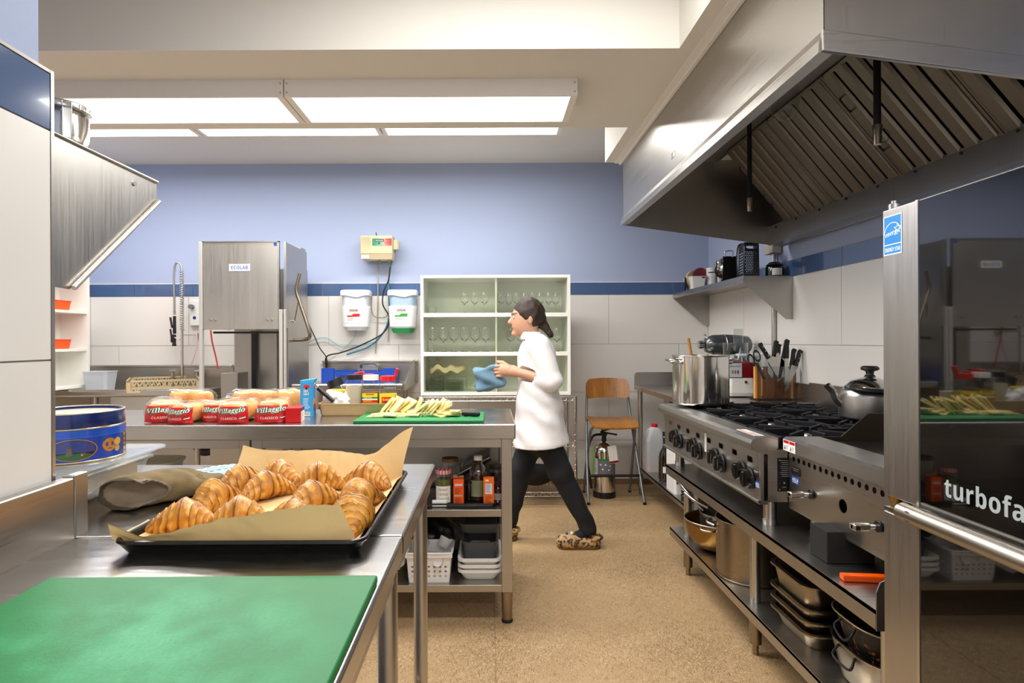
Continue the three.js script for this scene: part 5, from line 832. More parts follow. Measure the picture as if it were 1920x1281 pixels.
// ================================================================ oven mitts
{ const c = (p, a, b, r0, r1, sq) => cap([p[0], p[1] / sq, p[2]], [a[0], a[1] / sq, a[2]], [b[0], b[1] / sq, b[2]], r0, r1) * Math.min(1, sq * 1.2);
  const f = (x, y, z) => { const p = [x, y, z], w = 0.004 * N3(x * 30, y * 30, z * 30) + 0.003 * Math.sin(x * 90 + z * 40) * smooth(0.02, 0.08, x);
    let d = c(p, [-0.07, 0.036, 0.02], [0.02, 0.034, -0.015], 0.062, 0.05, 0.62); d = smin(d, c(p, [0.02, 0.03, -0.015], [0.11, 0.022, -0.05], 0.046, 0.034, 0.55), 0.04); d = smin(d, c(p, [0.03, 0.03, 0.02], [0.075, 0.03, 0.045], 0.026, 0.02, 0.8), 0.02); d += w;
    const open = Math.max(ell(p, [-0.1, 0.036, 0.045], [0.1, 0.03, 0.05]), -(x + 0.16)); d = Math.max(d, -open); const cut = -(x * 0.75 - z * 0.66 + 0.1); d = Math.max(d, cut); return Math.max(d, -y + 0.001); };
  const m = thing('oven_mitt', 'brown quilted cloth oven mitt with its open cuff facing the front', 'oven mitt', [-0.765, 0.889, 1.375], 0.7);
  obj('mitt', mesher(f, [-0.17, -0.006, -0.12], [0.17, 0.1, 0.11], 0.0035, (x, y, z) => { const inside = ell([x, y, z], [-0.1, 0.036, 0.045], [0.104, 0.034, 0.054]) < 0.001, n = 0.5 + 0.5 * N3(x * 40, y * 40, z * 40); if (x * 0.75 - z * 0.66 + 0.1 < 0.014) return [0.06 + 0.04 * n, 0.05 + 0.03 * n, 0.025 + 0.02 * n]; return inside ? [0.2 + 0.12 * n, 0.15 + 0.1 * n, 0.1 + 0.08 * n] : [0.13 + 0.12 * n, 0.09 + 0.09 * n, 0.04 + 0.04 * n]; }), std(0xffffff, 0.95, { vertexColors: true, bumpMap: softTex, bumpScale: 0.002 }), m);
  const g = (x, y, z) => { const p = [x, y, z]; let d = c(p, [-0.06, 0.016, 0.02], [0.03, 0.018, 0], 0.05, 0.046, 0.34); d = smin(d, c(p, [0.03, 0.018, 0], [0.1, 0.016, -0.035], 0.045, 0.036, 0.4), 0.03); d = smin(d, c(p, [-0.02, 0.014, -0.02], [0.02, 0.014, -0.075], 0.025, 0.019, 0.6), 0.015); return Math.max(d, -y + 0.001); };
  const t = thing('oven_mitt', 'light blue silicone oven mitt with a raised grip pattern', 'oven mitt', [-0.715, 0.889, 1.555], 0.1);
  const skyBlue = std(0x8fb4cc, 0.5); obj('mitt', mesher(g, [-0.13, -0.006, -0.12], [0.16, 0.05, 0.1], 0.0035), skyBlue, t);
  const pad = []; for (let i = 0; i < 12; i++) for (let j = -2; j <= 2; j++) { const u = -0.07 + i * 0.0155, x = u, z = 0.018 - (u + 0.06) * 0.3 + j * 0.0135; let y = 0.06; for (; y > 0.005 && g(x, y, z) > 0; y -= 0.001); if (y > 0.006) pad.push(rbox(0.011, 0.003, 0.0095, 0.001, x, y - 0.001, z)); }
  obj('grip_pad', pad, std(0xb9d3e2, 0.5), t, { kind: 'stuff' });
}
// ================================================================ cookie tin, clear food pans, kraft paper
{ const t = thing('food_pan', 'clear plastic food pan with brown paper inside, at the end of the front tables', 'food pan', [-1.07, 0.889, 1.38]);
  obj('pan', pan(0.3, 0.45, 0.065, { bw: 0.27, bd: 0.42, r: 0.03, rim: 0.012, th: 0.0025 }), M.clearPlastic, t);
  const w = single('paper_bag', mesher((x, y, z) => { const q = 0.012 * N3(x * 14, y * 18, z * 14) + 0.006 * N3(x * 40, 3, z * 40); return Math.max(Math.abs(x) - 0.125, Math.abs(z) - 0.2, Math.abs(y - 0.03) - 0.022 - q * 1.3) * 0.8; }, [-0.15, -0.01, -0.22], [0.15, 0.08, 0.22], 0.006), M.kraft, 'crumpled brown paper lying inside the clear food pan', 'paper'); w.position.set(-1.07, 0.895, -1.38);
  const u = thing('food_pan', 'shallow clear plastic food pan laid over the one with paper, under the blue tin', 'food pan', [-1.04, 0.955, 1.39]);
  obj('pan', pan(0.3, 0.42, 0.022, { bw: 0.27, bd: 0.39, r: 0.03, rim: 0.016, th: 0.002 }), M.clearPlastic, u);
  obj('lid', loft([ring(0.3, 0.42, 0.03, 0.0225), ring(0.33, 0.45, 0.04, 0.0225), ring(0.33, 0.45, 0.04, 0.026), ring(0.3, 0.42, 0.03, 0.0275)], true, true), phy(0xf4f6f6, 0.12, { transmission: 0.75, thickness: 0, ior: 1.45 }), u);
}
{ const tin = thing('cookie_tin', 'round blue cookie tin with a windmill picture in a gold oval', 'tin', [-1.003, 0.983, 1.42]);
  const W = 2048, tex = canvasTex(W, 256, (g, w, h) => {
    g.fillStyle = '#1746b0'; g.fillRect(0, 0, w, h); const q = g.createLinearGradient(0, 0, 0, h); g.fillStyle = '#1b57cc'; g.fillRect(0, 0, w, 60); g.fillStyle = '#3a78da'; g.fillRect(0, 60, w, 4);
    for (const cx of [560, 1580]) {
      g.fillStyle = '#b98b3c'; g.beginPath(); g.ellipse(cx, 158, 148, 84, 0, 0, 7); g.fill(); g.fillStyle = '#141a3e'; g.beginPath(); g.ellipse(cx, 158, 141, 78, 0, 0, 7); g.fill();
      g.save(); g.beginPath(); g.ellipse(cx, 158, 136, 74, 0, 0, 7); g.clip(); g.fillStyle = '#33458f'; g.fillRect(cx - 150, 70, 300, 110); g.fillStyle = '#2f6a34'; g.beginPath(); g.ellipse(cx, 226, 150, 42, 0, 0, 7); g.fill();
      g.fillStyle = '#6b6256'; g.beginPath(); g.moveTo(cx - 46, 200); g.lineTo(cx - 34, 140); g.lineTo(cx - 10, 140); g.lineTo(cx - 2, 200); g.fill(); g.strokeStyle = '#6b4a36'; g.lineWidth = 5; for (const a of [0.5, 2.07, 3.64, 5.21]) { g.beginPath(); g.moveTo(cx - 20, 142); g.lineTo(cx - 20 + Math.cos(a) * 60, 142 + Math.sin(a) * 60); g.stroke(); } g.fillStyle = '#7a4a2c'; g.fillRect(cx + 40, 182, 34, 18); g.fillStyle = '#ece6da'; g.fillRect(cx + 46, 196, 12, 6); g.restore();
    }
    const pret = (cx, cy) => { g.strokeStyle = '#c98224'; g.lineWidth = 19; g.beginPath(); g.arc(cx - 22, cy, 26, 0, 7); g.stroke(); g.beginPath(); g.arc(cx + 22, cy, 26, 0, 7); g.stroke(); g.beginPath(); g.arc(cx, cy + 6, 44, 0, 7); g.stroke(); };
    for (const cx of [800, 1830]) { pret(cx, 140); g.fillStyle = '#e0b050'; g.beginPath(); g.arc(cx + 74, 130, 32, 0, 7); g.fill(); g.fillStyle = '#d8a03e'; g.beginPath(); g.arc(cx + 70, 186, 26, 0, 7); g.fill(); }
    for (const cx of [930, 1960]) { g.fillStyle = '#4c1d2e'; g.fillRect(cx, 64, 90, 192); g.fillStyle = '#c9a15a'; for (let k = 0; k < 5; k++) { g.beginPath(); g.arc(cx + 45, 90 + k * 38, 15, 0, 7); g.fill(); } } });
  const R = 0.105; obj('body', [new THREE.CylinderGeometry(R, R, 0.075, 64, 1, true, -1.14).translate(0, 0.04, 0)], mapMat(tex, 0.28, { clearcoat: 0.4, metalness: 0.2 }), tin, { keepUV: true });
  obj('rim', [new THREE.TorusGeometry(R - 0.001, 0.0022, 8, 64).rotateX(Math.PI / 2).translate(0, 0.078, 0), new THREE.TorusGeometry(R - 0.001, 0.0025, 8, 64).rotateX(Math.PI / 2).translate(0, 0.0025, 0), cyl(R - 0.002, R - 0.002, 0.002, 0, 0.001, 0, 48)], metal(0xcdbb8e, 0.25), tin);
  obj('lid', lathe([[0, 0.104], [R - 0.012, 0.104], [R - 0.004, 0.102], [R - 0.004, 0.08], [R - 0.001, 0.08], [R - 0.001, 0.112], [R - 0.006, 0.1135], [R - 0.008, 0.107], [0, 0.1065]], 56), phy(0x1a2a6c, 0.25, { metalness: 0.3, clearcoat: 0.4 }), tin);
  obj('lid_inside', [cyl(R - 0.012, R - 0.012, 0.001, 0, 0.107, 0, 48), new THREE.TorusGeometry(R - 0.003, 0.0022, 8, 64).rotateX(Math.PI / 2).translate(0, 0.113, 0)], metal(0xd8d0b4, 0.28), tin);
}
// ================================================================ shelf behind the tiled partition with a steel canister
{ const t = thingW('wall_shelf', 'stainless wall shelf with a triangular end bracket behind the tiled partition', 'shelf', [-1.3, 1.4, 1.3]);
  obj('shelf_board', [bx(-1.8, -0.886, 1.67, 1.684, 1.116, 1.56)], M.steel, t); obj('shelf_lip', bx(-1.8, -0.886, 1.634, 1.686, 1.556, 1.562), M.steel, t);
  const out = [[1.2 - 0.08, 1.684], [1.56, 1.684], [1.56, 1.634], [1.235, 1.372], [1.2 - 0.08, 1.376]];
  obj('bracket', extr(out.map(([d, y]) => [d, y]), 0.004, 0.001).rotateY(Math.PI / 2).translate(-0.884, 0, 0), M.steelV, t);
  obj('bracket_flange', [rod(P(-0.876, 1.634, 1.56), P(-0.876, 1.375, 1.238), 0.006), rod(P(-0.88, 1.685, 1.12), P(-0.88, 1.685, 1.56), 0.0035)], M.satin, t); obj('bolt', [cyl(0.006, 0.006, 0.004, 0, 0, 0, 12).rotateZ(Math.PI / 2).translate(-0.879, 1.655, -1.46)], M.screwMetal, t);
  const c = thing('steel_canister', 'steel lidded canister with a clamp handle on the shelf behind the partition', 'canister', [-0.945, 1.684, 1.3]);
  obj('body', lathe([[0, 0], [0.05, 0], [0.052, 0.004], [0.052, 0.08], [0, 0.08]], 36), M.chrome, c); obj('lid', [lathe([[0, 0.081], [0.053, 0.081], [0.055, 0.086], [0.054, 0.096], [0.05, 0.1], [0, 0.101]], 36), ...Array.from({ length: 20 }, (_, k) => rbox(0.003, 0.012, 0.003, 0.001, Math.cos(k * 0.314) * 0.0545, 0.084, Math.sin(k * 0.314) * 0.0545))], M.satin, c); obj('clamp_handle', [bx(-0.009, 0.009, 0.0, 0.07, 0.07, 0.075, 0.002), bx(-0.009, 0.009, 0.064, 0.07, 0.05, 0.075, 0.002), bx(-0.009, 0.009, 0.0, 0.006, 0.05, 0.075, 0.002)].map(g => g.rotateY(Math.PI + 0.75).translate(0, 0.008, 0)), M.chrome, c);
}

// ================================================================ bread bags on the island
const bagTex = canvasTex(512, 320, (g, w, h) => {
  g.fillStyle = '#d2141f'; g.fillRect(0, 0, w, h); g.save(); g.translate(14, 140); g.rotate(-0.09); g.font = 'italic bold 116px serif'; const k = Math.min(1, 470 / g.measureText('Villaggio').width); g.scale(k, 1); g.lineWidth = 26; g.lineJoin = 'round'; g.strokeStyle = '#1d5a35'; g.strokeText('Villaggio', 0, 0); g.fillStyle = '#f7f2e6'; g.fillText('Villaggio', 0, 0); g.restore();
  g.fillStyle = '#1d5a35'; g.fillRect(40, 168, 200, 8); g.fillStyle = '#f6dccb'; fit(g, 'CLASSICO', 90, 254, 270, 62); g.save(); g.translate(400, 205); g.transform(1, -0.25, 0, 1, 0, 0); g.fillStyle = '#1d5a35'; g.fillRect(0, 0, 84, 18); g.fillStyle = '#fff'; g.fillRect(0, 18, 84, 18); g.fillStyle = '#a10d16'; g.fillRect(0, 36, 84, 16); g.restore(); });
const bagMat = mapMat(bagTex, 0.22, { clearcoat: 0.5, clearcoatRoughness: 0.15 });
function squash(g, s0, amp = 0.006, sag = 0.1) { const p = g.attributes.position; for (let i = 0; i < p.count; i++) { const x = p.getX(i), y = p.getY(i), z = p.getZ(i); p.setXYZ(i, x + amp * N3(x * 22 + s0, y * 22, z * 22), Math.max(0.0005, y + amp * N3(x * 18, y * 18 + s0, z * 18)), z + amp * N3(x * 20, y * 20, z * 20 + s0)); } return creased(g, 1.1); }
function slab(w, h, d, r, n = 14) {   // finely divided rounded block standing on y = 0
  const g = new THREE.BoxGeometry(w, h, d, n, Math.ceil(n * 0.7), n), p = g.attributes.position, hw = w / 2 - r, hh = h / 2 - r, hd = d / 2 - r, v = new THREE.Vector3(), c = new THREE.Vector3();
  for (let i = 0; i < p.count; i++) { v.fromBufferAttribute(p, i); c.set(clamp(v.x, -hw, hw), clamp(v.y, -hh, hh), clamp(v.z, -hd, hd)); v.sub(c); if (v.lengthSq() > 0) v.setLength(r); v.add(c); p.setXYZ(i, v.x, v.y + h / 2, v.z); }
  g.computeVertexNormals(); return g; }
const breadMat = std(0xffffff, 0.7, { vertexColors: true, bumpMap: softTex, bumpScale: 0.002 });
function breadBag(x, d, turn, label, s0, w = 0.16, h = 0.1, len = 0.27, front = true) {
  const t = thing('bread_bag', label, 'bread', [x, 0.889, d], turn, 'bagged loaves on the middle counter');
  const loaf = slab(w - 0.016, h - 0.014, len - 0.03, 0.034), p = loaf.attributes.position, col = []; for (let i = 0; i < p.count; i++) { const n = N3(p.getX(i) * 20 + s0, p.getY(i) * 16, p.getZ(i) * 20), top_ = smooth(0.03, 0.085, p.getY(i)), k = clamp(0.4 + n * 0.7 + 0.25 * top_, 0, 1); col.push(lerp(0.76, 0.55, k), lerp(0.44, 0.19, k), lerp(0.15, 0.03, k)); }
  loaf.setAttribute('color', new THREE.Float32BufferAttribute(col, 3)); loaf.translate(0, 0.003, 0); obj('loaf', loaf, breadMat, t);
  obj('clear_wrap', squash(slab(w, h, len, 0.04), s0, 0.008), M.film, t);
  const tail = []; for (let k = 0; k < 3; k++) tail.push(squash(slab(w * 0.5 - k * 0.02, 0.05, 0.05, 0.02, 8).scale(1, 1, 1).translate(0, 0.035 + k * 0.01, -len / 2 - 0.01), s0 + k, 0.014)); obj('gathered_end', tail[0], M.film, t);
  if (front) {   // the print follows the front of the bag
    const nx = 14, ny = 8, pos = [], uv = [], idx = []; for (let j = 0; j <= ny; j++) for (let i = 0; i <= nx; i++) { const u = i / nx * 2 - 1, v = j / ny, yy = 0.003 + v * h * 0.74, bulge = 0.016 * (1 - Math.pow(Math.abs(v * 1.2 - 0.5), 3) * 2), z = len / 2 + 0.002 + bulge - 0.012 - Math.pow(Math.abs(u), 4) * 0.03; pos.push(u * w * 0.5 * (1 - 0.06 * v) + 0.003 * N3(u * 3 + s0, v * 3, 1), yy, z + 0.004 * N3(u * 4, v * 4 + s0, 2)); uv.push(i / nx, j / ny); }
    for (let j = 0; j < ny; j++) for (let i = 0; i < nx; i++) { const a = j * (nx + 1) + i, b = a + nx + 1; idx.push(a, a + 1, b + 1, a, b + 1, b); }
    const g = new THREE.BufferGeometry(); g.setAttribute('position', new THREE.Float32BufferAttribute(pos, 3)); g.setAttribute('uv', new THREE.Float32BufferAttribute(uv, 2)); g.setIndex(idx); g.computeVertexNormals(); obj('printed_front', g, bagMat, t, { keepUV: true, label: 'red print with white and green lettering' });
  }
  return t;
}
const IY = 0.889;
breadBag(-1.56, 2.83, 0.45, 'bagged loaf at the end of the row by the cookie tin, turned sideways', 1.3, 0.165, 0.1, 0.27);
breadBag(-1.4, 2.76, -0.12, 'bagged loaf showing more golden bread than red print, second from the cookie tin', 4.1, 0.125, 0.095, 0.22);
breadBag(-1.285, 2.84, -0.02, 'bagged loaf in the middle of the front row, pushed back a little', 7.7, 0.12, 0.098, 0.24);
breadBag(-1.175, 2.78, 0.04, 'bagged loaf right of the middle of the front row, red print square to the front', 10.2, 0.14, 0.1, 0.25);
breadBag(-1.02, 2.79, 0.22, 'bagged loaf with tilted lettering beside the red butter box', 13.9, 0.15, 0.105, 0.25);
breadBag(-1.56, 3.07, 1.5, 'bagged loaf lying crosswise behind the two end loaves', 17.0, 0.13, 0.125, 0.24, false);
breadBag(-1.22, 3.07, 1.55, 'bagged loaf lying crosswise behind the middle of the front row', 21.0, 0.13, 0.125, 0.26, false);
breadBag(-1.0, 3.05, 1.3, 'bagged loaf lying behind the red butter box', 25.0, 0.13, 0.13, 0.22, false);
{ const t = thing('butter_box', 'small red paper-wrapped block beside the blue carton', 'box', [-0.905, IY, 2.73], 0.16); obj('wrapper', rbox(0.07, 0.068, 0.1, 0.004, 0, 0, 0), M.red, t);
  const tex = canvasTex(256, 128, (g, w, h) => { g.fillStyle = '#efe9e2'; g.fillRect(0, 0, w, h); g.fillStyle = '#27345f'; g.fillRect(0, 0, w, 34); lines(g, 18, 50, 200, 5, 15, 6, '#8c8a86'); }); sticker('side_print', 0.098, 0.066, mapMat(tex), t, [0.0354, 0.034, 0], [0, Math.PI / 2, 0]);
  obj('folded_end', [extr([[-0.034, 0.066], [0.034, 0.066], [0, 0.03]], 0.0016).translate(0, 0, 0.0505)], M.red, t); }
{ const t = thing('salt_carton', 'tall blue carton with a slanted top and a barcode at its foot', 'carton', [-0.905, IY, 2.93], 0.1);
  const tex = canvasTex(256, 512, (g, w, h) => { g.fillStyle = '#2f9ad6'; g.fillRect(0, 0, w, h); g.fillStyle = '#d5222c'; g.beginPath(); g.ellipse(128, 50, 70, 32, 0, 0, 7); g.fill(); g.fillStyle = '#2b1a16'; g.beginPath(); g.arc(128, 74, 22, 0, 7); g.fill(); g.fillStyle = '#f3e4c6'; fit(g, 'SEA', 66, 136, 130, 52); fit(g, 'SALT', 66, 182, 130, 52); lines(g, 60, 230, 150, 8, 22, 8, '#cfe8f6'); g.fillStyle = '#fff'; g.fillRect(70, 440, 130, 62); for (let k = 0; k < 18; k++) { g.fillStyle = '#222'; g.fillRect(76 + k * 6.6, 444, 2 + (k * 7) % 3, 50); } });
  const side = canvasTex(128, 512, (g, w, h) => { g.fillStyle = '#2b92d0'; g.fillRect(0, 0, w, h); g.fillStyle = '#b3141e'; g.beginPath(); g.ellipse(64, 60, 30, 40, 0, 0, 7); g.fill(); g.fillStyle = '#e08a28'; g.beginPath(); g.ellipse(60, 300, 50, 70, 0, 0, 7); g.fill(); g.fillStyle = '#a82418'; g.beginPath(); g.ellipse(60, 380, 44, 60, 0, 0, 7); g.fill(); g.fillStyle = '#3c7a28'; g.beginPath(); g.ellipse(80, 430, 26, 30, 0, 0, 7); g.fill(); });
  obj('carton', loft([ring(0.062, 0.075, 0.003, 0), ring(0.062, 0.075, 0.003, 0.165)], true, true), phy(0x2f9ad6, 0.35), t); obj('spout_top', extr([[-0.031, 0.165], [0.031, 0.165], [0.04, 0.185], [-0.031, 0.178]], 0.072, 0.001), phy(0x3ca6de, 0.35), t);
  sticker('front_print', 0.06, 0.163, mapMat(tex), t, [0, 0.0825, 0.0378]); sticker('side_print', 0.072, 0.163, mapMat(side), t, [0.0313, 0.0825, 0], [0, Math.PI / 2, 0]); }
// pan of spice jars
single('spice_tray', pan(0.36, 0.24, 0.062, { bw: 0.345, bd: 0.225, r: 0.02, rim: 0.006, th: 0.002 }).translate(-0.67, IY, -3.03), std(0xc9ad80, 0.42, { metalness: 0.55 }), 'shallow tan metal tray holding spice jars on the middle counter', 'tray');
function spiceJar(name, label, x, d, w, h, fill, fillH, lidMat, labelTex, lean = 0, lidH = 0.025) {
  const t = thing(name, label, 'jar', [x, IY + 0.004, d], 0.05, 'spice jars in the tan tray'); if (lean) t.rotation.z = lean;
  const shell = [ring(w, w * 0.9, w * 0.25, 0.001), ring(w, w * 0.9, w * 0.25, h * 0.86), ring(w * 0.9, w * 0.81, w * 0.3, h * 0.94), ring(w * 0.86, w * 0.77, w * 0.35, h)];
  obj('contents', loft([ring(w * 0.94, w * 0.84, w * 0.24, 0.003), ring(w * 0.94, w * 0.84, w * 0.24, fillH)], true, true), fill, t); obj('jar', loft(shell, true, false), M.clearPlastic, t);
  obj('lid', [cyl(w * 0.47, w * 0.46, lidH, 0, h, 0, 28)], lidMat, t); if (labelTex) sticker('front_label', w * 0.92, h * 0.52, mapMat(labelTex), t, [0, h * 0.36, w * 0.4525]); return t; }
const hot = canvasTex(256, 320, (g, w, h) => { const bands = [['#e9d400', 70], ['#1d8a3c', 30], ['#f2efe6', 24], ['#c61a1c', 40], ['#e07a10', 24], ['#e9c800', 20], ['#b3181c', 28], ['#1a1412', 84]]; let y = 0; for (const [c, b] of bands) { g.fillStyle = c; g.fillRect(0, y, w, b); y += b; } g.fillStyle = '#c76a1c'; g.fillRect(60, 10, 140, 26); g.fillStyle = '#dfe8c8'; fit(g, 'PIRI-PIRI', 30, 96, 200, 30); g.fillStyle = '#f2d400'; fit(g, 'HARVEST', 20, 154, 220, 34); g.fillStyle = '#d87a34'; g.beginPath(); g.ellipse(128, 270, 70, 26, 0, 0, 7); g.fill(); });
const keen = canvasTex(256, 320, (g, w, h) => { g.fillStyle = '#f2d51a'; g.fillRect(0, 0, w, h); g.fillStyle = '#d3181e'; g.fillRect(36, 60, 184, 252); g.fillStyle = '#f5dc2c'; fit(g, "Keen's", 48, 130, 160, 66, 'bold', 'serif'); g.fillStyle = '#1c4a2a'; g.beginPath(); g.ellipse(128, 166, 54, 14, 0, 0, 7); g.fill(); g.fillStyle = '#f0a020'; fit(g, 'MUSTARD', 60, 224, 136, 30); fit(g, 'MOUTARDE', 60, 260, 136, 30); });
const pale = std(0xd9cbb0, 0.8), mustard = std(0xe0c23a, 0.85), brownish = std(0x8a6a58, 0.85);
spiceJar('spice_jar', 'pale spice jar with a black lid between the tilted jar and the white-lidded jar', -0.69, 3.0, 0.085, 0.172, pale, 0.14, M.black);
spiceJar('spice_jar', 'spice jar with a white lid and a multicoloured striped label', -0.602, 2.985, 0.084, 0.17, brownish, 0.11, M.pastelWhite, hot);
{ const j = spiceJar('mustard_jar', 'yellow mustard jar with an open red flip lid and a red label', -0.515, 2.985, 0.084, 0.165, mustard, 0.1, M.red, keen); obj('flip_cap', bx(-0.006, 0.008, 0.188, 0.233, -0.015, 0.015, 0.003).rotateZ(-0.2), M.red, j); }
spiceJar('spice_jar', 'clear jar standing behind the mustard jar', -0.525, 3.1, 0.07, 0.12, pale, 0.09, M.clearPlastic);
{ const j = spiceJar('spice_jar', 'spice jar with a raised red flap behind the white-lidded jar', -0.64, 3.095, 0.07, 0.17, brownish, 0.11, M.red); obj('flip_cap', bx(-0.03, 0.02, 0.2, 0.21, -0.02, 0.02, 0.003).rotateZ(0.2), M.red, j); }
spiceJar('spice_jar', 'cream plastic jar tilted over to one side with a ribbed black lid', -0.745, 3.07, 0.09, 0.14, pale, 0.1, M.black, null, 0.38, 0.04);
{ const t = thing('flour_bag', 'crumpled clear bag of white powder with a yellow edge in the tan tray', 'bag', [-0.775, IY + 0.004, 2.965]); obj('bag', mesher((x, y, z) => Math.max(ell([x, y, z], [0, 0.05, 0], [0.07, 0.075, 0.04]) + 0.01 * N3(x * 30, y * 30, z * 30), -y), [-0.09, -0.01, -0.06], [0.09, 0.14, 0.06], 0.005), phy(0xe7e3dc, 0.4, { clearcoat: 0.4 }), t); obj('yellow_edge', rbox(0.075, 0.014, 0.012, 0.004, 0.012, 0.112, 0.006), M.yellow, t); }
{ const t = thing('black_whisk', 'black coiled whisk handle leaning out of the tan tray', 'whisk', [-0.845, IY + 0.062, 2.93]); obj('handle', rod(P(0.07, 0.01, -0.01), P(-0.01, 0.075, 0), 0.011), M.black, t); const cl = []; for (let k = 0; k < 60; k++) { const a = k * 0.63; cl.push(P(-0.005 - k * 0.0008 + Math.cos(a) * 0.006, 0.075 + k * 0.0007 + Math.cos(a) * 0.008, Math.sin(a) * 0.014)); } obj('coil', tube(cl, 0.0022, 200, 5), M.chrome, t); }
// pale yellow slices, peeler and knife on the green board
const sliceMat = std(0xf0e0a0, 0.45), sliceMat2 = std(0xeed98e, 0.45), SG = 'pale yellow slices on the counter board';
const sliceGeo = [0, 1, 2].map(k => { const w = [0.095, 0.078, 0.105][k], d = [0.06, 0.066, 0.05][k]; return extr([[-w / 2, -d / 2], [w / 2, -d / 2 + 0.006 * k], [w / 2 - 0.004, d / 2], [-w / 2 + 0.01, d / 2 - 0.004]], 0.0075, 0.0015).rotateX(-Math.PI / 2).translate(0, 0.00375, 0); });
function slice(x, y, d, ry, rz, rx, k, label) { const m = single('yellow_slice', sliceGeo[k % 3].clone(), k % 2 ? sliceMat : sliceMat2, label, 'slice', SG); m.position.set(x + rr(-0.006, 0.006), y, -d + rr(-0.012, 0.012)); m.rotation.set(rx + (Math.abs(rz) > 0.5 ? rr(-0.2, 0.2) : 0), ry + rr(-0.45, 0.45), rz + (Math.abs(rz) > 0.5 ? rr(-0.28, 0.12) : rr(-0.02, 0.02))); }
const BY = IY + 0.0138, LA = k => `yellow slice, ${ORD[6 - k]} from the board middle in the upright heap by the spices`, LB = k => `pale yellow slice, ${ORD[8 - k]} from the peeler in the leaning fan of slices`, LC = k => `pale yellow slice, ${ORD[k]} from the upright heap among those lying between the heaps`;
for (let k = 0; k < 7; k++) slice(-0.495 + k * 0.016, BY + 0.044 + 0.004 * (k % 2), 2.82 + 0.008 * (k % 3), 0.3 + 0.05 * k, 1.0 - k * 0.05, 0.15, k, LA(k));
for (let k = 0; k < 6; k++) slice(-0.53 + k * 0.022, BY + 0.002 + 0.007 * (k % 2), 2.77 + 0.012 * (k % 3), 0.4 * k, 0.04, 0.03, k + 1, `pale yellow slice lying flat, ${ORD[5 - k]} from the middle at the foot of the upright heap`);
for (let k = 0; k < 6; k++) slice(-0.418 + k * 0.013 + 0.02 * (k % 2), BY + 0.001 + 0.0075 * Math.floor(k / 2), 2.79 + 0.012 * (k % 3), 0.5 * k, 0.05, 0.05, k, LC(k));
for (let k = 0; k < 9; k++) slice(-0.34 + k * 0.0165, BY + 0.037, 2.80 + 0.006 * (k % 2), 0.25, 0.9 - k * 0.015, 0.1, k + 2, LB(k));
for (let k = 0; k < 6; k++) slice(-0.235 + k * 0.016, BY + 0.006 + 0.007 * (k % 3), 2.78 + 0.01 * (k % 3), -0.3 + 0.3 * k, -0.12, 0.06, k, `pale yellow slice lying flat, ${ORD[5 - k]} from the peeler`);
{ const t = thing('vegetable_peeler', 'black-handled peeler lying on the green board beside the yellow slices', 'peeler', [-0.105, BY, 2.77], -0.25); obj('handle', lathe([[0, -0.045], [0.01, -0.04], [0.013, -0.02], [0.011, 0.01], [0.013, 0.03], [0.008, 0.045], [0, 0.047]], 20).scale(1, 1, 0.8).rotateZ(Math.PI / 2).translate(0.02, 0.0125, 0), M.black, t); obj('blade', [rod(P(-0.03, 0.012, 0), P(-0.085, 0.012, 0.012), 0.004), bx(-0.085, -0.045, 0.006, 0.01, -0.004, 0.016)], M.satin, t); }
{ const t = thing('small_knife', 'small black-handled knife lying on the steel counter behind the green board', 'knife', [-0.09, IY, 2.99], -0.12); obj('handle', rbox(0.08, 0.014, 0.018, 0.005, -0.03, 0, 0), M.black, t); obj('blade', bx(0.01, 0.07, 0.004, 0.006, -0.007, 0.007), M.satin, t); }

// ================================================================ pots on and under the range
{ const t = thing('stock_pot', 'tall polished stock pot on the range with a wooden spoon in it', 'pot', [1.16, 0.906, 3.22]);
  obj('body', lathe([[0, 0], [0.132, 0], [0.144, 0.006], [0.148, 0.018], [0.148, 0.262], [0.153, 0.266], [0.153, 0.27], [0.145, 0.27], [0.144, 0.02], [0, 0.008]], 56), M.chrome, t);
  for (const a of [Math.PI * 0.93, -0.1]) { const c = Math.cos(a), s = Math.sin(a), q = (u, o, y) => new THREE.Vector3(c * (0.148 + o) - s * u, y, s * (0.148 + o) + c * u); const h = obj('handle', tube([q(-0.045, 0, 0.235), q(-0.045, 0.02, 0.243), q(-0.03, 0.045, 0.246), q(0.03, 0.045, 0.246), q(0.045, 0.02, 0.243), q(0.045, 0, 0.235)], 0.006, 40), M.chrome, t); for (const u of [-0.045, 0.045]) obj('rivet_plate', new THREE.SphereGeometry(0.011, 12, 10).translate(...q(u, 0.001, 0.232).toArray()), M.chrome, h); }
  const sp = thing('wooden_spoon', 'wooden spoon standing in the stock pot', 'spoon', [1.1, 1.0, 3.25]); obj('handle', [rod(P(0.07, -0.07, 0.02), P(-0.01, 0.27, -0.04), 0.008)], M.woodSpoon, sp); obj('bowl', new THREE.SphereGeometry(0.025, 16, 12).scale(1, 1.3, 0.4).translate(0.075, -0.06, -0.02), M.woodSpoon, sp);
}
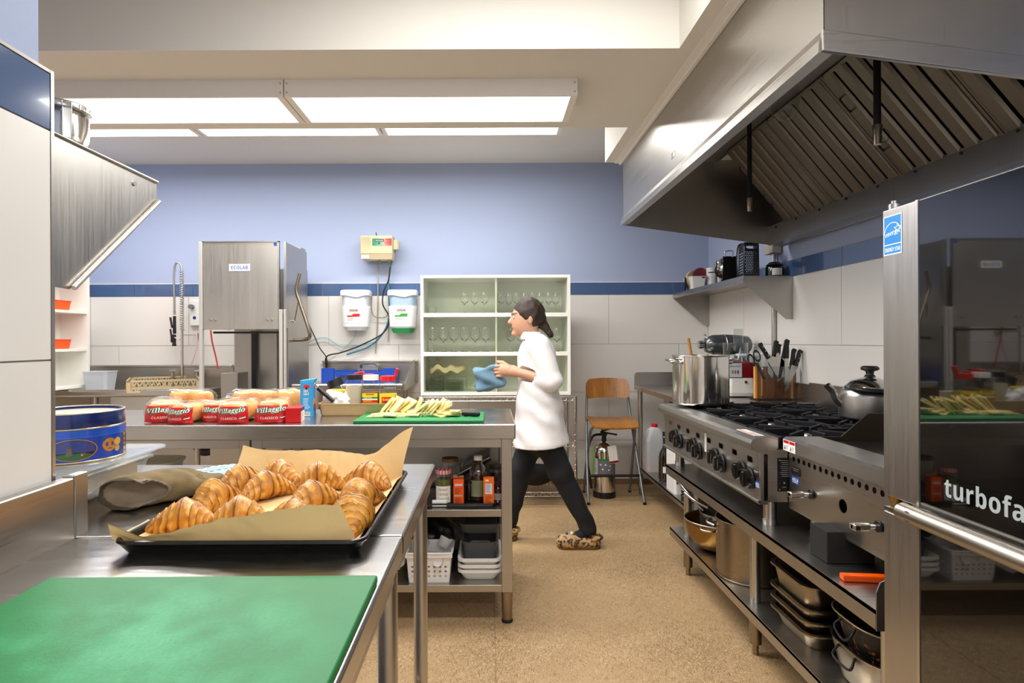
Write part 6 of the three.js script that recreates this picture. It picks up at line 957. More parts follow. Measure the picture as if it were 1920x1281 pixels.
{ const t = thing('kettle', 'steel kettle with a domed lid and black knob on the rear burner', 'kettle', [1.7, 0.906, 2.62]);
  obj('body', lathe([[0, 0], [0.115, 0], [0.122, 0.01], [0.124, 0.1], [0.112, 0.125], [0.1, 0.135], [0, 0.136]], 48), M.satin, t);
  const l = obj('lid', lathe([[0, 0.185], [0.03, 0.183], [0.075, 0.168], [0.096, 0.145], [0.1, 0.136], [0, 0.137]], 40), M.chrome, t); obj('knob', lathe([[0, 0.235], [0.028, 0.234], [0.037, 0.226], [0.035, 0.217], [0.017, 0.21], [0.015, 0.197], [0.024, 0.186], [0, 0.185]], 28), M.black, l);
  obj('spout', tube([P(-0.11, 0.055, 0.02), P(-0.14, 0.085, 0.02), P(-0.155, 0.12, 0.02), P(-0.18, 0.148, 0.02)], 0.0145, 24), M.satin, t);
  obj('handle', [tube([P(-0.1, 0.14, -0.03), P(-0.105, 0.135, -0.09), P(-0.06, 0.13, -0.13), P(0.0, 0.128, -0.145), P(0.06, 0.128, -0.13)], 0.012, 30)], M.black, t);
  obj('handle_band', tube([P(-0.09, 0.13, 0.0), P(-0.1, 0.14, -0.04), P(-0.1, 0.138, -0.075)], 0.008), M.chrome, t); }
const LS = 0.2105;   // lower shelf of the stand
{ const t = thing('stock_pot', 'big brushed steel stock pot without a lid on the lower stand shelf', 'pot', [1.17, LS, 2.62]);
  obj('body', lathe([[0, 0], [0.165, 0], [0.172, 0.004], [0.174, 0.016], [0.168, 0.02], [0.168, 0.3], [0.172, 0.303], [0.166, 0.303], [0.164, 0.02], [0, 0.01]].map(([r, y]) => [r * 0.89, y * 0.83]), 56), M.worn, t); for (const a of [0.6, 3.75]) { const c = Math.cos(a), s = Math.sin(a), q = (u, o, y) => new THREE.Vector3(c * (0.149 + o) - s * u, y - 0.045, s * (0.149 + o) + c * u); obj('handle', tube([q(-0.045, 0, 0.25), q(-0.03, 0.035, 0.255), q(0.03, 0.035, 0.255), q(0.045, 0, 0.25)], 0.006), M.satin, t); }
  const u = thing('stock_pot', 'steel pot behind the stand leg, half hidden beside the big brushed pot', 'pot', [1.44, LS, 2.72]);
  obj('body', lathe([[0, 0], [0.12, 0], [0.125, 0.014], [0.125, 0.25], [0.129, 0.253], [0.123, 0.253], [0.121, 0.014], [0, 0.01]], 44), M.worn, u); obj('handle', tube([P(-0.04, 0.2, -0.115), P(-0.03, 0.205, -0.15), P(0.03, 0.205, -0.15), P(0.04, 0.2, -0.115)], 0.006), M.satin, u); }
{ const t = thing('casserole_pot', 'brown stained round-bottomed pot with small loop handles at the end of the lower stand shelf', 'pot', [1.14, LS, 2.945]);
  obj('body', lathe([[0, 0], [0.06, 0.002], [0.105, 0.02], [0.14, 0.07], [0.155, 0.13], [0.158, 0.15], [0.154, 0.151], [0.15, 0.13], [0.134, 0.072], [0.1, 0.026], [0, 0.008]], 48), M.brownPot, t);
  obj('rim', new THREE.TorusGeometry(0.156, 0.003, 8, 48).rotateX(Math.PI / 2).translate(0, 0.15, 0), M.satin, t);
  for (const a of [2.2, -0.9]) { const c = Math.cos(a), s = Math.sin(a), q = (u, o, y) => new THREE.Vector3(c * (0.155 + o) - s * u, y, s * (0.155 + o) + c * u); obj('handle', tube([q(-0.035, 0, 0.138), q(-0.025, 0.022, 0.136), q(0.025, 0.022, 0.136), q(0.035, 0, 0.138)], 0.005), M.satin, t); }
  const u = thing('saucepan', 'small steel saucepan nested in the brown pot, handle pointing up', 'pan', [1.16, LS + 0.075, 2.935]);
  obj('body', lathe([[0, 0], [0.095, 0], [0.1, 0.008], [0.104, 0.11], [0.107, 0.112], [0.102, 0.112], [0.097, 0.01], [0, 0.006]], 44), M.satin, u); obj('handle', tube([P(-0.07, 0.1, 0.06), P(-0.1, 0.14, 0.1), P(-0.13, 0.19, 0.18), P(-0.14, 0.21, 0.23)], 0.009), M.satin, u);
  const v = thing('frying_pan', 'small black-coated frying pan lying on the nested saucepan', 'pan', [1.175, LS + 0.188, 2.9]);
  obj('body', lathe([[0, 0], [0.07, 0], [0.085, 0.012], [0.098, 0.03], [0.1, 0.03], [0.094, 0.03], [0.08, 0.014], [0.068, 0.004], [0, 0.004]], 44), M.satin, v); obj('coating', cyl(0.068, 0.092, 0.022, 0, 0.005, 0, 40), M.black, v); obj('handle', tube([P(-0.09, 0.026, 0.01), P(-0.14, 0.05, 0.06), P(-0.17, 0.075, 0.12)], 0.008), M.satin, v); }
// stacked gastronorm pans
[0, 1, 2, 3].forEach(k => single('steel_pan', pan(0.47, 0.265, [0.063, 0.065, 0.065, 0.13][k], { bw: 0.43, bd: 0.225, r: 0.04, rim: 0.014, th: 0.0015, lip: 0.006 }).translate(1.295, LS + [0, 0.038, 0.078, 0.092][k], -2.085), M.worn, ['steel pan at the bottom of the nested stack on the lower shelf', 'steel pan second from the bottom of the nested stack on the lower shelf', 'steel pan second from the top of the nested stack on the lower shelf', 'deep steel pan on top of the nested stack on the lower shelf'][k], 'pan', 'nested steel pans under the griddle'));
{ const speck = dataTex(256, 256, (x, y) => { const n = tile2(x, y, 256, 256, 40, 26, 3) + 0.8 * tile2(x, y, 256, 256, 7, 5, 6); return n > 0.32 ? [0.62, 0.36, 0.12] : n > 0.22 ? [0.35, 0.2, 0.09] : [0.085, 0.065, 0.05]; }, true, [3, 3]);
  const t = thing('roasting_pan', 'steel roasting pan with drop handles at the bottom of the stack nearest the oven', 'pan', [1.315, LS, 1.765], 0, 'roasting pans near the oven');
  obj('body', loft([ring(0.36, 0.18, 0.06, 0), ring(0.38, 0.2, 0.07, 0.006), ring(0.42, 0.24, 0.08, 0.12), ring(0.425, 0.245, 0.08, 0.124), ring(0.415, 0.235, 0.08, 0.124), ring(0.375, 0.195, 0.07, 0.008), ring(0.35, 0.17, 0.06, 0.004)], true, true, 0.8).scale(1.17, 1, 1.22), M.worn, t);
  obj('handle', [tube([P(-0.21, 0.11, -0.04), P(-0.225, 0.08, -0.045), P(-0.225, 0.07, 0.0), P(-0.225, 0.08, 0.045), P(-0.21, 0.11, 0.04)], 0.004).translate(-0.034, 0, 0)], M.iron, t);
  const u = thing('roasting_pan', 'burnt black and orange speckled roasting pan resting in the steel one', 'pan', [1.315, LS + 0.072, 1.765], 0, 'roasting pans near the oven');
  obj('body', loft([ring(0.33, 0.16, 0.06, 0), ring(0.35, 0.18, 0.07, 0.006), ring(0.41, 0.23, 0.09, 0.13), ring(0.42, 0.24, 0.09, 0.136), ring(0.405, 0.225, 0.09, 0.134), ring(0.345, 0.175, 0.07, 0.008), ring(0.32, 0.15, 0.06, 0.004)], true, true, 0.8).scale(1.17, 1, 1.22), std(0xffffff, 0.55, { map: speck }), u);
  obj('rim', tube(ring(0.42, 0.24, 0.09, 0.136).map(p => new THREE.Vector3(...p)), 0.003, 90, 6, true).scale(1.17, 1, 1.22), metal(0xa89678, 0.45), u);
  obj('handle', [tube([P(-0.205, 0.12, -0.035), P(-0.222, 0.1, -0.04), P(-0.222, 0.075, 0), P(-0.222, 0.1, 0.04), P(-0.205, 0.12, 0.035)], 0.004).translate(-0.034, 0, 0)], M.iron, u); }
// on the upper stand shelf
single('grill_brick', rbox(0.15, 0.1, 0.1, 0.004, 1.13, 0.5565, -1.885), std(0x22211f, 0.98, { bumpMap: fineTex, bumpScale: 0.002 }), 'black porous griddle cleaning brick on the upper stand shelf', 'brick');
single('orange_scraper', extr([[-0.1, -0.012], [0.1, -0.018], [0.105, 0.014], [-0.1, 0.012]], 0.02, 0.005).rotateX(-Math.PI / 2).rotateY(-0.12).translate(1.125, 0.5665, -1.7), M.orange, 'orange plastic scraper handle on the upper stand shelf beside the oven', 'scraper');
single('white_plate', lathe([[0, 0], [0.07, 0], [0.11, 0.012], [0.113, 0.014], [0.108, 0.015], [0.068, 0.004], [0, 0.004]], 40).translate(1.42, 0.5565, -1.7), M.pastelWhite, 'white plate on the upper stand shelf behind the orange scraper', 'plate');
{ const t = thing('steel_scoop', 'dark metal scoop pan pushed back on the upper stand shelf', 'scoop', [1.42, 0.5565, 2.02]); obj('body', pan(0.2, 0.16, 0.07, { bw: 0.16, bd: 0.12, r: 0.02, rim: 0.004 }), M.steelV, t); obj('handle', rod(P(-0.1, 0.06, -0.02), P(-0.16, 0.035, -0.06), 0.006), M.satin, t); }
// jugs and bottle on the corner table's lower shelf
const CS = 0.2355;
{ const t = thing('oil_jug', 'translucent plastic oil jug with a little yellow oil left', 'jug', [1.3, CS, 4.62]); obj('body', loft([ring(0.16, 0.16, 0.03, 0), ring(0.165, 0.165, 0.03, 0.24), ring(0.1, 0.1, 0.03, 0.32), ring(0.05, 0.05, 0.025, 0.34)], true, true), M.frosted, t); obj('oil', loft([ring(0.155, 0.155, 0.03, 0.003), ring(0.155, 0.155, 0.03, 0.06)], true, true), std(0xc98f18, 0.2), t); obj('cap', cyl(0.025, 0.024, 0.025, 0, 0.34, 0), M.red, t); }
{ const t = thing('dark_bottle', 'dark green-black glass bottle in front of the oil jug', 'bottle', [1.285, CS, 4.3]); obj('body', lathe([[0, 0], [0.042, 0], [0.045, 0.008], [0.045, 0.17], [0.035, 0.205], [0.016, 0.24], [0.0145, 0.3], [0.017, 0.302], [0.017, 0.32], [0, 0.32]], 32), M.bottleDark, t); obj('small_label', new THREE.CylinderGeometry(0.0456, 0.0456, 0.045, 16, 1, true, -0.6, 0.9).translate(0, 0.08, 0), M.label, t); obj('cap', cyl(0.0165, 0.0165, 0.03, 0, 0.3205, 0, 18), M.black, t); }
{ const t = thing('white_jerrican', 'white plastic container with a red cap and a blue label, beside the range', 'container', [1.3, CS, 3.98]); obj('body', loft([ring(0.15, 0.2, 0.02, 0), ring(0.15, 0.2, 0.02, 0.27), ring(0.13, 0.17, 0.03, 0.31)], true, true), M.plasticWhite, t); obj('cap', cyl(0.024, 0.02, 0.03, -0.03, 0.31, 0.04), M.red, t); obj('handle', tube([P(0.03, 0.31, 0.06), P(0.03, 0.345, 0.03), P(0.03, 0.345, -0.02), P(0.03, 0.31, -0.05)], 0.01), M.plasticWhite, t); sticker('blue_label', 0.05, 0.06, M.navy, t, [-0.04, 0.1, 0.1003]); }
{ const pts = []; for (let k = 0; k < 60; k++) { const a = k * 0.45; pts.push(P(1.25 + Math.cos(a) * 0.05 + 0.01 * N3(k, 1, 2), CS + 0.012 + 0.0035 * k * 0.5 + 0.006 * Math.sin(k * 1.7), 3.66 + Math.sin(a) * 0.06)); } single('coiled_cable', tube(pts, 0.005, 300, 6), M.black, 'coiled black cable on the corner table lower shelf', 'cable'); }
{ const t = thing('oven_tray', 'dark metal tray standing on edge in the shadow under the corner table', 'tray', [1.55, CS, 3.72]); obj('tray', rbox(0.42, 0.28, 0.02, 0.006, 0, 0, 0), M.panBlack, t); obj('rim', rbox(0.44, 0.012, 0.03, 0.004, 0, 0.28, 0), M.panBlack, t); }

// ================================================================ island shelves: jars and boxes above, trays below
const S1 = 0.5065, S0 = 0.1705;
{ const t = thing('baking_tray', 'dark low-rimmed baking tray carrying the jars on the counter shelf', 'tray', [-0.17, S1, 2.85]); obj('tray', loft([ring(0.36, 0.36, 0.01, 0), ring(0.38, 0.38, 0.015, 0.0), ring(0.395, 0.395, 0.015, 0.014), ring(0.4, 0.4, 0.018, 0.018), ring(0.39, 0.39, 0.015, 0.018), ring(0.375, 0.375, 0.012, 0.003), ring(0.35, 0.35, 0.01, 0.003)], true, true, 0.7), M.panBlack, t); }
const TY = S1 + 0.0032;
function roundJar(label, x, d, r, h, fill, fillH, lidMat, lidH, extra, cat = 'jar', group = 'jars on the counter shelf', name = 'glass_jar') {
  const t = thing(name, label, cat, [x, TY, d], 0, group);
  if (fill) obj('contents', cyl(r - 0.004, r - 0.004, fillH, 0, 0.004, 0, 28), fill, t);
  obj('glass', lathe([[0, 0], [r - 0.004, 0], [r, 0.006], [r, h * 0.84], [r * 0.88, h * 0.95], [r * 0.86, h], [r * 0.82, h], [r * 0.84, h * 0.95], [r - 0.003, h * 0.84], [r - 0.003, 0.005], [0, 0.003]], 32), M.glass, t);
  if (lidMat) obj('lid', cyl(r * 0.93, r * 0.92, lidH, 0, h, 0, 32), lidMat, t, { keepUV: true }); if (extra) extra(t); return t; }
const gingham = canvasTex(256, 64, (g, w, h) => { g.fillStyle = '#f1e9e6'; g.fillRect(0, 0, w, h); for (let i = 0; i < 32; i++) for (let j = 0; j < 8; j++) { if (i % 2 && j % 2) g.fillStyle = '#c41e2a'; else if (i % 2 || j % 2) g.fillStyle = '#dd8088'; else continue; g.fillRect(i * 8, j * 8, 8, 8); } });
const hand = canvasTex(256, 256, (g, w, h) => { g.fillStyle = '#e9e5da'; g.fillRect(0, 0, w, h); g.fillStyle = '#34302c'; g.font = 'italic 54px serif'; g.fillText('Dried', 50, 70); g.fillText('Catnip', 40, 140); g.fillText('Leaves', 46, 208); });
roundJar('jar of green herbs with a red gingham lid and handwritten label', -0.213, 2.71, 0.04, 0.14, std(0x58602a, 0.9), 0.11, mapMat(gingham), 0.018, t => { obj('paper_label', new THREE.CylinderGeometry(0.0405, 0.0405, 0.075, 20, 1, true, -0.95, 1.9).translate(0, 0.05, 0), mapMat(hand), t, { keepUV: true }); });
roundJar('tall empty glass jar with a brown lid behind the gingham-lidded jar', -0.19, 2.83, 0.044, 0.17, null, 0, std(0x6b4a1c, 0.4), 0.016);
{ const boxTex = canvasTex(128, 320, (g, w, h) => { g.fillStyle = '#ee5a12'; g.fillRect(0, 0, w, h); g.fillStyle = '#c9ced8'; g.fillRect(16, 50, 96, 26); lines(g, 14, 104, 100, 6, 14, 7, '#7a2c08'); g.fillStyle = '#c3a58c'; g.fillRect(12, 196, 104, 18); lines(g, 14, 230, 100, 6, 14, 6, '#6d2606'); });
  const boxTex2 = canvasTex(128, 320, (g, w, h) => { g.fillStyle = '#f06a10'; g.fillRect(0, 0, w, h); g.fillStyle = '#d9dfe8'; g.fillRect(22, 64, 84, 122); lines(g, 28, 74, 72, 8, 13, 5, '#5a6c92'); lines(g, 16, 206, 96, 7, 15, 6, '#6d2c06'); g.fillStyle = '#e8e6e0'; g.fillRect(24, 16, 40, 22); });
  const t = thing('orange_carton', 'orange printed carton with a torn-open top beside the gingham-lidded jar', 'carton', [-0.143, TY, 2.7], 0.05, 'orange cartons on the counter shelf'); obj('carton', loft([ring(0.048, 0.038, 0.002, 0), ring(0.048, 0.038, 0.002, 0.118), ring(0.045, 0.035, 0.002, 0.118), ring(0.045, 0.035, 0.002, 0.004)], true, true), std(0xe8560f, 0.5), t); sticker('front_print', 0.046, 0.112, mapMat(boxTex), t, [0, 0.058, 0.0195]); obj('torn_flap', extr([[-0.024, 0.118], [0.024, 0.118], [0.022, 0.128], [0.006, 0.126], [0.0, 0.12], [-0.01, 0.128], [-0.024, 0.13]], 0.001).translate(0, 0, -0.016), std(0xd8a060, 0.6), t);
  const u = thing('orange_carton', 'orange printed carton with a white table panel beside the dark bottle', 'carton', [-0.004, TY, 2.69], -0.03, 'orange cartons on the counter shelf'); obj('carton', rbox(0.048, 0.125, 0.038, 0.001, 0, 0, 0), std(0xf06a10, 0.5), u); sticker('front_print', 0.046, 0.123, mapMat(boxTex2), u, [0, 0.0625, 0.0194]); }
{ const t = thing('syrup_bottle', 'dark bottle with a white cap and a pale green label on the counter shelf', 'bottle', [-0.055, TY, 2.78]); obj('body', lathe([[0, 0], [0.042, 0], [0.045, 0.006], [0.045, 0.11], [0.036, 0.145], [0.02, 0.17], [0.018, 0.185], [0, 0.186]], 32), phy(0x3c2412, 0.08, { clearcoat: 1 }), t); obj('cap', cyl(0.02, 0.02, 0.02, 0, 0.186, 0, 24), M.plasticWhite, t); obj('pale_label', new THREE.CylinderGeometry(0.0455, 0.0455, 0.075, 24, 1, true, -1.1, 2.2).translate(0, 0.06, 0), std(0x9aa07c, 0.7), t); }
roundJar('small dark bottle between the two orange cartons', -0.098, 2.76, 0.022, 0.08, std(0x120c08, 0.3), 0.07, M.black, 0.015, null, 'bottle', 'jars on the counter shelf', 'small_bottle');
roundJar('dark jam jar with a purple-black lid and grey label by the counter post', 0.038, 2.73, 0.032, 0.075, std(0x1d0a12, 0.4), 0.062, phy(0x3a1030, 0.25), 0.014, t => { obj('grey_label', new THREE.CylinderGeometry(0.0325, 0.0325, 0.03, 20, 1, true, -1.1, 2.2).translate(0, 0.032, 0), std(0x9a9a94, 0.6), t); });
roundJar('taller dark jar behind the jam jar at the counter post', 0.035, 2.85, 0.04, 0.13, std(0x241610, 0.5), 0.11, std(0x3a2a20, 0.5), 0.016);
single('white_carton', rbox(0.066, 0.026, 0.02, 0.002, -0.228, TY, -2.665), M.label, 'tiny white carton lying at the foot of the gingham-lidded jar', 'carton');
{ const t = thing('baking_tray', 'dark sheet pan leaning diagonally behind the bottle on the counter shelf', 'tray', [-0.12, S1 + 0.02, 3.0]); obj('tray', rbox(0.3, 0.02, 0.24, 0.006, 0, 0, 0).rotateZ(0.5).translate(0, 0.075, 0), M.panBlack, t); obj('edge', rod(P(-0.14, 0.02, -0.12), P(0.12, 0.16, -0.12), 0.005), M.satin, t); }
single('plastic_tub', pan(0.24, 0.2, 0.11, { bw: 0.22, bd: 0.18, r: 0.04, rim: 0.005 }).translate(-0.02, S1, -3.06), M.clearPlastic, 'clear plastic tub in the shadow behind the dark jars', 'tub');
// bottom shelf
{ const t = thing('plastic_basket', 'white plastic basket with square holes holding small white cups', 'basket', [-0.275, S0, 2.72]);
  const w = 0.2, d = 0.17, h = 0.135, side = (len) => { const holes = []; for (let i = 0; i < 7; i++) for (let j = 0; j < 3; j++) { const cx = -0.075 + i * 0.025, cy = 0.03 + j * 0.0215; holes.push([[cx - 0.005, cy - 0.005], [cx + 0.005, cy - 0.005], [cx + 0.005, cy + 0.005], [cx - 0.005, cy + 0.005]]); } return extr([[-len / 2 + 0.012, 0], [len / 2 - 0.012, 0], [len / 2, h], [-len / 2, h]], 0.003, 0, holes); };
  obj('front_wall', side(w).rotateX(0.08).translate(0, 0, d / 2 - 0.011), M.plasticWhite, t); obj('rear_wall', side(w).rotateX(-0.08).translate(0, 0, -d / 2 + 0.011), M.plasticWhite, t); obj('side_wall', side(d).rotateX(0.08).rotateY(Math.PI / 2).translate(w / 2 - 0.011, 0, 0), M.plasticWhite, t); obj('side_wall', side(d).rotateX(0.08).rotateY(-Math.PI / 2).translate(-w / 2 + 0.011, 0, 0), M.plasticWhite, t);
  obj('bottom', bx(-w / 2 + 0.01, w / 2 - 0.01, 0, 0.004, -d / 2 + 0.012, d / 2 - 0.012), M.plasticWhite, t); obj('rim', [tube(ring(w + 0.008, d + 0.008, 0.015, h).map(p => new THREE.Vector3(...p)), 0.005, 80, 6, true), bx(-w / 2 - 0.006, w / 2 + 0.006, h - 0.02, h + 0.002, -d / 2 - 0.006, -d / 2 + 0.004, 0.002)], M.plasticWhite, t); obj('grey_handle', rod(P(-0.06, h + 0.004, -d / 2), P(0.06, h + 0.004, -d / 2), 0.005), M.greyPlastic, t);
  const cup = (x, y, dd, r, h2, rx, rz, label) => { const c = single('small_cup', lathe([[0, 0], [r * 0.8, 0], [r, h2], [r * 1.04, h2], [r * 0.95, h2 * 0.95], [r * 0.75, 0.004], [0, 0.004]], 24), M.pastelWhite, label, 'cup', 'small cups in the white basket'); c.position.set(x, y, -dd); c.rotation.set(rx, 0, rz); };
  cup(-0.3, S0 + 0.15, 2.7, 0.034, 0.05, 0.4, 0.5, 'largest white cup, tipped on its side on top of the basket'); cup(-0.295, S0 + 0.085, 2.66, 0.026, 0.032, 0.1, -0.1, 'white ramekin standing upright in the front of the basket'); cup(-0.228, S0 + 0.09, 2.665, 0.025, 0.035, 1.2, 0.2, 'white ramekin lying with its bottom to the front of the basket'); cup(-0.225, S0 + 0.12, 2.76, 0.032, 0.045, -0.4, -0.5, 'translucent-looking white cup tilted at the back of the basket'); }
[0, 1, 2].forEach(k => single('white_tray', pan(0.185, 0.26, [0.05, 0.045, 0.045][k], { bw: 0.15, bd: 0.225, r: 0.025, rim: 0.008, th: 0.003, lip: 0.012 }).translate(-0.047, S0 + [0, 0.028, 0.056][k], -2.79), M.pastelWhite, ['white deep tray at the bottom of the stack on the lowest counter shelf', 'white tray in the middle of the stack on the lowest counter shelf', 'white tray on top of the stack, with dark grey standing in for shade inside'][k], 'tray', 'white trays on the lowest counter shelf'));
single('grey_tub_and_shade', pan(0.16, 0.22, 0.1, { bw: 0.14, bd: 0.2, r: 0.03, rim: 0.006, th: 0.003 }).translate(-0.047, S0 + 0.06, -2.815), std(0x55585a, 0.5), 'dark grey shape standing in for shade inside the top white tray', 'tub');  // dark grey colour stands in for shade inside the white tray
single('grey_tub_and_shade', pan(0.19, 0.25, 0.05, { bw: 0.17, bd: 0.23, r: 0.03, rim: 0.006, th: 0.003 }).rotateX(0.12).translate(-0.045, S0 + 0.2, -2.86), std(0x4a4d50, 0.5), 'shallow dark grey tub tilted on the uppermost tray of the stack', 'tub');
single('foam_box', pan(0.16, 0.14, 0.07, { bw: 0.12, bd: 0.1, r: 0.02, rim: 0.006, th: 0.003 }).rotateZ(0.5).translate(-0.44, S0 + 0.04, -2.72), M.pastelWhite, 'white takeaway box tipped beside the basket behind the table legs', 'box');
single('black_bag', mesher((x, y, z) => Math.max(ell([x, y, z], [0, 0.08, 0], [0.16, 0.12, 0.12]) + 0.02 * N3(x * 14, y * 14, z * 14), -y), [-0.19, -0.01, -0.15], [0.19, 0.22, 0.15], 0.009).translate(-0.3, S0, -3.02), phy(0x121214, 0.35), 'black plastic bag behind the white basket', 'bag');
// left unit
for (const [x, h, l] of [[-1.62, 0.17, 'large translucent tub with a lid on the shelf under the bread'], [-1.36, 0.12, 'smaller translucent tub beside the large one on the shelf under the bread']]) { const t = thing('plastic_tub', l, 'tub', [x, S1, 2.85], 0, 'translucent tubs under the counter'); obj('tub', pan(0.2, 0.2, h, { bw: 0.18, bd: 0.18, r: 0.05, rim: 0.006, th: 0.003 }), M.frosted, t); obj('lid', loft([ring(0.22, 0.22, 0.06, h + 0.001), ring(0.225, 0.225, 0.06, h + 0.012), ring(0.2, 0.2, 0.05, h + 0.016)], true, true), std(0xd9d8b8, 0.5), t); }

// ================================================================ the person, walking to the left with a blue cloth in both hands
{ const PD = 3.64, base = [0.32, 0, PD], person = thing('person', 'person in a white jacket, dark trousers and leopard clogs walking past the counter, arms forward', 'person', base);
  // joints: x forward is -x, y up, z towards the camera (local to the person)
  const L = (x, y, z) => [x - base[0], y, z];
  const hipC = L(0.31, 0.8, 0), chest = L(0.295, 1.13, 0), neck = L(0.265, 1.27, 0), head = L(0.232, 1.395, 0);
  const sh = s => L(0.3, 1.225, s * 0.15), el = s => L(0.375, 1.02, s * 0.17), wr = s => L(0.155, 1.072, s * 0.09), hip = s => L(0.31, 0.77, s * 0.068);
  const kneeR = L(0.43, 0.46, 0.075), ankR = L(0.6, 0.115, 0.075), kneeF = L(0.2, 0.445, -0.075), ankF = L(0.115, 0.085, -0.075);
  // torso drawn narrow from front to back: squeeze x for the trunk
  const trunk = (p, a, b, ra, rb, sx) => cap([(p[0] - lerp(a[0], b[0], clamp((p[1] - a[1]) / (b[1] - a[1]), 0, 1))) / sx, p[1], p[2]], [0, a[1], 0], [0, b[1], 0], ra, rb) * Math.min(1, sx);
  const face = (x, y, z) => {   // head: skull, jaw, nose, brow, ears
    const p = [x, y, z], h = head; let d = ell(p, [h[0] + 0.008, h[1] + 0.02, 0], [0.092, 0.1, 0.074]);
    d = smin(d, ell(p, [h[0] - 0.03, h[1] - 0.045, 0], [0.056, 0.066, 0.056]), 0.04); d = smin(d, cap(p, [h[0] - 0.082, h[1] + 0.012, 0], [h[0] - 0.103, h[1] - 0.022, 0], 0.01, 0.0135), 0.014);
    d = smin(d, ell(p, [h[0] - 0.08, h[1] + 0.03, 0], [0.014, 0.008, 0.045]), 0.012); d = smin(d, ell(p, [h[0] - 0.083, h[1] - 0.053, 0], [0.009, 0.007, 0.02]), 0.008); d = smin(d, ell(p, [h[0] - 0.075, h[1] - 0.094, 0], [0.018, 0.016, 0.022]), 0.02);
    for (const s of [-1, 1]) { d = Math.max(d, -ell(p, [h[0] - 0.092, h[1] + 0.008, s * 0.031], [0.014, 0.011, 0.016])); d = Math.min(d, ell(p, [h[0] - 0.076, h[1] + 0.008, s * 0.031], [0.0125, 0.011, 0.0125])); d = smin(d, ell(p, [h[0] + 0.018, h[1] - 0.005, s * 0.075], [0.017, 0.029, 0.009]), 0.006); }
    return d; };
  const armField = (p, s) => Math.min(cap(p, el(s), wr(s), 0.037, 0.026), 1);
  const bodyF = (x, y, z) => { const p = [x, y, z]; let d = face(x, y, z); d = smin(d, cap(p, neck, [head[0] + 0.02, head[1] - 0.05, 0], 0.052, 0.048), 0.02); d = smin(d, trunk(p, [hipC[0], 0.86, 0], [chest[0], 1.15, 0], 0.1, 0.115, 0.66), 0.03);
    for (const s of [-1, 1]) { d = smin(d, cap(p, neck, sh(s), 0.045, 0.045), 0.03); d = smin(d, cap(p, sh(s), el(s), 0.045, 0.036), 0.02); d = smin(d, armField(p, s), 0.02); }
    d = smin(d, cap(p, hip(1), kneeR, 0.075, 0.05), 0.03); d = smin(d, cap(p, kneeR, ankR, 0.05, 0.032), 0.02); d = smin(d, cap(p, hip(-1), kneeF, 0.075, 0.05), 0.03); return smin(d, cap(p, kneeF, ankF, 0.05, 0.032), 0.02); };
  const skin = [0.56, 0.3, 0.19], skinAt = (x, y, z) => {
    const h = head; for (const s of [-1, 1]) { const e = Math.hypot(x - (h[0] - 0.09), y - (h[1] + 0.008), z - s * 0.031); if (e < 0.0135) return Math.hypot(y - (h[1] + 0.008), z - s * 0.033) < 0.0055 ? [0.03, 0.02, 0.015] : [0.75, 0.72, 0.68]; if (Math.abs(y - (h[1] + 0.032)) < 0.005 && Math.abs(z - s * 0.032) < 0.02 && x < h[0] - 0.06) return [0.1, 0.06, 0.04]; }
    if (Math.abs(y - (h[1] - 0.053)) < 0.008 && Math.abs(z) < 0.022 && x < h[0] - 0.07) return [0.5, 0.17, 0.14]; return skin; };
  const hands = [];   // each hand: palm, four curled fingers, thumb
  for (const s of [-1, 1]) {
    const w = wr(s), dir = [-0.985, 0.05, -s * 0.16], tip = [w[0] + dir[0] * 0.085, w[1] + dir[1] * 0.085, w[2] + dir[2] * 0.085];
    const F = []; for (let k = 0; k < 4; k++) { const yk = 0.03 - k * 0.02, len = [0.062, 0.07, 0.066, 0.052][k], a = [tip[0] + 0.005, tip[1] + yk, tip[2] + s * 0.004], b = [a[0] - len * 0.55, a[1] - 0.002, a[2] - s * 0.012], c = [b[0] - len * 0.25, b[1] - 0.004, b[2] - s * 0.03], e = [c[0] + 0.012, c[1] - 0.003, c[2] - s * 0.022]; F.push([a, b, c, e]); }
    const th = [[w[0] + dir[0] * 0.035, w[1] + 0.026, w[2] - s * 0.004], [w[0] + dir[0] * 0.07, w[1] + 0.052, w[2] - s * 0.02], [w[0] + dir[0] * 0.105, w[1] + 0.056, w[2] - s * 0.03]];
    const f = (x, y, z) => { const p = [x, y, z]; let d = cap(p, el(s), w, 0.037, 0.026); d = smin(d, (() => { const q = [x, (y - w[1]) / 1.35 + w[1], z]; return cap(q, w, [tip[0] + 0.012, tip[1], tip[2]], 0.02, 0.027); })(), 0.02); for (const [a, b, c, e] of F) d = smin(d, Math.min(cap(p, a, b, 0.0098, 0.009), cap(p, b, c, 0.009, 0.0085), cap(p, c, e, 0.0085, 0.0075)), 0.005); return smin(d, Math.min(cap(p, th[0], th[1], 0.0125, 0.0105), cap(p, th[1], th[2], 0.0105, 0.0085)), 0.01); };
    hands.push(mesher(f, [w[0] - 0.19, w[1] - 0.07, Math.min(w[2], tip[2]) - 0.075], [w[0] + 0.04, w[1] + 0.09, Math.max(w[2], tip[2]) + 0.075], 0.0032, () => skin));
  }
  const skinMat = phy(0xffffff, 0.5, { vertexColors: true, clearcoat: 0.05 });
  const headGeo = mesher((x, y, z) => smin(face(x, y, z), cap([x, y, z], neck, [head[0] + 0.02, head[1] - 0.05, 0], 0.052, 0.048), 0.02), [head[0] - 0.13, head[1] - 0.14, -0.11], [head[0] + 0.13, head[1] + 0.14, 0.11], 0.0035, skinAt);
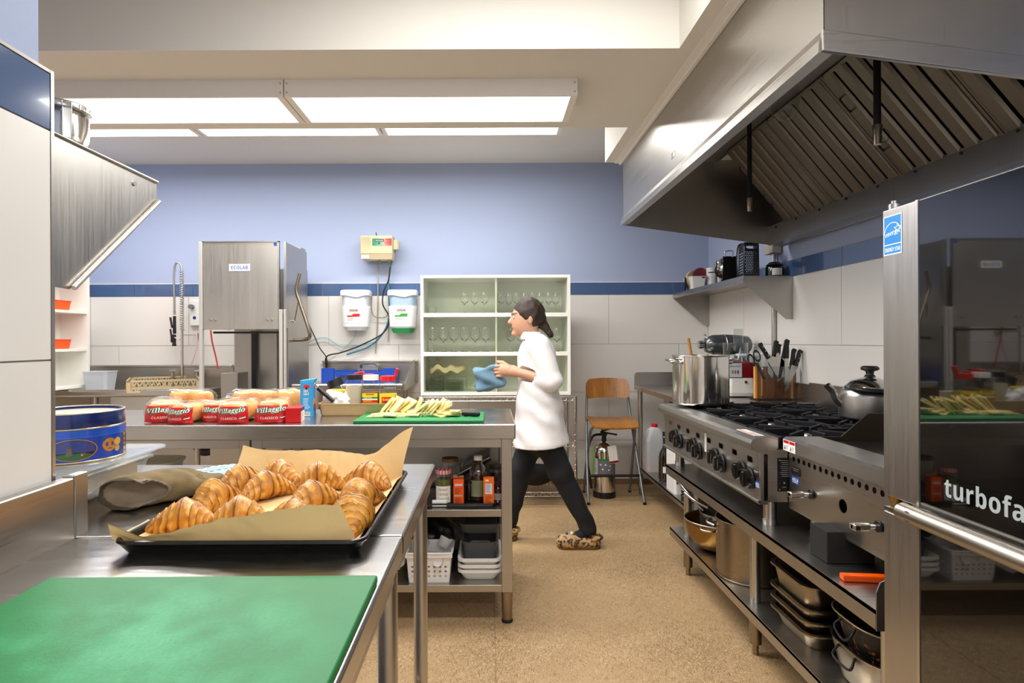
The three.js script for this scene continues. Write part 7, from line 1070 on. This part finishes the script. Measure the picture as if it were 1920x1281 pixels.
  obj('body', [mesher((x, y, z) => Math.max(bodyF(x, y, z), Math.min(0.0, 0) + -(-(y - (head[1] - 0.135))) * 1), L(-0.05, 0.04, -0.3), L(0.75, 1.35, 0.3), 0.012, () => skin), headGeo, ...hands], skinMat, person);
  // jacket: trunk flaring to the hem, sleeves to the elbow
  const jacket = (x, y, z) => { const p = [x, y, z]; const fold = 0.006 * N3(x * 11, y * 9, z * 11) + 0.004 * Math.sin(y * 38 + x * 30 + 2 * N3(x * 6, y * 6, z * 6)) * smooth(1.15, 0.95, y);
    let d = trunk(p, [hipC[0] + 0.012, 0.6, 0], [chest[0], 1.14, 0], 0.185, 0.16, 0.76); d = smin(d, cap(p, [neck[0] + 0.02, 1.24, -0.1], [neck[0] + 0.02, 1.24, 0.1], 0.058, 0.058), 0.05); d = smin(d, trunk(p, [hipC[0] + 0.01, 0.64, 0], [hipC[0], 0.82, 0], 0.2, 0.17, 0.86), 0.03);
    for (const s of [-1, 1]) { d = smin(d, cap(p, sh(s), el(s), 0.068, 0.058), 0.035); d = smin(d, cap(p, el(s), [lerp(el(s)[0], wr(s)[0], 0.3), lerp(el(s)[1], wr(s)[1], 0.3), lerp(el(s)[2], wr(s)[2], 0.3)], 0.057, 0.054), 0.02); }
    d += fold; d = Math.max(d, 0.615 + 0.02 * (x - hipC[0]) * 4 - y); d = Math.max(d, -cap(p, [neck[0] - 0.01, 1.28, 0], [head[0], head[1], 0], 0.066, 0.07));
    for (const s of [-1, 1]) d = Math.max(d, -cap(p, [lerp(el(s)[0], wr(s)[0], 0.34), lerp(el(s)[1], wr(s)[1], 0.34), lerp(el(s)[2], wr(s)[2], 0.34)], wr(s), 0.043, 0.042)); return d; };
  obj('jacket', mesher(jacket, L(0.05, 0.55, -0.3), L(0.58, 1.36, 0.3), 0.009), std(0xf1eeee, 0.85, { bumpMap: softTex, bumpScale: 0.001 }), person);
  obj('collar', mesher((x, y, z) => { const p = [x, y, z]; return Math.max(Math.abs(cap(p, [neck[0] + 0.002, 1.25, 0], [neck[0] - 0.012, 1.33, 0], 0.066, 0.064)) - 0.004, y - 1.315, 1.265 - y); }, L(0.15, 1.22, -0.1), L(0.38, 1.36, 0.1), 0.005), std(0xe8e5e4, 0.85), person);
  // trousers
  const tr = (x, y, z) => { const p = [x, y, z]; let d = trunk(p, [hipC[0], 0.68, 0], [hipC[0], 0.84, 0], 0.13, 0.125, 0.72); d = smin(d, cap(p, hip(1), kneeR, 0.085, 0.072), 0.05); d = smin(d, cap(p, kneeR, ankR, 0.07, 0.05), 0.03); d = smin(d, cap(p, hip(-1), kneeF, 0.085, 0.07), 0.05); d = smin(d, cap(p, kneeF, ankF, 0.07, 0.05), 0.03); d += 0.006 * N3(x * 14, y * 10, z * 14) + 0.003 * Math.sin(y * 60 + x * 20) * smooth(0.35, 0.15, y);
    return Math.max(d, 0.085 + (x > 0.12 ? 0.4 * (x - 0.28) * -1 : 0) * 0.2 - y); };
  obj('trousers', mesher(tr, L(-0.02, 0.05, -0.24), L(0.75, 0.92, 0.24), 0.009), std(0x14151a, 0.85), person);
  // hair with a low ponytail
  const hairF = (x, y, z) => { const p = [x, y, z], h = head; let d = ell(p, [h[0] + 0.016, h[1] + 0.03, 0], [0.098, 0.104, 0.082]); d = smin(d, cap(p, [h[0] + 0.085, h[1] - 0.01, 0], [h[0] + 0.15, h[1] - 0.1, 0], 0.032, 0.02), 0.03); d += 0.004 * Math.sin(z * 160 + y * 30) * 0.6 + 0.004 * N3(x * 30, y * 30, z * 30); d = Math.max(d, -ell(p, [h[0] - 0.105, h[1] - 0.045, 0], [0.092, 0.115, 0.11])); return Math.max(d, -(ell(p, [h[0] + 0.005, h[1] - 0.06, 0], [0.03, 0.07, 0.12]))); };
  obj('hair', mesher(hairF, [head[0] - 0.12, head[1] - 0.16, -0.11], [head[0] + 0.2, head[1] + 0.15, 0.11], 0.005), std(0x2c1c12, 0.6), person);
  // clogs with leopard spots
  const spotCol = (x, y, z) => { const n = N3(x * 60, y * 60, z * 60), m = N3(x * 60 + 9, y * 60, z * 60); return n > 0.16 ? (m > 0.08 ? [0.2, 0.1, 0.04] : [0.035, 0.022, 0.014]) : [0.5, 0.31, 0.13]; };
  const clogMat = std(0xffffff, 0.6, { vertexColors: true });
  for (const [ank, s, dx] of [[ankR, 1, -0.06], [ankF, -1, -0.07]]) {
    const c = [ank[0] + dx, 0, ank[2]], f = (x, y, z) => { const p = [x, y, z]; let d = ell(p, [c[0] - 0.055, 0.042, c[2]], [0.085, 0.052, 0.056]); d = smin(d, ell(p, [c[0] + 0.06, 0.035, c[2]], [0.075, 0.045, 0.045]), 0.03); d = Math.max(d, -ell(p, [c[0] + 0.075, 0.075, c[2]], [0.055, 0.045, 0.034])); d = Math.min(d, Math.max(Math.abs(cap(p, [c[0] + 0.01, 0.055, c[2]], [c[0] + 0.1, 0.055, c[2]], 0.05, 0.046)) - 0.004, c[0] + 0.07 - x, Math.abs(y - 0.066) - 0.011)); return Math.max(d, 0.001 - y); };
    const k = obj('clog', mesher(f, [c[0] - 0.16, -0.008, c[2] - 0.08], [c[0] + 0.17, 0.13, c[2] + 0.08], 0.005, spotCol), clogMat, person, { label: 'leopard-spotted clog' });
    obj('sole', loft([ring(0.25, 0.085, 0.04, 0), ring(0.262, 0.095, 0.045, 0.012)], true, true).translate(c[0] - 0.0, 0.0, c[2]), std(0x6d4a22, 0.7), k);
    obj('foot', mesher((x, y, z) => cap([x, y, z], [ank[0], ank[1] - 0.01, ank[2]], [c[0] - 0.04, 0.045, c[2]], 0.032, 0.035), [c[0] - 0.1, 0, c[2] - 0.05], [ank[0] + 0.05, ank[1] + 0.05, c[2] + 0.05], 0.007), std(0x15161a, 0.9), k);
    for (let q = 0; q < 6; q++) obj('vent_hole', cyl(0.006, 0.006, 0.004, 0, 0, 0, 10).rotateX(Math.PI / 2 - 0.35).translate(c[0] - 0.115 + q * 0.021, 0.05 + 0.006 * Math.sin(q), c[2] + 0.041 + 0.011 * Math.sin((q + 0.6) / 6.4 * Math.PI)), M.black, k);
    if (s > 0) { obj('charm', new THREE.SphereGeometry(0.009, 10, 8).translate(c[0] - 0.075, 0.092, c[2] + 0.018), M.blue, k); obj('charm', new THREE.SphereGeometry(0.01, 10, 8).translate(c[0] - 0.045, 0.095, c[2] + 0.022), M.pastelWhite, k); }
  }
  // what the hands carry
  const cloth = thing('blue_cloth', 'folded blue cloth carried in both hands of the walking person', 'cloth', [0.0, 1.06, PD]);
  obj('cloth', mesher((x, y, z) => { const w = 0.006 * Math.sin(y * 70 + x * 20 + z * 12) + 0.014 * N3(x * 13 + 3, y * 13, z * 13), c = 0.985, q = 0.17, u = x * c + (y + 0.03) * q, v = (y + 0.03) * c - x * q, qx = Math.abs(u) - 0.07, qy = Math.abs(v) - 0.05, qz = Math.abs(z) - 0.05; return Math.hypot(Math.max(qx, 0), Math.max(qy, 0), Math.max(qz, 0)) + Math.min(Math.max(qx, qy, qz), 0) - 0.02 + w; }, [-0.14, -0.15, -0.11], [0.14, 0.1, 0.11], 0.005), std(0x67869c, 0.9), cloth);
}

scene.traverse(o => { delete o.userData.world; });
renderer.render(scene, camera);
